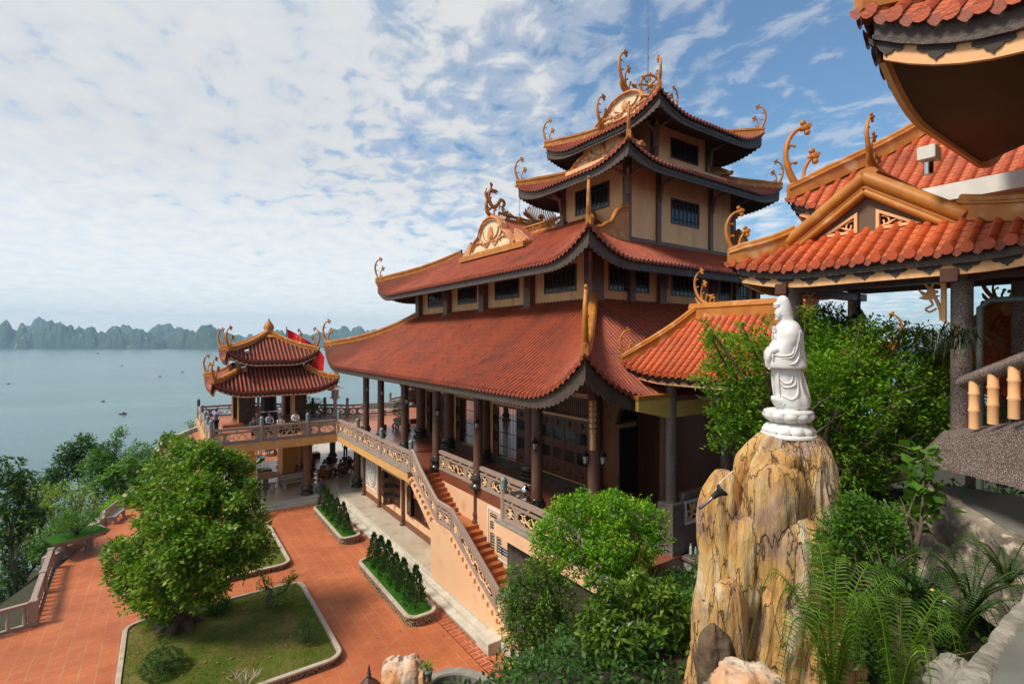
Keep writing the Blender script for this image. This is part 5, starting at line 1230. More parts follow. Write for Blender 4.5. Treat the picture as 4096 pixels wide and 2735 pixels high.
# ---- further roof with white gutter, right
RCt=thing('side_hall',(13,2.5,5),'side hall roof with tall curled horn and white gutter behind the gate gable','building')
RC=Roof((13.,19.),(-4,6.55),9.32,(16.,16.4),(-1,3.8),11.9,.5,1.5,p=2.,c=.1,sp=.24,rr=.065,soff=.12,**kw)
rc=RC.tiles('xY','yX').build('tiled_roof',RCt); board(RC,rc,'xY',lobe=.4); RC.soffit(which='xYy').build('soffit',rc)
for mb,p,d in RC.hips(('x','Y'),w=.15,h=.42): mb.build('hip_ridge',rc); horn(rc,p+V((0,0,.06)),d,1.12) if p.y>3 else 0
mb=MB(); mb.box(12.7,13.0,-2,3.85,8.98,9.3,M_WPAINT); mb.build('gutter',rc)
mb=MB(); mb.box(15.4,18,-3,2.,4,9.1,M_CREAM); mb.build('wall',RCt)
# ---- near roof corner, upper right
ND=thing('near_hall_roof',(9,0,6),'close overhead tiled roof corner with dark underside at the upper right','building')
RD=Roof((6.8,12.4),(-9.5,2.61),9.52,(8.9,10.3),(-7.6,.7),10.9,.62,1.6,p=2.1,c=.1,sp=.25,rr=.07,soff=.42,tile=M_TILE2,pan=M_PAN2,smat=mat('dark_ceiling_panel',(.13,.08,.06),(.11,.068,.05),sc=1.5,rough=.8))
rd=RD.tiles('xY','yX').build('tiled_roof',ND); board(RD,rd,'xYy',lobe=.46,dk=.26,cr=.2); 
hp=RD.hips(('Y',),w=.15,h=.4)
for mb,p,d in hp: mb.build('hip_ridge',rd); horn(rd,p+V((0,0,.1)),d,1.)
mb=MB()
for k in 'xY':
    A,e,n,W,Ln,da,db=RD.sides[k]
    def P(u,t):
        sl=.15+t*1.9; sr=Ln-.15-t*1.9; x=lerp(sl,sr,.5-.5*cos(PI*u)); p=A+e*x+n*(.15+1.9*t); p.z=RD.z(t*.1,min(x-sl,sr-x)+.1*t)-.42-.12*t; return p
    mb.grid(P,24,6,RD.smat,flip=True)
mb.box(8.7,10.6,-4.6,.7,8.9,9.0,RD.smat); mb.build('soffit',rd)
mb=MB()
for off,w in ((1.25,.12),):
    a=.2+off; mb.tube([V((6.8+a,2.61-a,8.95+.12)),V((6.8+a,-6,8.95))],w*.6,M_DARKB,4); mb.tube([V((6.8+a,2.61-a,8.95+.12)),V((12,2.61-a,8.95))],w*.6,M_DARKB,4)

mb.build('eave_beams',rd)
mb=MB(); mb.box(8.9,10.3,-7.6,.7,8.8,10.,M_BLACK); mb.box(8.4,14,-9,-2.4,0,9.,M_CREAM); mb.box(2.5,8.4,-9,-3.6,0,9.,M_CREAM); mb.lathe([(.16,4.),(.16,9.)],M_TERR,(9.1,.5,0),16); mb.build('wall_and_light_block',ND)  # cream blocks added out of view to hold back sky light
mb=MB(); mb.bevbox(9.35,9.62,2.58,2.8,8.92,9.12,M_WPAINT,.01); mb.lathe([(.06,0),(.06,.22)],M_STEEL,(9.5,2.7,8.72),10); tag(mb.build('rain_spout'),'white rain gutter end with steel spout under the near roof','gutter')
# ---- near stair with bamboo-shaped balusters on the right
SR=thing('stair_parapet',(6.7,1.4,4.5),'speckled terrazzo stair rail with cream bamboo-shaped balusters at the right edge','balustrade')
a0,a1=at(2205,878,6.2),at(2440,790,4.9); dd=(a1-a0)
mb=MB(); mb.tube([a0,a1],.085,M_TERR,4,flat=.9,up=V((0,0,1))); mb.build('handrail',SR)
for i,t in enumerate((.15,.36,.57,.78,.97)):
    p=a0+dd*t; b=p-V((0,0,.6)); mb=MB(); mb.lathe([(.05,0),(.05,.2),(.06,.22),(.05,.24),(.05,.4),(.06,.42),(.05,.44),(.05,.57)],M_CREAM,b,10); mb.build('baluster',SR)
k=[at(2160,1000,6.4),at(2460,965,4.95),at(2460,1150,4.95),at(2098,1060,6.75)]; bk=V((.5,.12,0)); mb=MB()
mb.add(k+[p+bk for p in k],[(0,3,2,1),(0,1,5,4),(3,7,6,2),(0,4,7,3),(4,5,6,7)],M_TERR); mb.build('stair_side',SR)
RFt=thing('distant_kiosk',(13.2,1.6,4),'distant small tiled kiosk roof seen between the gate columns','pavilion')
RE=Roof((12.2,16.),(.2,3.6),5.3,(14.,14.2),(.9,2.9),6.75,.2,1.,p=2.,c=.1,sp=.235,rr=.06,soff=.1,**kw)
re_=RE.tiles('xY','yX').build('tiled_roof',RFt)
for mb,p,d in RE.hips(('Y',),w=.12,h=.3): mb.build('hip_ridge',re_)
ridgebeam(RFt,(14.1,3.1,6.75),(14.1,.8,6.75),.3); horn(RFt,V((14.1,3.1,7.1)),V((0,-1,0)),.5)
for x,y in ((13.,1.),(13.,3.),(15.2,1.),(15.2,3.)): mb=MB(); mb.lathe([(.1,3),(.1,5.3)],M_TERR,(x,y,0),10); mb.build('column',RFt)
# ================================================================= bell pavilion
BP=thing('bell_pavilion',(6.66,43.3,0),'two-tiered bell pavilion with red tiled roofs and bud finial on the terrace','pavilion')
kp=dict(tile=M_TILE,pan=M_PAN,sp=.27,rr=.075,seg=.6)
RL=Roof((2.6,10.9),(39.,47.5),2.62,(4.45,8.9),(41.1,45.5),4.15,.72,2.2,p=2.,c=.2,soff=.25,**kp)
RU=Roof((3.55,9.75),(40.3,46.5),4.72,(6.55,6.85),(43.2,43.5),6.75,.75,2.,p=2.,c=.22,soff=.25,**kp)
for rf,nm in ((RL,'lower_roof'),(RU,'upper_roof')):
    o=rf.tiles('xyX','Y').build(nm,BP); board(rf,o,'xyXY',lobe=.3,dk=.22,cr=.14); rf.soffit().build('soffit',o)
    for mb,p,d in rf.hips(w=.16,h=.32): mb.build('hip_ridge',o); horn(o,p+V((0,0,.08)),d,1.02)
mb=MB(); mb.lathe([(.75,-.25),(.62,-.1),(.3,0.),(.34,.1),(.36,.2),(.3,.3),(.36,.42),(.38,.55),(.3,.75),(.16,.95),(.06,1.12),(.01,1.25)],M_ORANGE,(6.7,43.35,6.72),8,fn=lambda w,z: 1+.12*cos(4*w)*(1 if z<.05 else .3)); mb.build('bud_finial',BP)
mb=MB(); mb.box(4.55,8.8,41.2,45.4,2.4,4.9,M_DARKB); mb.build('roof_core',BP)
for sx,x0,x1 in ((0,4.35,5.42),(1,8.0,8.97)):
    for y0,y1 in ((41.,41.95),(44.7,45.6)):
        mb=MB(); mb.box(x0,x1,y0,y1,0,2.9,M_CREAM if sx else M_YEL); p=mb.build('pier',BP)
        mb=MB(); mb.box(x0+.03+(.12 if sx else 0),x1+.02,y0-.03,y0,.12,2.9,M_MARB); mb.box(x1,x1+.02,y0+.05,y1-.05,.12,2.9,M_MARB) if not sx else 0; mb.box(x0-.04,x1+.04,y0-.06,y1+.04,0,.12,M_PALE); mb.build('marble_facing',p)
mb=MB(); mb.bevbox(3.3,4.6,40.2,41.,0,.32,M_STAIR,.02); mb.build('entrance_step',BP)
BL=thing('temple_bell',(6.68,43.3,.4),'large dark bronze bell hanging inside the pavilion','bell')
mb=MB(); mb.lathe([(.62,.75),(.64,.82),(.58,.92),(.56,1.5),(.55,2.2),(.5,2.5),(.36,2.75),(.14,2.85),(.1,3.1)],M_BRONZE,(6.68,43.3,0),20); mb.build('bell_body',BL)
mb=MB(); mb.bevbox(6.1,7.25,42.9,43.7,0,.62,M_DARKB,.05); mb.build('bell_stand',BL)
# flood lights on the roof
for p,l in (((4.9,40.95,5.35),'small white floodlight on the upper pavilion roof'),((4.6,39.9,4.2),'small grey floodlight between the two pavilion roofs')):
    mb=MB(); mb.bevbox(-.16,.16,-.08,.08,-.2,.2,M_WPAINT if p[2]>5 else M_METAL,.02); mb.xf(Matrix.Translation(p)@Matrix.Rotation(.5,4,'X')@Matrix.Rotation(-.3,4,'Y')); tag(mb.build('floodlight'),l,'lamp')
# flag
FL=thing('flag',(10.4,52,-4),'large red flag with yellow star flying behind the pavilion','flag')
b_=at(657,752,44); c_=at(738,846,44); mb=MB(); mb.tube([V((b_.x,b_.y,-4)),V((b_.x,b_.y,b_.z+.1))],.05,M_METAL,7); mb.build('flagpole',FL)
mb=MB(); rr_=_r; 
def FP(u,v):
    x=u*3.25; sag=u*u*1.3+u*1.1
    return V((b_.x,b_.y,0))+rr_*(x+.05)+V((f0.x,f0.y,0))*(.22*sin(u*9+v*2))+V((0,0,b_.z-.1-sag-v*(2.3-.3*u)-.08*sin(u*7)))
mb.grid(FP,30,14,M_RED); fo=mb.build('flag_cloth',FL)
mb=MB()
for off in (-.02,.02):
    pts=[]
    for i in range(10):
        a=PI/2+PI*i/5; q=.42 if i%2==0 else .17; p=FP(.5+q*cos(a)/3.3,.5-q*sin(a)/2.0); pts.append(p+V((f0.x,f0.y,0))*off)
    c=FP(.5,.5)+V((f0.x,f0.y,0))*off; mb.add(pts+[c],[(i,(i+1)%10,10) for i in range(10)],M_GOLD)
mb.build('star',fo)
# stone lantern, censer, benches, pots
def lathe_thing(name,pos,prof,mt,label,cat,group=None,seg=12):
    t=thing(name,pos,label,cat,group); mb=MB(); mb.lathe(prof,mt,pos,seg); mb.build('body',t); return t
L_=thing('stone_lantern',(11.49,42.27,0),'tall white carved stone lantern on the far terrace','lantern'); p=(11.49,42.27,0)
mb=MB(); mb.lathe([(.38,0),(.4,.12),(.3,.16),(.34,.3),(.2,.36),(.15,.45),(.15,1.35),(.24,1.45),(.2,1.5)],M_WSTONE,p,8); mb.build('base',L_)
mb=MB(); mb.lathe([(.4,1.5),(.42,1.58),(.3,1.62),(.3,2.1),(.36,2.2)],M_WSTONE,p,6,smooth=False); mb.build('lamp_box',L_)
mb=MB(); mb.lathe([(.75,2.22),(.5,2.34),(.28,2.5),(.2,2.52),(.2,2.75),(.42,2.78),(.2,2.92),(.08,3.0),(.12,3.08),(.12,3.18),(.05,3.25),(.01,3.32)],M_WSTONE,p,6,fn=lambda w,z: 1+(.12*abs(cos(3*w)) if z<2.4 else 0)); mb.build('roof',L_)
CE=thing('incense_burner',(19.3,44.4,0),'tall dark bronze incense burner with red sticks beyond the gallery','incense burner'); p=(19.3,44.4,0)
mb=MB(); mb.lathe([(.7,0),(.72,.3),(.5,.35),(.45,.6),(.6,.75),(.55,.9),(.5,1.),(.8,1.3),(.95,1.6),(.9,1.75),(.65,1.85),(.95,2.1),(.9,2.15)],M_BRONZE,p,16); mb.build('urn',CE)
mb=MB()
for s in (-1,1): mb.tube(crs([(19.3+s*.9,44.4,1.8),(19.3+s*1.3,44.4,2.1),(19.3+s*1.15,44.4,2.5),(19.3+s*1.3,44.4,2.9)],3),.09,M_BRONZE,6)
mb.build('handles',CE)
mb=MB()
for i in range(5): mb.tube([V((18.95+.18*i,44.4,2.1)),V((18.95+.18*i,44.4,3.4))],.025,M_REDP,5)
mb.build('incense_sticks',CE)
def bench(x,y,z,rz,label,L=1.7,text=None,grp='stone benches'):
    t=thing('stone_bench',(x,y,z),label,'bench',grp); 
    M=Matrix.Translation((x,y,z))@Matrix.Rotation(rz,4,'Z')
    mb=MB(); mb.bevbox(-L/2,L/2,-.24,.2,.42,.49,M_BENCH,.02); mb.xf(M); mb.build('seat',t)
    mb=MB(); mb.bevbox(-L/2,L/2,.2,.27,.55,.95,M_BENCH,.02); mb.xf(Matrix.Translation((x,y,z))@Matrix.Rotation(rz,4,'Z')@Matrix.Rotation(0,4,'X')); b=mb.build('backrest',t)
    if text:
        mb=MB()
        for i,(a,w) in enumerate(((-.42,.1),(-.28,.07),(-.17,.11),(-.02,.06),(.08,.1),(.22,.08),(.34,.12))):
            for hh in (0,.045): mb.box(a,a+w*.8,.195,.2,.7+hh,.715+hh,M_BLUEP)
            mb.box(a,a+.018,.195,.2,.68,.78,M_BLUEP); mb.box(a+w*.6,a+w*.6+.018,.195,.2,.7,.8 if i%2 else .76,M_BLUEP)
        mb.xf(M); mb.build('lettering',b)
    for s in (-1,1):
        mb=MB(); mb.prism([[(-.22,0),(-.1,0),(-.06,.2),(.06,.2),(.1,0),(.26,0),(.2,.42),(-.2,.42)]],(s*L*.36-.05,0,0),(0,1,0),(0,0,1),(.1,0,0),M_BENCH); mb.box(s*L*.36-.04,s*L*.36+.04,.2,.26,.4,.6,M_BENCH); mb.xf(M); mb.build('leg',t)
    return t
bench(-2.35,37.5,CZ_,R(-105)+PI,'stone bench with blue lettering at the court edge nearer the big tree',text=1)
bench(-1.6,41.2,CZ_,R(-100)+PI,'stone bench farther along the court edge, partly behind leaves',text=1)
bench(7.35,37.35,-4,R(5),'grey stone bench with blue lettering against the ochre pier',text=1)
bench(14.0,40.6,0,R(0),'left one of two stone benches on the far terrace'); bench(15.7,40.6,0,R(0),'right one of two stone benches on the far terrace'); bench(9.7,44.,0,R(0),'stone bench behind the bonsai trees on the terrace')
# round stone table and stools
TB=thing('stone_table',(5.8,38.8,-4),'round pale stone table under the pavilion','table'); p=(5.8,38.8,-4)
mb=MB(); mb.lathe([(.9,.72),(.92,.76),(.92,.8),(.9,.81)],M_STEP,p,28); mb.build('table_top',TB); mb=MB(); mb.lathe([(.3,0),(.26,.08),(.16,.3),(.2,.6),(.26,.72)],M_STEP,p,12); mb.build('leg',TB)
lbs=['stone stool at the front left of the round table','stone stool in front of the round table','stone stool at the right of the round table','stone stool behind the right side of the round table','stone stool half hidden behind the round table']
for i,(dx,dy) in enumerate(((-.75,-.85),(.25,-1.2),(1.15,-.35),(1.05,.75),(-.35,.75))):
    q=(5.8+dx,38.8+dy,-4); t=thing('stone_stool',q,lbs[i],'stool','stone stools'); mb=MB(); mb.lathe([(.22,0),(.2,.05),(.13,.2),(.14,.34),(.22,.42),(.23,.46)],M_STEP,q,12); mb.build('stool_body',t)
# thermos-like steel urns
for q,l in (((8.35,35.35,-4),'polished steel water urn on a blue stand by the lower column'),((10.25,14.05,.35),'dark polished steel water urn behind the near balustrade post')):
    t=thing('steel_urn',q,l,'urn'); mb=MB(); mb.lathe([(.17,0),(.18,.03),(.18,.12),(.165,.13),(.165,.28),(.18,.29),(.18,.42),(.165,.43),(.165,.6),(.18,.61),(.18,.72),(.1,.82),(.06,.84),(.06,.9)],M_STEEL,q if q[2]>-1 else (q[0],q[1],-3.4),16); mb.build('urn_body',t)
    mb=MB(); z0=-4 if q[2]<-1 else 0
    for a in range(4): mb=MB(); mb.box(q[0]-.16+.28*(a%2),q[0]-.12+.28*(a%2),q[1]-.16+.28*(a//2),q[1]-.12+.28*(a//2),z0,z0+(.6 if z0 else .35),M_BLUEP if z0 else M_DARKB); mb.build('stand_leg',t)
# carved stone planters / urns on the far court
def stoneplanter(x,y,z,label,s=1.):
    t=thing('carved_planter',(x,y,z),label,'planter','carved stone planters'); mb=MB(); mb.lathe([(.35*s,.3*s),(.55*s,.4*s),(.5*s,.55*s),(.62*s,.68*s),(.6*s,.72*s),(.5*s,.66*s)],M_GREY,(x,y,z),6,smooth=False); mb.build('basin',t)
    for a in range(6): 
        w=PI*a/3+.5; mb=MB(); mb.tube(crs([(x+.5*s*cos(w),y+.5*s*sin(w),z+.4*s),(x+.58*s*cos(w),y+.58*s*sin(w),z+.2*s),(x+.5*s*cos(w),y+.5*s*sin(w),z)],3),.07*s,M_GREY,6); mb.build('leg',t)
    return t
stoneplanter(7.8,51.,CZ_,'grey carved stone planter on the far court seen under the pavilion',1.3)
stoneplanter(13.67,33.6,0,'grey carved stone pot holding a clipped bush on the terrace',1.)
t=thing('stone_bowl',(5.6,45.5,CZ_),'large dark round stone bowl behind the pavilion pier','bowl'); mb=MB(); mb.lathe([(.4,0),(.35,.3),(.5,.5),(1.1,.8),(1.2,1.05),(1.1,1.1),(.9,.95)],M_GLAZE,(5.6,45.5,CZ_),20); mb.build('bowl',t)
for q,l in (((6.,43.6,CZ_),'dark rectangular plant trough at the left behind the lower hall'),((10.2,45.8,-4),'dark rectangular plant trough right of the pier behind the group')):
    t=thing('plant_trough',q,l,'trough','plant troughs'); mb=MB(); mb.bevbox(q[0]-.9,q[0]+.9,q[1]-.4,q[1]+.4,q[2],q[2]+.5,M_DARKB,.04); mb.build('trough',t)
# grey end boxes on the terrace floor (dark light boxes)
for q,l in (((12.4,33.9,0),'dark wedge-shaped light box on the terrace left of the third column'),((15.3,35.2,0),'dark wedge-shaped light box on the terrace by the hall wall')):
    mb=MB(); mb.bevbox(q[0]-.3,q[0]+.3,q[1]-.1,q[1]+.1,0,.38,M_DARKB,.03); tag(mb.build('light_box'),l,'light box','terrace light boxes')
# pond with curved cement wall
arc=[(6.1,13.6),(6.5,14.0),(6.9,14.15),(7.4,14.02),(7.8,13.7),(8.1,13.2),(8.2,12.6),(8.0,11.6)]
P=crs([V((*a,0)) for a in arc],4); mb=MB(); vs=[]
for i,q in enumerate(P):
    t_=(P[min(i+1,len(P)-1)]-P[max(i-1,0)]).normalized(); n_=V((t_.y,-t_.x,0))
    for (o,z) in ((0,CZ_),(0,-4.05),(.03,-4.0),(.27,-4.0),(.3,-4.05),(.3,-4.8)): vs.append(V((q.x,q.y,0))+n_*o+V((0,0,z)))
n=len(P); mb.add(vs,[(i*6+k,i*6+k+1,(i+1)*6+k+1,(i+1)*6+k) for i in range(n-1) for k in range(5)],M_GREY); tag(mb.build('pond_wall'),'curved grey cement wall of the rock pond at the bottom','wall')
mb=MB(); mb.prism([[(5.5,9),(8.3,9),(8.1,11.6),(8.15,12.6),(8.,13.2),(7.7,13.6),(7.3,13.85),(6.9,13.95),(6.5,13.8),(5.9,13.3)]],(0,0,-4.32),(1,0,0),(0,1,0),(0,0,-.1),mat('dark_pond_water',(.01,.015,.01),rough=.05)); struct(mb.build('pond_water'))
c=at(846,1545,14.); t=thing('miniature_pagoda',c,'tip of a dark miniature pagoda roof beside the white boulder','ornament')
mb=MB(); mb.lathe([(.4,-.45),(.2,-.2),(.06,-.08),(.08,-.02),(.04,.03),(.06,.07),(.03,.12),(.04,.15),(.005,.28)],mat('dark_terracotta',(.09,.04,.03),rough=.6),c,6,smooth=False); mb.build('roof_tip',t)
# sign under the tree
s_=V((.72,21.55,-4.15)); t=thing('sign_board',s_,'small dark blue sign board with white lettering in front of the tree trunk','sign')
mb=MB(); mb.tube([s_,s_+V((0,0,.95))],.02,M_METAL,6); mb.build('sign_post',t)
e_=V((.93,-.36,0)).normalized(); n_=V((-.36,-.93,0)).normalized()
mb=MB(); mb.prism([[(-.5,0),(.5,0),(.5,.36),(-.5,.36)]],s_+V((0,0,.78)),(e_+V((0,0,.12))).normalized(),(0,0,1),n_*.02,mat('dark_blue_paint',(.01,.035,.12),rough=.5)); bd=mb.build('board',t)
def text_part(par,body,loc,u,n,size,mt,name='lettering'):
    cu=bpy.data.curves.new('tmp','FONT'); cu.body=body; cu.size=size; cu.align_x='CENTER'; cu.extrude=.002; to=bpy.data.objects.new('tmp',cu); COL.objects.link(to)
    dg=bpy.context.evaluated_depsgraph_get(); dg.update(); m2=to.evaluated_get(dg).to_mesh(); vs=[V(v.co) for v in m2.vertices]; fs=[tuple(p.vertices) for p in m2.polygons]; bpy.data.objects.remove(to)
    u=V(u).normalized(); nn=V(n).normalized(); z=nn.cross(u).normalized(); mb=MB(); mb.add([V(loc)+u*p.x+z*p.y+nn*p.z for p in vs],fs,mt); return mb.build(name,par)
uu=(e_+V((0,0,.12))).normalized()
text_part(bd,'XIN VUI LÒNG',s_+V((0,0,.98))+n_*.025,uu,n_,.12,M_WPAINT); text_part(bd,'KHÔNG GIẪM CHÂN LÊN CỎ',s_+V((0,0,.83))+n_*.025,uu,n_,.085,M_WPAINT)
# bonsai table on the left of the court
t=thing('bonsai_table',(-3.6,32.6,CZ_),'grey stone tray table with a mossy bonsai at the left court edge','table'); M=Matrix.Translation((-3.6,32.7,CZ_))@Matrix.Rotation(R(25),4,'Z')
mb=MB(); mb.add([M@V(q) for q in ((-.95,-.6,.75),(.95,-.6,.75),(.95,.6,.75),(-.95,.6,.75),(-1.15,-.75,1.0),(1.15,-.75,1.0),(1.15,.75,1.0),(-1.15,.75,1.0))],[(3,2,1,0),(0,1,5,4),(1,2,6,5),(2,3,7,6),(3,0,4,7)],M_GREY); mb.add([M@V(q) for q in ((-1.1,-.7,.97),(1.1,-.7,.97),(1.1,.7,.97),(-1.1,.7,.97))],[(0,1,2,3)],M_TURF); mb.build('tray',t)
for s in (-.5,.5): mb=MB(); mb.lathe([(.28,0),(.16,.1),(.13,.6),(.25,.76)],M_GREY,M@V((s,0,0)),8); mb.build('leg',t)
# left railing and low walls
t=thing('white_balustrade',(-4.0,25.4,CZ_),'weathered pale balustrade at the left edge of the court','balustrade')
for a,b in (((-4.05,25.5,CZ_),(-4.35,31.2,CZ_)),((-4.0,25.4,CZ_),(-8.5,24.4,CZ_))):
    a,b=V(a),V(b); d=b-a; L=d.length; d/=L; n_=V((-d.y,d.x,0)); mb=MB()
    for z0,z1,w in ((.78,.9,.09),(.02,.12,.07)): mb.add([p+n_*s*w+V((0,0,z)) for p in (a,b) for s in (-1,1) for z in (z0,z1)],[(0,1,3,2),(4,6,7,5),(0,4,5,1),(2,3,7,6),(1,5,7,3),(0,2,6,4)],M_GRAN)
    mb.build('rail',t)
    k=int(L/.42)
    for i in range(k): mb=MB(); mb.lathe([(.05,.1),(.07,.3),(.045,.5),(.05,.8)],M_CURB,a+d*(i+.6)*L/(k+.6),8); mb.build('baluster',t)
for q in ((-4.02,25.4),(-4.2,28.4),(-4.35,31.25)): mb=MB(); mb.bevbox(q[0]-.13,q[0]+.13,q[1]-.13,q[1]+.13,CZ_,CZ_+.95,M_GRAN,.02); mb.build('post',t)
def lowwall(pts,h,w,label,mt=None):
    mb=MB()
    for a,b in zip(pts[:-1],pts[1:]):
        a,b=V((*a,CZ_)),V((*b,CZ_)); d=(b-a).normalized(); n_=V((-d.y,d.x,0)); mb.add([p+n_*s*w+V((0,0,z)) for p in (a,b) for s in (-1,1) for z in (-2,h)],[(0,1,3,2),(4,6,7,5),(0,4,5,1),(2,3,7,6),(1,5,7,3),(0,2,6,4)],mt or M_CURB)
    return tag(mb.build('low_wall'),label,'wall')
lowwall([(-4.6,31.8),(-3.65,34.),(-2.95,38),(-1.9,43),(-1.2,47),(-.4,62),(3.8,72)],.38,.2,'low weathered stone wall along the seaward court edge')
lowwall([(4,61),(12,58.)],.7,.3,'low rock wall at the far end of the court under the pavilion',M_ROCKG)
# ================================================================= people
def skinned(chains,rad,sub=1):
    """chains: lists of joint names->points; one continuous surface grown on the skeleton"""
    names=[];P=[];E=[];Rr=[]
    for ch in chains:
        pr=None
        for nm,pt,r in ch:
            if nm in names: i=names.index(nm)
            else: names.append(nm);P.append(pt);Rr.append(r);i=len(names)-1
            if pr is not None and (pr,i) not in E: E.append((pr,i))
            pr=i
    me=bpy.data.meshes.new('tmp'); me.from_pydata([tuple(p) for p in P],E,[]); ob=bpy.data.objects.new('tmp',me); COL.objects.link(ob)
    ob.modifiers.new('s','SKIN'); 
    for i,sv in enumerate(me.skin_vertices[0].data): sv.radius=(Rr[i],Rr[i]) if not hasattr(Rr[i],'__len__') else Rr[i]; sv.use_root=(i==0)
    if sub: m=ob.modifiers.new('u','SUBSURF'); m.levels=sub; m.render_levels=sub
    dg=bpy.context.evaluated_depsgraph_get(); dg.update(); ev=ob.evaluated_get(dg); m2=ev.to_mesh()
    vs=[V(v.co) for v in m2.vertices]; fs=[tuple(p.vertices) for p in m2.polygons]; ev.to_mesh_clear(); bpy.data.objects.remove(ob); bpy.data.meshes.remove(me); return vs,fs
M_SKIN=mat('skin',(.42,.24,.15),(.38,.21,.13),rough=.6); M_HAIR=mat('black_hair',(.012,.01,.009),rough=.5)
def person(pos,rz,pose,shirt,pants,label,group=None,cap=False,hair=True):
    S='stand'; j={}
    hip=.93; lean=0
    if pose in('sit',): hip=.46
    if pose=='crouch': hip=.3
    j['pelvis']=V((0,0,hip)); tilt={'stand':.03,'photo':.0,'lean':.45,'sit':.12,'crouch':.35,'sitlean':.4}.get(pose,.05)
    up=V((sin(tilt),0,cos(tilt))); fw=V((cos(tilt),0,-sin(tilt)))
    j['waist']=j['pelvis']+up*.14; j['chest']=j['pelvis']+up*.36; j['neck0']=j['pelvis']+up*.5; ht=tilt*.6; hu=V((sin(ht),0,cos(ht)))
    j['neck']=j['neck0']+hu*.06; j['head']=j['neck']+hu*.11+V((.02,0,0)); j['crown']=j['head']+hu*.09
    for s,n in ((1,'l'),(-1,'r')):
        y=V((0,s,0)); j['sh'+n]=j['neck0']-up*.04+y*.17
        if pose=='photo': el=j['sh'+n]+V((.2,s*.04,-.16)); hd=el+V((.1,-s*.1,.26))
        elif pose in('lean','sitlean'): el=j['sh'+n]+V((.16,s*.05,-.22)); hd=el+V((.22,-s*.12,-.03))
        elif pose=='crouch': el=j['sh'+n]+V((.2,0,-.12)); hd=el+V((.12,-s*.1,.16))
        elif pose=='sit': el=j['sh'+n]+V((.08,s*.05,-.26)); hd=el+V((.22,-s*.06,.0))
        else: el=j['sh'+n]+V((-.03,s*.12,-.24)); hd=el+V((.1,-s*.08,-.1))
        j['el'+n]=el; j['ha'+n]=hd; j['hp'+n]=j['pelvis']+y*.095-V((0,0,.02))
        if pose=='sit': kn=j['hp'+n]+V((.42,s*.03,.02)); an=kn+V((.02,0,-.4))
        elif pose=='crouch': kn=j['hp'+n]+V((.3,s*.1,.18)); an=V((.12+.1*s,s*.16,.07))
        else: kn=V((.03,s*.1,.49)); an=V((-.01,s*.11,.08))
        j['kn'+n]=kn; j['an'+n]=an; j['to'+n]=an+V((.17,s*.02,-.045))
    def C(names,rr): return [(n,j[n],r) for n,r in zip(names,rr)]
    vs,fs=skinned([C(['pelvis','waist','chest','neck0','neck','head','crown'],[(.13,.1),(.12,.09),(.145,.1),.07,.05,(.082,.09),.055])]+
        [C(['neck0','sh'+n,'el'+n,'ha'+n],[.07,.055,.038,.027]) for n in 'lr']+[C(['pelvis','hp'+n,'kn'+n,'an'+n,'to'+n],[.1,.085,.058,.04,.03]) for n in 'lr'],0)
    T_=thing('person',pos,label,'person',group,rz); M=Matrix.Translation(pos)
    mb=MB(); mb.add(vs,fs,M_SKIN,True)
    for s,n in ((1,'l'),(-1,'r')):   # five fingers
        d=(j['ha'+n]-j['el'+n]).normalized(); sd=V((0,1,0)) if abs(d.y)<.8 else V((1,0,0)); c=j['ha'+n]
        mb.sph(c+d*.04,(.03,.03,.03),M_SKIN,6,4)
        for i,l in enumerate((.06,.072,.076,.066)): o=sd*(-.024+.016*i); mb.tube([c+d*.05+o,c+d*(.05+l*.55)+o,c+d*(.05+l)+o-V((0,0,.02))],[.009,.008,.006],M_SKIN,5)
        mb.tube([c+d*.02+sd*.026*s,c+d*.05+sd*.05*s,c+d*.08+sd*.045*s],[.01,.009,.007],M_SKIN,5)
    h=j['head']; 
    mb.sph(h+hu*.0+V((.085,0,-.01)),(.018,.014,.022),M_SKIN,6,4)
    for s in (-1,1): mb.sph(h+V((.0,s*.08,0)),(.014,.01,.022),M_SKIN,6,4); mb.sph(h+V((.074,s*.03,.02)),(.008,.012,.007),M_HAIR,6,4)
    mb.sph(h+V((.078,0,-.05)),(.008,.024,.006),M_DARKB,6,4)
    mb.xf(M); mb.build('body',T_)
    vs,fs=skinned([C(['pelvis','waist','chest','neck0'],[(.155,.12),(.145,.11),(.165,.118),.085])]+[[('neck0',j['neck0'],.085),('sh'+n,j['sh'+n],.075),('elm',j['sh'+n].lerp(j['el'+n],.85),.055)] if n=='l' else [('neck0',j['neck0'],.085),('sh'+n,j['sh'+n],.075),('elm2',j['sh'+n].lerp(j['el'+n],.85),.055)] for n in 'lr'],1)
    mb=MB(); mb.add(vs,fs,shirt,True); mb.xf(M); mb.build('shirt',T_)
    vs,fs=skinned([C(['pelvis','hp'+n,'kn'+n,'an'+n],[(.14,.115),.105,.075,.06]) for n in 'lr'],1)
    mb=MB(); mb.add(vs,fs,pants,True); mb.xf(M); mb.build('trousers',T_)
    mb=MB(); mb.sph(h+hu*.045+V((-.022,0,0)),(.1,.092,.085),M_HAIR,10,6); 
    if cap: mb.box(h.x+.04,h.x+.17,-.05,.05,h.z+.06,h.z+.075,M_HAIR)
    mb.xf(M); mb.build('cap' if cap else 'hair',T_)
    for s in (1,-1): mb=MB(); a=j['an'+('l' if s>0 else 'r')]; mb.bevbox(a.x-.06,a.x+.2,a.y-.045,a.y+.045,a.z-.08,a.z+.005,M_HAIR,.02); mb.xf(M); mb.build('shoe',T_)
    return T_
CL=lambda n,c: mat(n,c,rough=.9)
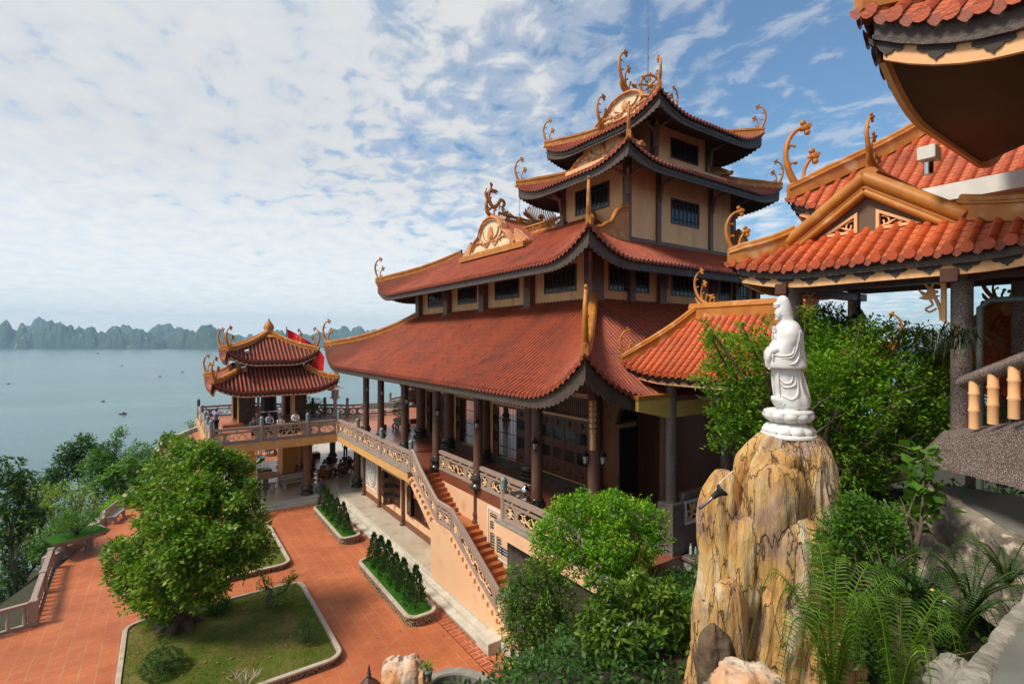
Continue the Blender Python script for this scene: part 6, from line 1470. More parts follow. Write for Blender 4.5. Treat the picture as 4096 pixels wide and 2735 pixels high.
c_navy=CL('navy_trousers',(.012,.015,.03)); c_dark=CL('dark_cloth',(.02,.02,.024)); c_lil=CL('lilac_shirt',(.24,.22,.42)); c_bl=CL('pale_blue_shirt',(.32,.42,.6)); c_cr=CL('cream_shirt',(.7,.66,.52)); c_wh=CL('white_shirt',(.75,.75,.78)); c_mus=CL('mustard_shirt',(.5,.26,.03)); c_pur=CL('purple_striped_shirt',(.28,.08,.2)); c_gr=CL('grey_shirt',(.12,.12,.12))
c_plaid=CL('plaid_shirt',(.16,.09,.09)); c_brn=CL('brown_shirt',(.08,.05,.04))
person((2.75,38.3,0),R(25),'photo',c_lil,c_navy,'man in lilac shirt and dark cap photographing the bay at the pavilion corner',cap=True)
person((5.35,34.92,0),R(-80),'lean',c_bl,c_navy,'man in pale blue shirt leaning on the pavilion balustrade',None)
person((6.3,36.2,0),R(-85),'sit',c_cr,c_dark,'man in cream shirt looking at his phone by the bell',None)
mb=MB(); mb.bevbox(4.6,8.3,36.1,36.6,0,.42,M_DARKB,.03); tag(mb.build('wooden_bench'),'long dark wooden bench behind the pavilion balustrade','bench')
person((6.95,34.95,0),R(-95),'lean',c_wh,c_dark,'person in white shirt bending over the balustrade with head down',None)
person((4.7,36.3,0),R(-90),'sit',c_gr,c_dark,'dark clothed person half hidden left of the man in pale blue',None)
person((8.85,35.3,-4),R(160),'crouch',c_pur,c_gr,'man in purple striped shirt crouching by the steel urn')
person((12.9,44.2,-4),R(-120),'stand',c_mus,c_navy,'person in mustard shirt standing at the back of the lower hall')
labs=[('person in dark clothes seated leftmost at the wooden table',c_dark),('person in grey seated front left at the wooden table',c_gr),('person in plaid shirt seated at the front of the wooden table',c_plaid),('person in black seated right of the plaid shirt',c_dark),('person in brown seated at the far right of the table',c_brn),('person in dark clothes seated at the back right of the table',c_dark),('person in grey seated at the back of the table',c_gr),('person in brown seated at the back left of the table',c_brn)]
TC=V((10.2,39.9,-4))
def rootchair(x,y,rz,lab):
    t=thing('carved_chair',(x,y,-4),lab,'chair','carved root wood chairs',rz); mb=MB(); M=Matrix.Translation((x,y,-4)); m=M_ROOT
    mb.bevbox(-.35,.35,-.35,.35,.3,.44,m,.06); mb.xf(M); mb.build('seat',t)
    mb=MB(); 
    for a in range(6): mb.tube(crs([(-.3,-.4+.16*a,.4),(-.38,-.45+.18*a,.65),(-.35,-.38+.16*a,.8+.12*sin(a*2.3+x))],3),[.1]*3+[.08]*3+[.05],m,6)
    mb.xf(M); mb.build('backrest',t)
    for sx in (-1,1):
        for sy in (-1,1): mb=MB(); mb.tube([(.28*sx,.28*sy,.36),(.34*sx,.34*sy,.15),(.38*sx,.38*sy,0)],[.1,.08,.1],m,6); mb.xf(M); mb.build('leg',t)
M_ROOT=mat('varnished_root_wood',(.33,.12,.02),(.14,.045,.01),sc=7,rough=.3,bmp=.5,bsc=12)
PO=['leftmost at the low table','front left of the low table','front of the low table','right of the plaid shirted person','far right of the low table','back right of the low table','back of the low table','back left of the low table']
for i,(l,c) in enumerate(labs):
    a=R(205+i*45); x,y=TC.x+1.75*cos(a),TC.y+1.45*sin(a); person((x,y,-4.0),a+PI,'sit',c,c_dark,l,'people seated round the wooden table'); rootchair(x-.0*cos(a),y,a+PI,'carved root wood chair, '+PO[i])
t=thing('carved_table',tuple(TC),'low glossy root wood table amid the seated group','table'); mb=MB(); mb.lathe([(.6,0),(.4,.1),(.45,.3),(.8,.42),(1.0,.5),(.98,.55)],M_ROOT,TC,12,fn=lambda w,z: 1+.12*sin(3*w+1)); mb.build('table_body',t)
# white plastic chairs near the standing person
M_PLAS=mat('pale_cast_chair',(.45,.45,.42),rough=.6)
for i,(x,y) in enumerate(((13.7,43.4),(14.6,44.))):
    t=thing('garden_chair',(x,y,-4),['pale garden chair nearer the person in mustard','pale garden chair farther right of the person in mustard'][i],'chair','pale garden chairs'); mb=MB(); mb.bevbox(x-.25,x+.25,y-.25,y+.25,-3.58,-3.52,M_PLAS,.01); mb.build('seat',t); mb=MB(); mb.bevbox(x-.25,x+.25,y+.22,y+.27,-3.5,-3.05,M_PLAS,.01); mb.build('backrest',t)
    for sx in (-1,1):
        for sy in (-1,1): mb=MB(); mb.tube([(x+.22*sx,y+.22*sy,-3.55),(x+.26*sx,y+.26*sy,-4)],.03,M_PLAS,5); mb.build('leg',t)
# ================================================================= hillside, garden slope, sea and islands
SEA=-62.
def hside(x,y):
    """seaward slope left of and beyond the court"""
    # distance outside the court edge polyline
    E_=[(-30,20),(-12,23.2),(-4.3,25.2),(-4.5,31.5),(-3.2,38),(-1.5,47),(-.6,62),(4.2,73),(12,74),(40,70)]
    d=1e9
    for (ax,ay),(bx,by) in zip(E_[:-1],E_[1:]):
        t=((x-ax)*(bx-ax)+(y-ay)*(by-ay))/((bx-ax)**2+(by-ay)**2); t=min(1,max(0,t)); q=math.hypot(x-ax-t*(bx-ax),y-ay-t*(by-ay)); d=min(d,q)
    return d
mb=MB()
def HS(u,v):
    # rows run outward from the edge
    E_=[(-40,8),(-30,18),(-12,22.9),(-4.25,25.),(-4.4,31.5),(-3.1,38),(-1.3,47),(-.5,62),(4.,73),(12,76),(40,80),(80,60)]
    k=u*(len(E_)-1); i=min(int(k),len(E_)-2); f=k-i; x,y=lerp(E_[i][0],E_[i+1][0],f),lerp(E_[i][1],E_[i+1][1],f)
    dx,dy=x-12,y-18; L=math.hypot(dx,dy); o=v**1.5*170; dx/=L;dy/=L
    z=-4.6-o*.62-.0*o+fbm(V((x*.1+o*.05,y*.1,o*.06)))*min(2.5,o*.2)
    return V((x+dx*o,y+dy*o,max(z,SEA-6)))
mb.grid(HS,70,40,M_SOIL); struct(mb.build('hillside'))
# garden slope on the right, between the pond and the tall rock
def gz(x,y):
    z=lerp(-4.9,1.5,sstep((13.2-y)/8.5)) if x<9.4 else lerp(-.5,2.5,sstep((9.-y)/5.))
    z=lerp(z,3.4,sstep((x-7.2)/3.)*sstep((7.-y)/3.)) 
    if x<3: z=lerp(-3,z,sstep((x+2)/5.))
    return z+fbm(V((x*.8,y*.8,1)))*.25
mb=MB(); mb.grid(lambda u,v:(lambda x,y:V((x,y,gz(x,y))))(lerp(-1,12.2,u),lerp(-1.5,13.,v)),50,50,M_SOIL)
def cut(m):   # keep clear of the viewpoint
    keep=[]
    for f in m.f:
        c=sum((V(m.v[i]) for i in f),V((0,0,0)))/len(f)
        keep.append(not(math.hypot(c.x,c.y)<3.2 or (c.x>9.45 and c.y>9.1) or (c.x<6 and c.y>11.5) or (5.9<c.x<8.3 and 10.8<c.y<14.4)))
    m.f=[f for f,k in zip(m.f,keep) if k]; m.mi=m.mi[:len(m.f)]; m.sm=m.sm[:len(m.f)]
cut(mb); struct(mb.build('garden_slope'))
mb=MB(); mb.box(-60,80,-60,-1,-8,1,M_SOIL); mb.box(30,120,-60,30,-14,-4.7,M_SOIL); struct(mb.build('far_ground'))
# rough garden wall with flat top on the right, kerb of the near path
def roughwall(pts,h,w,label,mt=None,name='garden_wall',rz=.05):
    mb=MB(); P=crs([V(p) for p in pts],8); n=len(P); prof=[(-w,-h),(-w*1.05,-h*.6),(-w*.95,-h*.3),(-w,-.04),(-w*.8,0),(w*.8,0),(w,-.04),(w,-h*.4),(w,-h)]
    vs=[]
    for i,p in enumerate(P):
        t=(P[min(i+1,n-1)]-P[max(i-1,0)]); t.z=0; t.normalize(); s_=V((-t.y,t.x,0))
        for a,b in prof:
            q=p+s_*a+V((0,0,b)); q+=V((noise.noise(q*5),noise.noise(q*5+V((9,0,0))),noise.noise(q*5+V((0,9,0)))*.5))*rz; vs.append(q)
    m=len(prof); mb.add(vs,[(i*m+k,i*m+k+1,(i+1)*m+k+1,(i+1)*m+k) for i in range(n-1) for k in range(m-1)],mt or M_ROCKG,True); return tag(mb.build(name),label,'wall')
M_PATH=mat('path_cement',(.15,.15,.13),(.1,.1,.09),sc=2,rough=.9,bmp=.4,bsc=40)
M_LSTONE=mat('pale_kerb_stone',(.34,.31,.26),(.17,.155,.125),sc=5,rough=.9,bmp=1.,bsc=14,bd=.04)
roughwall([at(2135,1110,6.9),at(2230,1165,6.3),at(2348,1240,5.6),at(2440,1300,5.2)],1.1,.16,'rough dark rock-faced wall with a flat top below the stair rail')
c=[at(2140,1112,6.95),at(2240,1122,6.5),at(2400,1150,6.0),at(2440,1300,5.2),at(2348,1240,5.6),at(2230,1165,6.3)]
mb=MB(); mb.add([p+V((0,0,.01)) for p in c]+[p-V((0,0,.3)) for p in c],[(0,1,2,3,4,5),(0,6,7,1),(5,4,10,11),(4,3,9,10)],M_PATH); struct(mb.build('landing_slab'))
mb=MB(); a,b,c,d=at(2115,1058,7.0),at(2400,1120,6.0),at(2400,1085,6.1),at(2115,1035,7.1)
mb.add([a,b,c,d]+[p+V((.3,.5,0)) for p in (a,b,c,d)],[(0,1,2,3),(3,2,6,7),(0,4,5,1)],M_TERR); tag(mb.build('stone_kerb'),'dark speckled terrazzo kerb below the stair rail','kerb')
roughwall([at(2225,1590,2.9),at(2250,1535,3.1),at(2290,1475,3.4),at(2348,1400,3.8),at(2420,1310,4.2)],.5,.07,'pale rough stone kerb of the near path at the bottom right corner',M_LSTONE,'path_kerb',.03)
mb=MB(); k=[at(2250,1600,2.9),at(2300,1490,3.3),at(2420,1340,4.1),at(2600,1400,3.4),at(2500,1700,2.4)]; z=min(p.z for p in k); mb.add(k,[(0,1,2,3,4)],M_PATH); struct(mb.build('path'))
roughwall([at(2060,1440,4.8),at(2110,1500,4.4),at(2180,1580,4.0)],.3,.06,'narrow grey stone edge running down among the ferns',M_LSTONE,'stone_edge',.03)
boulder(at(2190,1560,3.4),(.16,.16,.14),M_LSTONE,7.5,'grey stone leaning on the near path kerb')
# ---- sea
def seamat():
    m,nt,b=newmat('bay_water'); b.inputs['Base Color'].default_value=(.08,.2,.19,1); b.inputs['Roughness'].default_value=.22; b.inputs['Specular IOR Level'].default_value=.4
    co=coords(nt); mp=N(nt,'ShaderNodeMapping'); mp.inputs['Rotation'].default_value=(0,0,R(-34)); mp.inputs['Scale'].default_value=(.012,.05,1); nt.links.new(co,mp.inputs[0])
    n=N(nt,'ShaderNodeTexNoise',Scale=1.,Detail=9.,Roughness=.62); nt.links.new(mp.outputs[0],n.inputs['Vector'])
    n2=N(nt,'ShaderNodeTexNoise',Scale=.16,Detail=5.); nt.links.new(mp.outputs[0],n2.inputs['Vector'])
    c=ramp(nt,n2.outputs['Fac'],((.35,(.05,.135,.15)),(.55,(.07,.17,.185)),(.7,(.1,.22,.23)))); nt.links.new(c,b.inputs['Base Color'])
    n3=N(nt,'ShaderNodeTexNoise',Scale=.4,Detail=6.); nt.links.new(co,n3.inputs['Vector'])
    bump(nt,b,math_(nt,'ADD',n.outputs['Fac'],math_(nt,'MULTIPLY',n3.outputs['Fac'],.12)),.5,2.5); return m
mb=MB(); S0=9400
mb.add([V((-S0,-S0,SEA)),V((S0,-S0,SEA)),V((S0,S0,SEA)),V((-S0,S0,SEA))],[(0,1,2,3)],seamat()); struct(mb.build('sea'))
# ---- karst islands: rows of steep domes
M_ISL=mat('forested_limestone',(.03,.065,.035),(.05,.085,.045),sc=.012,rough=1.,c3=(.32,.31,.27),s3=.018,lo3=.67,hi3=.72,bmp=1.,bsc=.05,bd=12)
pk=[(-160,150,60,0),(-80,160,55,0),(35,148,70,0),(145,165,55,1),(260,140,75,2),(335,145,80,0),(400,156,90,0),(470,172,50,1),(535,184,70,0),(610,183,75,0),(680,215,60,0),(770,190,105,0),(850,179,90,2),(930,200,75,1),(1000,222,60,0),(1060,190,60,2),(1120,174,75,2),(1200,197,60,2),(1240,197,60,1),(1385,168,110,0),(1470,195,60,0),(1520,232,60,1),(1600,250,60,2),(1680,252,50,2),(1750,262,60,2),(1870,217,60,2),(1930,240,50,2),(2030,240,75,2),(2140,238,70,2),(2230,215,60,2),(2300,200,80,2),(2400,196,80,2),(2500,215,90,2),(2350,262,70,-1),(2430,255,80,-1),(2600,220,80,2),(2720,240,90,2)]
def island(lo,hi,name,dep0):
    P=[p for p in pk if lo<=p[3]<=hi]; xs=[p[0] for p in P]; X0,X1=min(xs)-160,max(xs)+160
    nx=int((X1-X0)/5); nr=26
    def fn(u,v):
        X=lerp(X0,X1,u); r=(v-.5)*2; h=0.
        for i,(px_,py,w,ly) in enumerate(P):
            s=(X-px_)/w; q=s*s+(r*1.1-.25*sin(i*2.1))**2*1.6
            t=(332-py)*max(0.,1-q*.95)**(.36+.3*abs(sin(i*1.7))) if q<1.05 else 0
            h=max(h,t)
            sk=(332-py)*.78*max(0,1-((X-px_)/(w*2.4))**2-r*r)**.6 if abs(X-px_)<w*2.4 and r*r<1 else 0; h=max(h,sk)
        d=dep0*(1+.055*r)
        dx=X*.3418; dy=688+(326-h*(1+.0))*.3418
        nz=fbm(V((X*.03,r*3,dep0)),7)*24*min(1,h/35)
        hh=h+nz
        base=at(dx,800,1.); dr=V((base.x,base.y,0))/1.
        p=dr*d; z=SEA-6+max(0,hh)*.3418/1154.5*dep0*1.0
        return V((p.x,p.y,z))
    mb=MB(); mb.grid(fn,nx,nr,M_ISL); return mb.build(name)
struct(island(0,1,'island_hills',4200)); struct(island(2,2,'island_hills',5600)); struct(island(-1,-1,'island_hills',3300))
# boats
def boat(dx,dy,L,label,c):
    k=(dy-783.9)/1154.5; dep=(6.2-SEA)/k; p=at(dx,dy,dep); p.z=SEA; t=thing('fishing_boat',p,label,'boat','boats on the bay'); u=_r; w_=V((f0.x,f0.y,0)).normalized(); mb=MB(); vs=[]
    for i in range(7):
        a=(i/6-.5)*L; w=.17*L*(1-abs(2*i/6-1)**2.2); z=.05*L*(abs(2*i/6-1)**2)
        vs+=[p+u*a-w_*w+V((0,0,.09*L+z)),p+u*a*.9+V((0,0,-.3)),p+u*a+w_*w+V((0,0,.09*L+z))]
    mb.add(vs,[(i*3+k,i*3+k+1,i*3+k+4,i*3+k+3) for i in range(6) for k in (0,1)]+[(i*3+2,i*3,i*3+3,i*3+5) for i in range(6)],c); mb.build('hull',t)
    mb=MB(); q=p+u*.1*L; mb.box(q.x-.14*L,q.x+.14*L,q.y-.08*L,q.y+.08*L,SEA+.08*L,SEA+.26*L,M_GREY); mb.build('cabin',t)
MB1=mat('dark_red_hull',(.12,.03,.025),rough=.6); MB2=mat('teal_hull',(.05,.14,.13),rough=.6)
for a in ((223,814.5,21,'small teal boat on the bay at the left, below the islands',MB2),(278,809,22,'tiny pale boat right of the teal boat, near the islands',M_GREY),(282,953,8,'small dark red boat nearest the shore in the middle of the bay',MB1),(19,884,6,'tiny dark boat low at the far left of the bay',MB1),(279,842,9,'tiny dark boat in mid bay right of centre-left',MB1),(366,867,7,'tiny dark boat left of the pavilion balustrade level',MB1),(236,924,5,'tiny floating canoe in the left middle bay',MB1),(418,857,7,'tiny dark boat just left of the pavilion roof',MB1)): boat(*a)
# ---- air
HZM=bpy.data.materials.new('sea_haze'); HZM.use_nodes=True; h_=HZM.node_tree; h_.nodes.remove(h_.nodes['Principled BSDF'])
pv=h_.nodes.new('ShaderNodeVolumePrincipled'); pv.inputs['Color'].default_value=(.5,.78,1.,1); pv.inputs['Density'].default_value=HAZE; pv.inputs['Anisotropy'].default_value=0.
h_.links.new(pv.outputs[0],h_.nodes['Material Output'].inputs['Volume'])
if HAZE>0:
    mb=MB(); mb.box(-9500,9500,-9500,9500,SEA-9,400,HZM); o=mb.build('haze'); o['kind']='stuff'
# ================================================================= vegetation
PR_=random.Random(5)
def leafcloud(mb,blobs,n,size,mt,asp=2.1,k=6,up=.35,shell=.55,spread=.5,fold=False,seed=0,rosette=False):
    """clusters of leaf-sized faces through the volume of ellipsoidal blobs [(c,(rx,ry,rz),weight)]"""
    rn=random.Random(seed+17); tot=sum(b[2] for b in blobs); vs=[];fs=[]
    per=max(1,n//k); g=rn.gauss; uni=rn.uniform
    for c,r,wt in blobs:
        for _ in range(max(1,int(per*wt/tot))):
            d=V((g(0,1),g(0,1),g(0,1)+.15)); d.normalize(); q=(shell+(1-shell)*rn.random()**.5) if rn.random()<.82 else rn.random()
            q*=1+.16*noise.noise(d*3.1+V((c[0],c[1],seed)))*1.4
            p=V((c[0]+d.x*r[0]*q,c[1]+d.y*r[1]*q,c[2]+d.z*r[2]*q)); ax=(d+V((g(0,.5),g(0,.5),g(0,.4)+up))).normalized()
            for j in range(k):
                if rosette:
                    a=2*PI*j/k+uni(-.2,.2); s1=ax.orthogonal().normalized(); s2=ax.cross(s1); l=(s1*cos(a)+s2*sin(a)+ax*uni(.1,.7)).normalized(); o=p
                else:
                    l=(ax*.7+V((g(0,.6),g(0,.6),g(0,.5)))).normalized(); o=p+ax*(size*spread*uni(-1.5,1.5))+V((g(0,1),g(0,1),g(0,1)))*(size*spread*.9)
                s=size*uni(.65,1.2); w=l.cross(V((g(0,.5),g(0,.5),1))).normalized()*(s/asp*.5); i=len(vs)
                m=o+l*(s*.5)
                if fold:
                    nrm=w.cross(l).normalized()*(s*.07)
                    vs+=[o,m*1.+w+nrm,o+l*s-nrm*.6,m-w+nrm,m]; fs+=[(i,i+1,i+2,i+4),(i,i+4,i+2,i+3)]
                else:
                    vs+=[o,m+w,o+l*s,m-w]; fs.append((i,i+1,i+2,i+3))
    mb.add(vs,fs,mt); return mb
def limbs(mb,base,tips,r0,mt,mid=None,seed=0,bend=.25,split=.45):
    rn=random.Random(seed); base=V(base)
    for t in tips:
        t=V(t); a=base.lerp(t,split)+V((rn.uniform(-1,1),rn.uniform(-1,1),rn.uniform(-.3,.5)))*(t-base).length*bend*.4
        P=crs([base,base.lerp(a,.5)+V((rn.uniform(-.05,.05),rn.uniform(-.05,.05),0)),a,t],4); n=len(P); mb.tube(P,[lerp(r0,r0*.15,i/(n-1)) for i in range(n)],mt,7)
        for q in range(2):
            s=P[n//2+q*2]; e=s+V((rn.uniform(-1,1),rn.uniform(-1,1),rn.uniform(.2,1)))*(t-base).length*.28; mb.tube([s,s.lerp(e,.5)+V((0,0,.04)),e],[r0*.35,r0*.25,r0*.08],mt,5)
def tree(name,base,blobs,n,size,mt,label,cat='tree',group=None,r0=.12,bark=None,trunkh=None,**kw):
    base=V(base); t=thing(name,base,label,cat,group); mb=MB(); bark=bark or M_BARK
    top=sum((V(b[0]) for b in blobs),V((0,0,0)))/len(blobs); th=trunkh if trunkh is not None else .45*(top.z-base.z)
    f=base+V(((top.x-base.x)*.35,(top.y-base.y)*.35,th))
    P=crs([base,base.lerp(f,.5)+V((.04*th,-.03*th,0)),f],4); mb.tube(P,[lerp(r0*1.35,r0*.9,i/(len(P)-1)) for i in range(len(P))],bark,9)
    limbs(mb,f,[V(b[0])+V((0,0,b[1][2]*.25)) for b in blobs],r0*.8,bark,seed=len(blobs)+int(n)); mb.build('trunk',t)
    mb=MB(); leafcloud(mb,blobs,n,size,mt,seed=int(n)+len(blobs),**kw); mb.build('crown',t); return t
def blobs_at(L,dep):
    """[(dx,dy,rpx,(depth offset),weight)] in photo units -> world blobs"""
    out=[]
    for q in L:
        dx,dy,r=q[:3]; do=q[3] if len(q)>3 else 0; ry=q[4] if len(q)>4 else r; D=dep+do; m=D/1154.5; out.append((at(dx,dy,D),(r*m,r*m,ry*m),r*ry))
    return out
G=lambda *c: c
M_L_MAIN=leafmat('mottled_green_leaf',[(.025,.06,.008),(.05,.14,.012),(.09,.22,.015),(.16,.3,.02),(.27,.36,.03)])
M_L_DARK=leafmat('dark_green_leaf',[(0.0145,0.0381,0.0087),(0.0261,0.0761,0.0145),(0.0508,0.129,0.0203),(0.087,0.183,0.029)])
M_L_MID=leafmat('mid_green_leaf',[(0.029,0.0761,0.0116),(0.058,0.152,0.0174),(0.102,0.244,0.0261),(0.145,0.304,0.0362)])
M_L_BRIGHT=leafmat('bright_green_leaf',[(0.029,0.0914,0.0087),(0.087,0.244,0.0145),(0.189,0.426,0.0217),(0.377,0.6,0.0362)],trans=.4)
M_L_YEL=leafmat('yellow_green_leaf',[(0.0435,0.0914,0.0116),(0.116,0.213,0.0217),(0.217,0.335,0.029),(0.348,0.426,0.0435)])
M_L_CON=leafmat('conifer_needles',[(0.0145,0.0457,0.0116),(0.029,0.0914,0.0174),(0.0508,0.137,0.0261)],trans=.15)
M_L_BIG=leafmat('glossy_broad_leaf',[(.025,.06,.01),(.07,.15,.018),(.14,.25,.025),(.24,.36,.05)],rough=.3,trans=.35)
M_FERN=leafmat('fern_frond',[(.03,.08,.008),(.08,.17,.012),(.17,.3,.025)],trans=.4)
M_FERND=leafmat('shaded_fern_frond',[(.012,.035,.005),(.03,.08,.01),(.055,.13,.02)],trans=.3)  # darker copy of the fern leaf, shade put into its colours
# ---- big tree on the lawn
bt=(.45,21.7,-4.2)
_r9=random.Random(21); L_=[]
# clumps: (x, y, r, depth offset)
for (x,y,r,o) in ((470,1060,42,.2),(430,1045,34,.8),(510,1075,40,.6),(375,1075,34,.9),(400,1110,44,-.2),(340,1135,34,.2),(310,1140,22,.4),(470,1130,50,-.5),(550,1085,34,1),(560,1140,40,.5),(520,1170,48,-.4),(440,1180,54,-1.),(370,1180,44,-.5),(390,1235,50,-1.2),(330,1205,22,0),(470,1240,56,-1.4),(550,1220,46,-.4),(592,1240,28,.8),(590,1200,24,.8),(320,1270,38,-.2),(275,1270,34,.2),(262,1310,24,.1),(300,1325,36,-.5),(350,1310,42,-1.2),(420,1300,54,-1.6),(500,1300,50,-1.3),(560,1285,36,-.5),(605,1265,22,.6),(280,1350,22,-.2),(335,1365,32,-.7),(390,1365,36,-1.2),(450,1360,36,-1.2),(490,1345,28,-.8),(350,1405,20,-.7),(375,1415,16,-.6),(300,1380,18,-.4),(415,1025,22,.9),(540,1050,24,1.),(480,1035,24,.6)):
    L_.append((x,y,r*.8,o))
    for k in range(3): a=_r9.uniform(0,6.28); L_.append((x+cos(a)*r*.75,y+sin(a)*r*.6,r*_r9.uniform(.25,.42),o+_r9.uniform(-.6,.6)))
B=blobs_at(L_,18.2)
t=thing('broadleaf_tree',bt,'large spreading broadleaf tree with mottled green crown on the near lawn','tree'); bb=V(bt); mb=MB()
mb.tube(crs([bb+V((0,0,-.15)),bb+V((-.05,.05,.5)),bb+V((.1,.1,1.3)),bb+V((.15,.2,2.4))],4),[.62,.55,.46,.4,.38,.36,.34,.33,.31,.3,.28,.26,.25],M_BARK,12)
mb.tube(crs([bb+V((-.25,.1,-.1)),bb+V((-.55,.2,.5)),bb+V((-.45,.2,1.)),bb+V((-.9,.3,1.5))],4),[.32,.3,.28,.26,.24,.22,.2,.18,.16,.13,.11,.1,.08],M_BARK,9)
for i in range(6): a=i*1.05; mb.tube([bb+V((cos(a)*.3,sin(a)*.3,.35)),bb+V((cos(a)*.65,sin(a)*.65,.05)),bb+V((cos(a)*1.,sin(a)*1.,-.12))],[.2,.15,.05],M_BARK,7)
limbs(mb,bb+V((.15,.2,2.3)),[b[0] for b in B[::8]],.16,M_BARK,seed=3); mb.build('trunk',t)
mb=MB(); leafcloud(mb,B,33000,.18,M_L_MAIN,k=7,asp=1.9,shell=.8,spread=.5,up=.0,seed=2); mb.build('crown',t)
# ---- plants on the lawns
def shrub(name,dx,dy,r,dep,mt,label,n=900,size=.07,ry=None,cat='shrub',group=None,base=None,**kw):
    b=at(dx,dy,dep); m=dep/1154.5; ry=ry or r; t=thing(name,V((b.x,b.y,b.z-ry*m)) if base is None else V(base),label,cat,group)
    mb=MB(); 
    for i in range(4): mb.tube([V((b.x,b.y,b.z-ry*m)),b+V((cos(i*1.7)*r*m*.4,sin(i*1.7)*r*m*.4,ry*m*.3))],[.03,.012],M_BARK,5)
    mb.build('stems',t); mb=MB(); leafcloud(mb,[(b,(r*m,r*m,ry*m),1)],n,size,mt,seed=int(dx),**kw); mb.build('foliage',t); return t
shrub('clipped_bush',374,1524,41,15.6,M_L_DARK,'clipped round dark green bush at the lower left of the near lawn',5200,.055,ry=36,shell=.9,k=3,spread=.2)
shrub('conifer_shrub',703,1447,26,17.2,M_L_DARK,'small dark feathery shrub near the right corner of the near lawn',1500,.09,ry=33,asp=5,up=.8)
shrub('flowering_plant',503,1395,24,19.2,M_L_DARK,'low strappy plant with white flower spikes beside the sign',320,.34,ry=12,asp=7,up=.9,k=8,shell=.2,spread=.1)
shrub('low_plant',383,1476,16,17.2,M_L_MID,'small low tuft of leaves left of the tree trunk on the lawn',140,.2,ry=7,asp=5,up=.9,k=7,shell=.2,spread=.1)
shrub('round_bush',597,1178,19,30.,M_L_MID,'rounded bush by the pale steps at the far lawn corner',900,.11,ry=24)
p=at(618,1372,19.5); t=thing('bonsai_shrub',V((p.x,p.y,-4.2)),'gnarled bare-limbed bonsai shrub with light leaves at the top right of the near lawn','shrub'); mb=MB()
mb.tube(crs([at(630,1390,19.5),at(612,1375,19.5),at(622,1355,19.5),at(608,1345,19.5)],4),[.1]*5+[.07]*5+[.05]*3,M_BARKG,7); mb.tube(crs([at(614,1372,19.5),at(640,1360,19.5),at(655,1352,19.5)],4),.06,M_BARKG,7); mb.tube(crs([at(612,1352,19.5),at(604,1330,19.5),at(600,1312,19.5)],3),.03,M_BARKG,5); mb.tube(crs([at(655,1352,19.5),at(668,1330,19.5),at(680,1322,19.5)],3),.03,M_BARKG,5); mb.build('trunk',t)
mb=MB(); leafcloud(mb,blobs_at([(628,1385,22),(645,1368,18),(605,1350,14),(600,1322,10),(660,1340,20),(675,1322,12),(615,1335,12)],19.5),1500,.09,M_L_YEL,shell=.2,seed=4); mb.build('foliage',t)
p=at(560,1568,15.3); t=thing('dead_twigs',V((p.x,p.y,-4.2)),'bare pale twiggy branch at the bottom edge of the near lawn','branch'); mb=MB(); rn=random.Random(3)
for i in range(9):
    a=at(565+rn.uniform(-6,6),1590,15.2); b=at(560+rn.uniform(-45,45),1530+rn.uniform(-5,25),15.3+rn.uniform(-.4,.4)); mb.tube([a,a.lerp(b,.5)+V((0,0,.05)),b],[.02,.014,.005],M_STEP,4); c=a.lerp(b,.6); mb.tube([c,c+V((rn.uniform(-.3,.3),rn.uniform(-.3,.3),.25))],[.01,.004],M_STEP,4)
mb.build('twigs',t)
# ---- conifers in the planters
def conifer_mesh(seed):
    rn=random.Random(seed); mb=MB(); vs=[];fs=[]
    for i in range(900):
        z=rn.random()**1.15; r=(1-z)**.8*.36*(1+.35*sin(z*23+seed)*noise.noise(V((z*6,seed,0))))+.01; a=rn.uniform(0,2*PI); q=rn.uniform(.55,1.08); c=V((cos(a)*r*q,sin(a)*r*q,.06+z*1.25)); l=V((cos(a)*.5+rn.gauss(0,.25),sin(a)*.5+rn.gauss(0,.25),1)).normalized()
        s=rn.uniform(.07,.15); w=l.cross(V((rn.gauss(0,1),rn.gauss(0,1),.2))).normalized()*s*.22; k=len(vs); vs+=[c,c+l*s*.5+w,c+l*s,c+l*s*.5-w]; fs.append((k,k+1,k+2,k+3))
    mb.add(vs,fs,M_L_CON); return mb
CM=[]
for s in range(4):
    m=conifer_mesh(s*7+1).build('foliage',None); CM.append(m.data); bpy.data.objects.remove(m)
tm=MB(); tm.tube([V((0,0,0)),V((0,0,.9))],[.035,.01],M_BARK,6); _t=tm.build('trunk',None); TMD=_t.data; bpy.data.objects.remove(_t)
def conif(x,y,h,lab,i,grp):
    t=thing('conifer',(x,y,CZ_+.36),lab,'conifer',grp); t.scale=(h*.95,h*.95,h); t.rotation_euler=(0,0,i*1.9)
    for nm,me in (('foliage',CM[i%4]),('trunk',TMD)): o=bpy.data.objects.new(nm,me); COL.objects.link(o); o.parent=t
OR=['first','second','third','fourth','fifth','sixth','seventh']
for i,(y,h) in enumerate(((31.9,1.05),(30.9,1.0),(30.,.95),(28.9,1.0),(27.7,1.05),(26.9,.75))): conif(7.97,y,h,f'small pointed conifer, {OR[i]} from the far end of the farther planter',i,'conifers in the farther planter')
for i,(y,h) in enumerate(((22.7,1.),(21.8,1.1),(20.9,1.15),(20.,1.),(19.2,1.05),(18.55,.8),(18.0,1.15))): conif(7.93,y,h,f'small pointed conifer, {OR[i]} from the far end of the nearer planter',i+2,'conifers in the nearer planter')
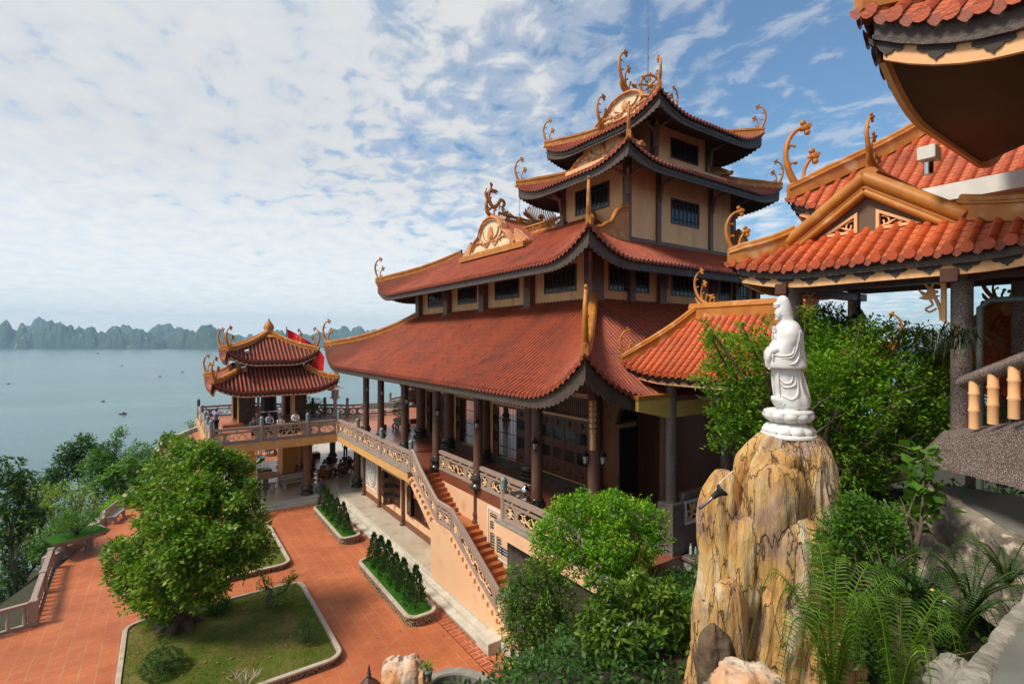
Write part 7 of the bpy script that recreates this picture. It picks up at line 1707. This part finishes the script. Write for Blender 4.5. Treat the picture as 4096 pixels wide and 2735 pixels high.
# ---- bonsai and pot plants on the terrace
for (dx,dy,r,ry,dep,base,l) in ((722,938,24,17,39.5,(9.4,42.8,0),'taller dark bonsai tree in a tray, left of the pair'),(742,950,22,14,37.8,(9.8,40.5,0),'broader dark bonsai tree in a tray, right of the pair')):
    b=V(base); t=thing('bonsai_tree',b,l,'bonsai','terrace bonsai pair'); mb=MB(); mb.bevbox(b.x-.7,b.x+.7,b.y-.45,b.y+.45,.0,.22,M_GREY,.03); mb.build('tray',t)
    mb=MB(); mb.tube(crs([b+V((0,0,.2)),b+V((.15,0,.6)),b+V((-.1,0,1.)),b+V((0,0,1.4))],3),[.12,.11,.1,.09,.08,.07,.06,.05,.04,.03],M_BARK,7); mb.build('trunk',t)
    mb=MB(); leafcloud(mb,[(b+V((-.05,0,1.35)),(.6,.5,.42),1),(b+V((.35,0,.95)),(.45,.4,.28),.6),(b+V((-.4,0,.9)),(.4,.4,.25),.5)],1300,.09,M_L_DARK,seed=int(dx),k=4); mb.build('foliage',t)
p=V((13.67,33.6,.7)); t=thing('clipped_bush',p,'dark clipped bush growing in the carved stone pot on the terrace','bush'); mb=MB(); mb.tube([p,p+V((0,0,.4))],.05,M_BARK,6); mb.build('stem',t); mb=MB(); leafcloud(mb,[(p+V((0,0,.65)),(.5,.5,.65),1)],1500,.09,M_L_DARK,seed=8,shell=.8); mb.build('foliage',t)
p=V((11.,34.9,.0)); t=thing('potted_plant',p,'sparse potted plant beside the balustrade corner near the first column','plant'); mb=MB(); mb.lathe([(.2,0),(.34,.1),(.4,.25),(.36,.27)],M_GREY,p,12); mb.build('pot',t); mb=MB(); leafcloud(mb,[(p+V((0,0,.5)),(.4,.3,.3),1)],90,.12,M_L_MID,seed=9); mb.build('foliage',t)
p=V((19.,39.5,0)); t=thing('potted_plant',p,'leafy plant on a stand right of the third gallery column','plant'); mb=MB(); mb.lathe([(.25,0),(.2,.3),(.35,.6),(.4,.8),(.3,.85)],M_GREY,p,10); mb.build('pot',t); mb=MB(); leafcloud(mb,[(p+V((0,0,1.3)),(.7,.7,.5),1)],500,.13,M_L_MID,seed=10); mb.build('foliage',t)
for q,l in (((6.,43.6,-3.85),'few thin green shoots in the left plant trough'),((10.2,45.8,-3.5),'tall light green shoots in the trough right of the pier')):
    t=thing('young_plant',q,l,'plant'); mb=MB(); 
    for i in range(6): mb.tube([V(q)+V((.25*i-.6,0,0)),V(q)+V((.28*i-.7,.1,.7+.2*(i%3)))],[.015,.005],M_L_MID,4)
    mb.build('stems',t); mb=MB(); leafcloud(mb,[(V(q)+V((0,0,.7)),(.7,.3,.5),1)],150,.16,M_L_MID,asp=4,seed=12); mb.build('foliage',t)
# mossy bonsai on the tray table
p=V((-3.6,32.7,CZ_+1.)); t=thing('tray_bonsai',p,'spreading green bonsai growing on the stone tray table','bonsai'); mb=MB(); limbs(mb,p,[p+V((.5,.2,.7)),p+V((-.5,0,.6)),p+V((0,-.3,.8))],.07,M_BARK); mb.build('trunk',t); mb=MB(); leafcloud(mb,[(p+V((0,0,.62)),(1.1,.85,.42),1),(p+V((-.5,0,.8)),(.5,.5,.35),.4),(p+V((.55,0,.7)),(.5,.5,.3),.4)],4200,.08,M_L_MID,seed=20); mb.build('foliage',t)
# ---- trees on the seaward slope
def slopetree(name,L,dep,mt,n,size,label,group='trees on the seaward slope',drop=4.,r0=.12,bark=None,**kw):
    B=blobs_at(L,dep); c=sum((V(b[0]) for b in B),V((0,0,0)))/len(B); bz=min(b[0].z-b[1][2] for b in B)-drop
    tree(name,(c.x,c.y,bz),B,n,size,mt,label,'tree',group,r0=r0,bark=bark,**kw)
slopetree('frangipani_tree',[(20,1080,32),(55,1105,26),(10,1140,34),(50,1160,34),(80,1190,28),(15,1210,40),(5,1250,26)],25,M_L_DARK,3600,.3,'dark frangipani with rosettes of long leaves at the left edge',asp=3.4,rosette=True,k=9,up=.6,bark=M_BARKG)
slopetree('dark_leafy_tree',[(190,1022,24),(160,1040,24),(215,1035,18),(150,1065,22),(185,1060,22),(135,1090,18),(175,1085,18)],52,M_L_DARK,3800,.34,'dark open-crowned tree highest on the left of the shoreline slope',drop=9,shell=.4)
slopetree('small_slope_tree',[(120,1090,15),(112,1110,16),(135,1120,18)],50,M_L_DARK,1300,.3,'small dark tree left of the dark open-crowned tree',drop=6)
slopetree('wispy_pine',[(88,1112,8,0,14),(98,1106,6,0,16),(80,1120,12,0,10)],56,M_L_DARK,500,.4,'wispy grey-green pine tips against the sea at the left',drop=8,asp=7,up=1.)
slopetree('bushy_green_tree',[(232,1058,26),(205,1080,26),(250,1085,28),(218,1045,15),(225,1110,30)],46,M_L_MID,3600,.26,'bushy mid-green tree right of the dark tree on the slope',drop=6)
slopetree('young_tall_tree',[(272,1000,10,0,14),(281,990,7,0,9),(268,1015,9)],48,M_L_MID,500,.3,'slender young tree with feathery top standing above the slope trees',drop=6,asp=3,r0=.06)
slopetree('round_crown_tree',[(250,1032,20),(244,1050,18),(262,1050,16)],47,M_L_DARK,1500,.22,'round crowned dark tree just below the slender young tree',drop=6)
slopetree('round_crown_tree',[(322,1038,26),(300,1055,24),(345,1055,22),(320,1075,30),(360,1085,26)],44,M_L_MID,3600,.22,'broad dome-crowned green tree left of the big tree top',drop=6)
slopetree('umbrella_tree',[(385,1000,16,0,10),(372,1012,14),(396,1015,18),(415,1005,15,0,10),(425,1022,20),(400,1040,26),(445,1030,22),(372,1040,18),(455,1050,20),(360,1060,20)],38,M_L_MAIN,3000,.26,'tall leafy tree behind the big tree with flat leaf whorls',rosette=True,k=7,asp=2.4,drop=6)
slopetree('lopped_tree',[(434,970,5,0,3),(437,975,5)],37,M_L_MID,60,.3,'lopped bare stump branch with few leaves by the balustrade corner',drop=3,r0=.07,asp=3)
slopetree('frangipani_tree',[(300,1075,26),(340,1085,30),(270,1090,24),(235,1110,22),(360,1110,24),(320,1110,26),(280,1125,22),(250,1100,20)],34,M_L_MID,3600,.34,'frangipani with visible grey branches behind the stone bench',asp=3.2,rosette=True,k=9,up=.7,drop=2.6,r0=.16,bark=M_BARKG)
slopetree('shrubby_tree',[(150,1140,36),(110,1165,34),(190,1150,34),(90,1140,30),(225,1170,30),(130,1190,36),(175,1190,34)],36,M_L_YEL,4600,.2,'olive-green shrubby tree filling the slope left of the bench',drop=3)
slopetree('dark_slope_tree',[(60,1120,28),(90,1125,24),(120,1130,20),(75,1155,30),(35,1130,24)],46,M_L_DARK,2600,.26,'very dark low tree between the frangipani and the olive tree',drop=5)
slopetree('leafy_shrub',[(190,1215,22,0,16),(165,1225,20,0,14),(215,1205,18,0,14)],29,M_L_MID,1500,.15,'bright leafy shrub behind the low wall by the bench',group='shrubs along the court wall',drop=1)
slopetree('leafy_shrub',[(120,1235,26,0,20),(150,1205,20,0,16),(90,1250,22,0,20)],27.5,M_L_MID,2200,.15,'leafy shrub behind the bonsai table and low wall',group='shrubs along the court wall',drop=1)
slopetree('leafy_shrub',[(250,1165,18,0,13),(268,1150,14,0,12)],31.5,M_L_BRIGHT,800,.14,'small bright round shrub just right of the frangipani trunk',group='shrubs along the court wall',drop=1)
slopetree('leafy_shrub',[(15,1330,34,0,26),(5,1370,30,0,30),(30,1300,26,0,18)],25,M_L_DARK,2600,.14,'dark shrub outside the pale balustrade at the left edge',group='shrubs along the court wall',drop=1)
slopetree('leafy_shrub',[(60,1215,36,0,26),(30,1250,34,0,26),(100,1270,24,0,14),(50,1280,34,0,20)],29,M_L_YEL,3000,.17,'olive shrub mass at the left above the balustrade end',group='shrubs along the court wall',drop=2)
# undergrowth that nobody could count
mb=MB(); rn=random.Random(9); Bz=[]
for i in range(260):
    u=.08+.76*rn.random(); v=.045+rn.random()**1.2*.42; p=HS(u,v); 
    Bz.append((p+V((0,0,.6)),(.9+7*v,.9+7*v,.8+3.*v),.35+v))
leafcloud(mb,Bz,34000,.34,M_L_DARK,seed=33,k=6,shell=.3); o=mb.build('undergrowth'); o['kind']='stuff'
mb=MB(); Bz=[]
for i in range(330):
    x,y=rn.uniform(2.5,11.5),rn.uniform(1.,11.5)
    if math.hypot(x,y)<4.6 or (x>9.2 and y>8.7) or (abs(x-6.5)<.9 and abs(y-3.4)<.8): continue
    p=V((x,y,gz(x,y)+.1)); Bz.append((p,(.55,.55,.28),1))
leafcloud(mb,Bz,42000,.12,M_L_DARK,seed=44,k=6,shell=.2); o=mb.build('ground_cover'); o['kind']='stuff'
# ---- foreground trees
def fgtree(name,L,dep,mt,n,size,label,base,r0=.05,cat='shrub',**kw):
    tree(name,base,blobs_at(L,dep),n,size,mt,label,cat,None,r0=r0,trunkh=kw.pop('th',None),**kw)
fgtree('bright_shrub',[(1290,1180,40),(1340,1165,38,.3),(1400,1170,45),(1450,1185,42,.2),(1500,1195,30),(1265,1225,38),(1320,1240,50),(1390,1245,55,-.3),(1460,1250,50),(1510,1240,28),(1300,1290,38),(1380,1300,48),(1450,1300,42),(1290,1160,16),(1420,1150,16),(1485,1165,14),(1235,1215,20),(1360,1180,40),(1245,1255,24)],10.6,M_L_BRIGHT,15000,.085,'bright yellow-green shrub in front of the near terrace balustrade',(8.3,7.4,.2),shell=.6,fold=True)
fgtree('ficus_tree',[(1190,1330,36),(1250,1320,40),(1215,1380,50),(1280,1370,44),(1190,1430,44),(1250,1440,56),(1180,1490,32),(1240,1500,46),(1295,1430,34),(1290,1490,34),(1165,1375,28),(1240,1285,28),(1270,1280,26),(1215,1540,34)],12.2,M_L_MAIN if 0 else leafmat('ficus_leaf',[(.018,.05,.008),(.045,.12,.012),(.09,.19,.018),(.24,.36,.04)]),12500,.085,'dark weeping ficus tree at the foot of the staircase',(8.6,9.6,-3.6),shell=.55,up=-.4,r0=.07)
fgtree('broadleaf_shrub',[(1380,1400,40),(1440,1370,40,.2),(1500,1370,40),(1550,1400,36),(1370,1460,36),(1430,1450,46,-.2),(1500,1450,48),(1560,1460,34),(1400,1520,42),(1470,1530,46),(1540,1520,36),(1350,1420,22),(1360,1330,14),(1395,1350,20),(1460,1330,20),(1530,1350,20),(1480,1590,50)],7.6,M_L_BIG,5200,.14,'shrub with large glossy leaves left of the ochre rock',(5.4,5.4,1.2),shell=.5,asp=2.5,k=7,fold=True,rosette=True,up=.5)
# bush behind the statue
fgtree('wide_green_bush',[(1650,790,34,.5),(1690,800,34),(1730,790,36,.4),(1640,850,36,.5),(1700,860,48),(1770,830,50,.8),(1700,920,48),(1660,960,36),(1720,980,44),(1680,1000,28),(1860,780,50,.8),(1920,800,54,.5),(1880,860,60),(1960,850,60),(2030,800,54,.3),(2060,860,60),(2130,850,50),(2180,890,46),(1900,930,60),(1990,930,66,-.2),(2080,940,60),(2160,950,54),(2220,960,44),(2260,980,34),(1930,1010,56),(2010,1020,60),(2100,1020,50),(1990,770,34),(2110,790,40),(2160,820,34),(1630,775,20),(1940,1080,50),(2010,1090,44),(2190,1010,34),(2240,930,30),(1620,745,10),(1605,870,14),(1630,905,12),(1850,720,16),(1975,735,10),(2035,745,12),(2075,760,14),(2120,765,12),(2190,800,16),(2250,860,16),(2290,950,14),(2300,990,12),(1640,1020,14),(1700,745,10),(1760,740,14)],8.6,leafmat('lime_green_leaf',[(.03,.09,.008),(.08,.2,.012),(.16,.34,.02),(.26,.46,.04)],trans=.45),34000,.085,'wide bright green bush behind the statue',(9.,4.4,2.),shell=.45,fold=True,asp=2.3,r0=.1,up=.35)
fgtree('background_bush',[(1880,900,60),(1960,880,60),(2040,880,60),(2120,900,56),(2190,960,50),(1920,980,60),(2010,990,60),(2100,1000,56),(1700,960,50),(1750,900,50),(2240,1010,44),(1960,1080,50)],9.8,M_L_DARK,9000,.11,'dark dense foliage behind the wide green bush',(10.2,4.6,2.),shell=.3)
fgtree('dark_bush',[(1870,740,32),(1910,730,32),(1945,760,34),(1860,790,34),(1980,790,24),(1900,770,34)],10.4,M_L_MID,3800,.085,'darker bush between the statue and the gate columns',(10.9,5.4,2.),shell=.5)
# feathery cypress-like shrub in front of the rock
fgtree('small_leaf_shrub',[(1950,1160,30),(1930,1200,40),(1990,1190,40),(1910,1250,44),(1970,1250,50),(2030,1230,40),(2070,1270,34),(1900,1300,34),(1960,1310,48),(2020,1310,44),(1940,1150,18),(1985,1150,18),(2040,1190,22),(1960,1360,34),(2000,1370,34)],5.4,M_L_MID,11000,.05,'upright small-leaved shrub right of the ochre rock',(5.6,1.7,2.6),shell=.35,up=.5,r0=.03)
fgtree('low_shrub',[(2050,1330,34),(2100,1370,38),(2030,1390,34),(2070,1430,38),(2140,1430,34),(2000,1440,34),(2090,1490,34),(1990,1500,30),(2040,1540,34),(2130,1520,30)],4.6,M_L_DARK,5200,.06,'low dark leafy shrub among the ferns at the lower right',(4.9,1.2,3.),shell=.3)
fgtree('low_shrub',[(1330,1520,20),(1300,1530,18),(1360,1550,20)],9.8,M_L_DARK,900,.06,'small dark shrub below the ficus at the bottom',(6.7,6.8,.3),shell=.3)
fgtree('understory_shrub',[(1350,1560,40),(1420,1590,44),(1500,1600,40),(1560,1540,26)],9.2,M_L_DARK,4200,.09,'dark understory shrub between the ficus and the glossy shrub at the bottom',(6.6,6.2,-.2),shell=.3)
fgtree('understory_shrub',[(1600,1440,26),(1590,1500,30),(1585,1380,18)],8.2,M_L_MID,1600,.08,'narrow dark shrub squeezed between glossy shrub and ochre rock',(6.4,4.8,.8),shell=.3)
fgtree('understory_shrub',[(1250,1560,40),(1200,1590,40),(1310,1590,36)],11.5,M_L_DARK,2600,.09,'dark shrub under the ficus at the bottom edge',(7.4,8.4,-2.),shell=.3)
fgtree('climbing_vine',[(2120,1060,20),(2110,1110,24),(2125,1160,24),(2105,1190,20)],6.3,M_L_MID,220,.16,'broad-leaved vine climbing at the left end of the rough wall',(7.,2.2,3.2),shell=.2,asp=1.3,fold=True)
# dark strappy epiphyte hanging on the gate column
p=at(2185,780,7.2); t=thing('strappy_plant',p,'dark strap-leaved plant hanging on the gate column','plant'); mb=MB(); rn=random.Random(8)
for i in range(150):
    a=rn.uniform(0,2*PI); L=rn.uniform(.25,.55); c=p+V((rn.gauss(0,.12),rn.gauss(0,.12),rn.gauss(0,.07))); d=V((cos(a),sin(a),0)); q=[c,c+d*L*.35+V((0,0,.12)),c+d*L*.75+V((0,0,.04)),c+d*L+V((0,0,-.22))]
    q=crs(q,2); s=V((-d.y,d.x,0))*.012; vs=[]; 
    for j,x in enumerate(q): w=s*(1-j/(len(q)-.5)); vs+=[x-w,x+w]
    mb.add(vs,[(2*j,2*j+1,2*j+3,2*j+2) for j in range(len(q)-1)],M_STRAP:=globals().get('M_STRAP') or leafmat('dark_strap_leaf',[(.012,.02,.012),(.03,.045,.02),(.05,.07,.03)],trans=.1))
mb.build('leaves',t)
mb=MB(); mb.tube([p-V((.0,0,.1)),p-V((.15,.1,-.12))],.05,M_BARK,6); mb.build('stem',t)
p=at(1405,1150,12.8); t=thing('strappy_plant',p,'fountain of thin green leaves on the terrace behind the bright shrub','plant'); mb=MB()
for i in range(120):
    a=rn.uniform(0,2*PI); L=rn.uniform(.25,.5); c=p+V((0,0,-.1)); d=V((cos(a),sin(a),0)); q=crs([c,c+d*L*.25+V((0,0,.35)),c+d*L*.7+V((0,0,.33)),c+d*L+V((0,0,-.05))],2); s=V((-d.y,d.x,0))*.008; vs=[]
    for j,x in enumerate(q): w=s*(1-j/(len(q)-.5)); vs+=[x-w,x+w]
    mb.add(vs,[(2*j,2*j+1,2*j+3,2*j+2) for j in range(len(q)-1)],M_L_MID)
mb.build('leaves',t); mb=MB(); mb.lathe([(.14,-.5),(.18,-.15),(.2,-.1)],M_GREY,p,12); mb.build('pot',t)
# spiky pot plant, bromeliad
for dx,dy,dep,L,n,mt,l,nm in ((980,1535,14.2,.42,70,M_L_YEL,'spiky variegated pot plant on the pond wall','potted_plant'),(1180,1545,11.2,.4,26,mat('yellow_leaf',(.5,.42,.05),(.35,.4,.06),rough=.5),'yellow bromeliad among the rocks at the bottom','bromeliad')):
    p=at(dx,dy,dep); t=thing(nm,p,l,'plant'); mb=MB()
    for i in range(n):
        a=rn.uniform(0,2*PI); l_=L*rn.uniform(.6,1.); e=rn.uniform(.3,1.2); d=V((cos(a),sin(a),0)); q=crs([p,p+d*l_*.4*e+V((0,0,l_*.5)),p+d*l_*.9*e+V((0,0,l_*(.9-.5*e)))],2); s=V((-d.y,d.x,0))*(.012 if n>40 else .035); vs=[]
        for j,x in enumerate(q): w=s*(1-j/(len(q)-.5)); vs+=[x-w,x+w]
        mb.add(vs,[(2*j,2*j+1,2*j+3,2*j+2) for j in range(len(q)-1)],mt)
    mb.build('leaves',t)
    if n>40: mb=MB(); mb.lathe([(.1,-.35),(.14,-.05),(.16,0),(.13,0)],mat('blue_grey_pot',(.2,.25,.27),rough=.5),p,12); mb.build('pot',t)
# ---- ferns
def frond(mb,base,d,L,rise,droop,mt,leaf=.12,n=34,w=.012,fallf=1.):
    base=V(base); d=V(d).normalized(); sd=V((-d.y,d.x,0)); q=crs([base,base+d*L*.3+V((0,0,rise*.7)),base+d*L*.7+V((0,0,rise)),base+d*L+V((0,0,rise-droop))],max(4,n//3)); N_=len(q); mb.tube(q,[.007*(1-i/N_)+.002 for i in range(N_)],mt,4)
    vs=[];fs=[]
    for i in range(2,N_-1):
        f=i/N_; l=leaf*sin(PI*min(1,.12+f*.86))**.7*(1.1-f*.4); t=(q[i+1]-q[i-1]).normalized()
        for s in (-1,1):
            o=sd*s; tip=q[i]+o*l+t*l*.35+V((0,0,-l*.3*fallf)); m=q[i]+o*l*.5+t*l*.12+V((0,0,l*.06)); k=len(vs); h=t*w*.5; vs+=[q[i]-h,q[i]+h,m+h*1.1,m-h*1.1,tip]; fs+=[(k,k+1,k+2,k+3),(k+3,k+2,k+4)]
    mb.add(vs,fs,mt)
def fern(dx,dy,dep,n,L,mt,label,leaf=.12,rise=.6,seed=0,fr=None,wid=.014,nl=45):
    p=at(dx,dy,dep); t=thing('fern',p,label,'fern'); mb=MB(); rn=random.Random(seed)
    for i in range(n):
        a=2*PI*i/n+rn.uniform(-.3,.3); d=_r*cos(a)+V((f0.x,f0.y,0))*sin(a)*.8; frond(mb,p,d,L*rn.uniform(.7,1.1),rise*rn.uniform(.7,1.15),rise*rn.uniform(.4,1.1),mt,leaf*rn.uniform(.8,1.1),nl,wid)
    mb.build('fronds',t)
fern(1910,1600,4.0,15,.62,M_FERN,'large arching bright green fern at the bottom in front of the rock',.17,.95,1,wid=.0075,nl=42)
fern(2060,1620,3.7,9,.55,M_FERN,'second bright fern with long arching fronds toward the lower right',.13,.75,5,wid=.0075,nl=42)
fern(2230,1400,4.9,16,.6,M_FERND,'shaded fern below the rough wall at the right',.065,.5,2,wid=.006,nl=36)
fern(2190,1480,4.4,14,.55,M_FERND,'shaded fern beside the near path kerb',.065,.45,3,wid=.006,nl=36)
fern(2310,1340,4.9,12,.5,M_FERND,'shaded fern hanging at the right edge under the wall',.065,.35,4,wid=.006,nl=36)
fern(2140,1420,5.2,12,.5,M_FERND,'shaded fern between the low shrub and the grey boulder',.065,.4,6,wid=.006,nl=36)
for dx,dy,c,l in ((2138,1352,M_GOLD,'small yellow flower on a thin stem among the ferns'),(2165,1378,M_WPAINT,'small white flower on a thin stem among the ferns')):
    p=at(dx,dy,4.4); t=thing('flower',p,l,'flower'); mb=MB(); mb.sph(p,(.016,.016,.01),c,8,5); mb.build('blossom',t); mb=MB(); mb.tube([p,p-V((0,.02,.25))],.003,M_L_MID,4); mb.build('stem',t)
# fallen leaves on lawn
M_DEAD=mat('fallen_leaf',(.3,.14,.04),(.2,.08,.03),rough=.8); mb=MB(); rn=random.Random(4)
for i in range(70):
    x,y=rn.uniform(-1,4.6),rn.uniform(17,22.8); z=-4.13+.12*(1-min(1,((x-1.8)/3)**2+((y-19.8)/3.2)**2)); a=rn.uniform(0,6); u=V((cos(a),sin(a),.15))*.07; w=V((-sin(a),cos(a),.1))*.035; c=V((x,y,z+.03)); mb.add([c-u,c-w,c+u,c+w],[(0,1,2,3)],M_DEAD)
for i in range(30):
    x,y=rn.uniform(-4,8.6),rn.uniform(14,33); a=rn.uniform(0,6); u=V((cos(a),sin(a),.1))*.06; w=V((-sin(a),cos(a),.1))*.03; c=V((x,y,CZ_+.02)); mb.add([c-u,c-w,c+u,c+w],[(0,1,2,3)],M_DEAD)
o=mb.build('fallen_leaves'); o['kind']='stuff'
p=V((-3.9,31.9,CZ_))

# grass blades on the near lawn
mb=MB(); rn=random.Random(6); vs=[];fs=[]
for i in range(16000):
    x,y=rn.uniform(-1.05,4.65),rn.uniform(16.9,22.85)
    if noise.noise(V((x*.9,y*.9,2)))>.32 and rn.random()<.8: continue
    rr=max(abs((x-1.81)/3.05),abs((y-19.85)/3.2)); z=CZ_+.2+.12*(1-min(1,rr)**2); a=rn.uniform(0,6.28); h=rn.uniform(.03,.075); u=V((cos(a),sin(a),0))*.008; l=V((rn.gauss(0,.02),rn.gauss(0,.02),h)); c=V((x,y,z)); k=len(vs); vs+=[c-u,c+u,c+l]; fs.append((k,k+1,k+2))
mb.add(vs,fs,leafmat('grass_blade',[(.04,.09,.012),(.08,.15,.02),(.14,.2,.03),(.25,.24,.08)],trans=.3)); o=mb.build('grass'); o['kind']='stuff'
# ================================================================= camera, sky, sun
cam=bpy.data.cameras.new('camera'); co_=bpy.data.objects.new('camera',cam); COL.objects.link(co_)
yaw,pit,rol=R(55.44),R(-.12),R(.07)
f_=V((cos(yaw)*cos(pit),sin(yaw)*cos(pit),sin(pit))); rt=V((sin(yaw),-cos(yaw),0)); up=rt.cross(f_)
r2_=rt*cos(rol)+up*sin(rol); u2_=up*cos(rol)-rt*sin(rol)
co_.matrix_world=Matrix(((r2_.x,u2_.x,-f_.x,0),(r2_.y,u2_.y,-f_.y,0),(r2_.z,u2_.z,-f_.z,6.2),(0,0,0,1)))
cam.sensor_width=36; cam.lens=36*2014/4096; cam.clip_start=.05; cam.clip_end=60000; SC.camera=co_
SUN_EL,SUN_AZ=R(52),R(168)     # azimuth measured from +X towards +Y
sd=V((cos(SUN_AZ)*cos(SUN_EL),sin(SUN_AZ)*cos(SUN_EL),sin(SUN_EL)))
sl=bpy.data.lights.new('sun','SUN'); sl.energy=3.3; sl.angle=R(14); sl.color=(1,.9,.75)
so=bpy.data.objects.new('sun',sl); COL.objects.link(so); so.rotation_euler=sd.to_track_quat('Z','Y').to_euler()
W=bpy.data.worlds.new('World'); SC.world=W; W.use_nodes=True; nt=W.node_tree; bg=nt.nodes['Background']
sky=nt.nodes.new('ShaderNodeTexSky'); sky.sky_type='NISHITA'; sky.sun_disc=False; sky.sun_elevation=SUN_EL; sky.sun_rotation=PI/2-SUN_AZ
sky.air_density=1.; sky.dust_density=1.2; sky.ozone_density=2.
tc=nt.nodes.new('ShaderNodeTexCoord'); sx=nt.nodes.new('ShaderNodeSeparateXYZ'); nt.links.new(tc.outputs['Generated'],sx.inputs[0])
zz=math_(nt,'ADD',math_(nt,'MAXIMUM',sx.outputs[2],0.),.13)
px=math_(nt,'DIVIDE',sx.outputs[0],zz); py=math_(nt,'DIVIDE',sx.outputs[1],zz)
cb=nt.nodes.new('ShaderNodeCombineXYZ'); nt.links.new(px,cb.inputs[0]); nt.links.new(py,cb.inputs[1])
mp=N(nt,'ShaderNodeMapping'); mp.inputs['Rotation'].default_value=(0,0,R(20)); mp.inputs['Location'].default_value=(CLX,CLY,0); mp.inputs['Scale'].default_value=(1.,.8,1); nt.links.new(cb.outputs[0],mp.inputs[0])
n1=N(nt,'ShaderNodeTexNoise',Scale=8.5,Detail=9.,Roughness=.57,Distortion=.35); nt.links.new(mp.outputs[0],n1.inputs['Vector'])
n2=N(nt,'ShaderNodeTexNoise',Scale=.8,Detail=3.); nt.links.new(mp.outputs[0],n2.inputs['Vector'])
# fewer clouds towards the right of the view (+X), more to the left
d_=math_(nt,'MULTIPLY',math_(nt,'SUBTRACT',math_(nt,'MULTIPLY',sx.outputs[1],.75),sx.outputs[0]),.17)
cov=math_(nt,'ADD',math_(nt,'ADD',math_(nt,'MULTIPLY',n1.outputs['Fac'],.62),math_(nt,'MULTIPLY',n2.outputs['Fac'],.42)),d_)
hz_=math_(nt,'MULTIPLY',math_(nt,'SUBTRACT',1.,math_(nt,'MINIMUM',math_(nt,'MULTIPLY',math_(nt,'MAXIMUM',sx.outputs[2],0.),3.2),1.)),.13)
cov=math_(nt,'ADD',cov,hz_)
cf=ramp(nt,cov,((.39,(.05,)*3),(.485,(.42,)*3),(.6,(.93,)*3)),'EASE')
cc=ramp(nt,n1.outputs['Fac'],((.35,(.86,.9,.95)),(.62,(1.,.99,.97))))
cs=nt.nodes.new('ShaderNodeMix'); cs.data_type='RGBA'
skyc=mixc(nt,1.,sky.outputs[0],(.95,1.35,1.5),'MULTIPLY')
cm=N(nt,'ShaderNodeVectorMath',operation='SCALE'); nt.links.new(cc,cm.inputs[0]); nt.links.new(math_(nt,'ADD',CLB,math_(nt,'MULTIPLY',hz_,CLB*4.2)),cm.inputs['Scale'])
nt.links.new(cf,cs.inputs[0]); nt.links.new(skyc,cs.inputs[6]); nt.links.new(cm.outputs[0],cs.inputs[7])
nt.links.new(cs.outputs[2],bg.inputs[0]); bg.inputs[1].default_value=.085
SC.view_settings.view_transform='Standard'; SC.view_settings.look='None'; SC.view_settings.gamma=1.; SC.view_settings.exposure=EXPO
SC.cycles.use_denoising=True; SC.cycles.max_bounces=6; SC.cycles.volume_bounces=0
SC.render.engine='CYCLES'
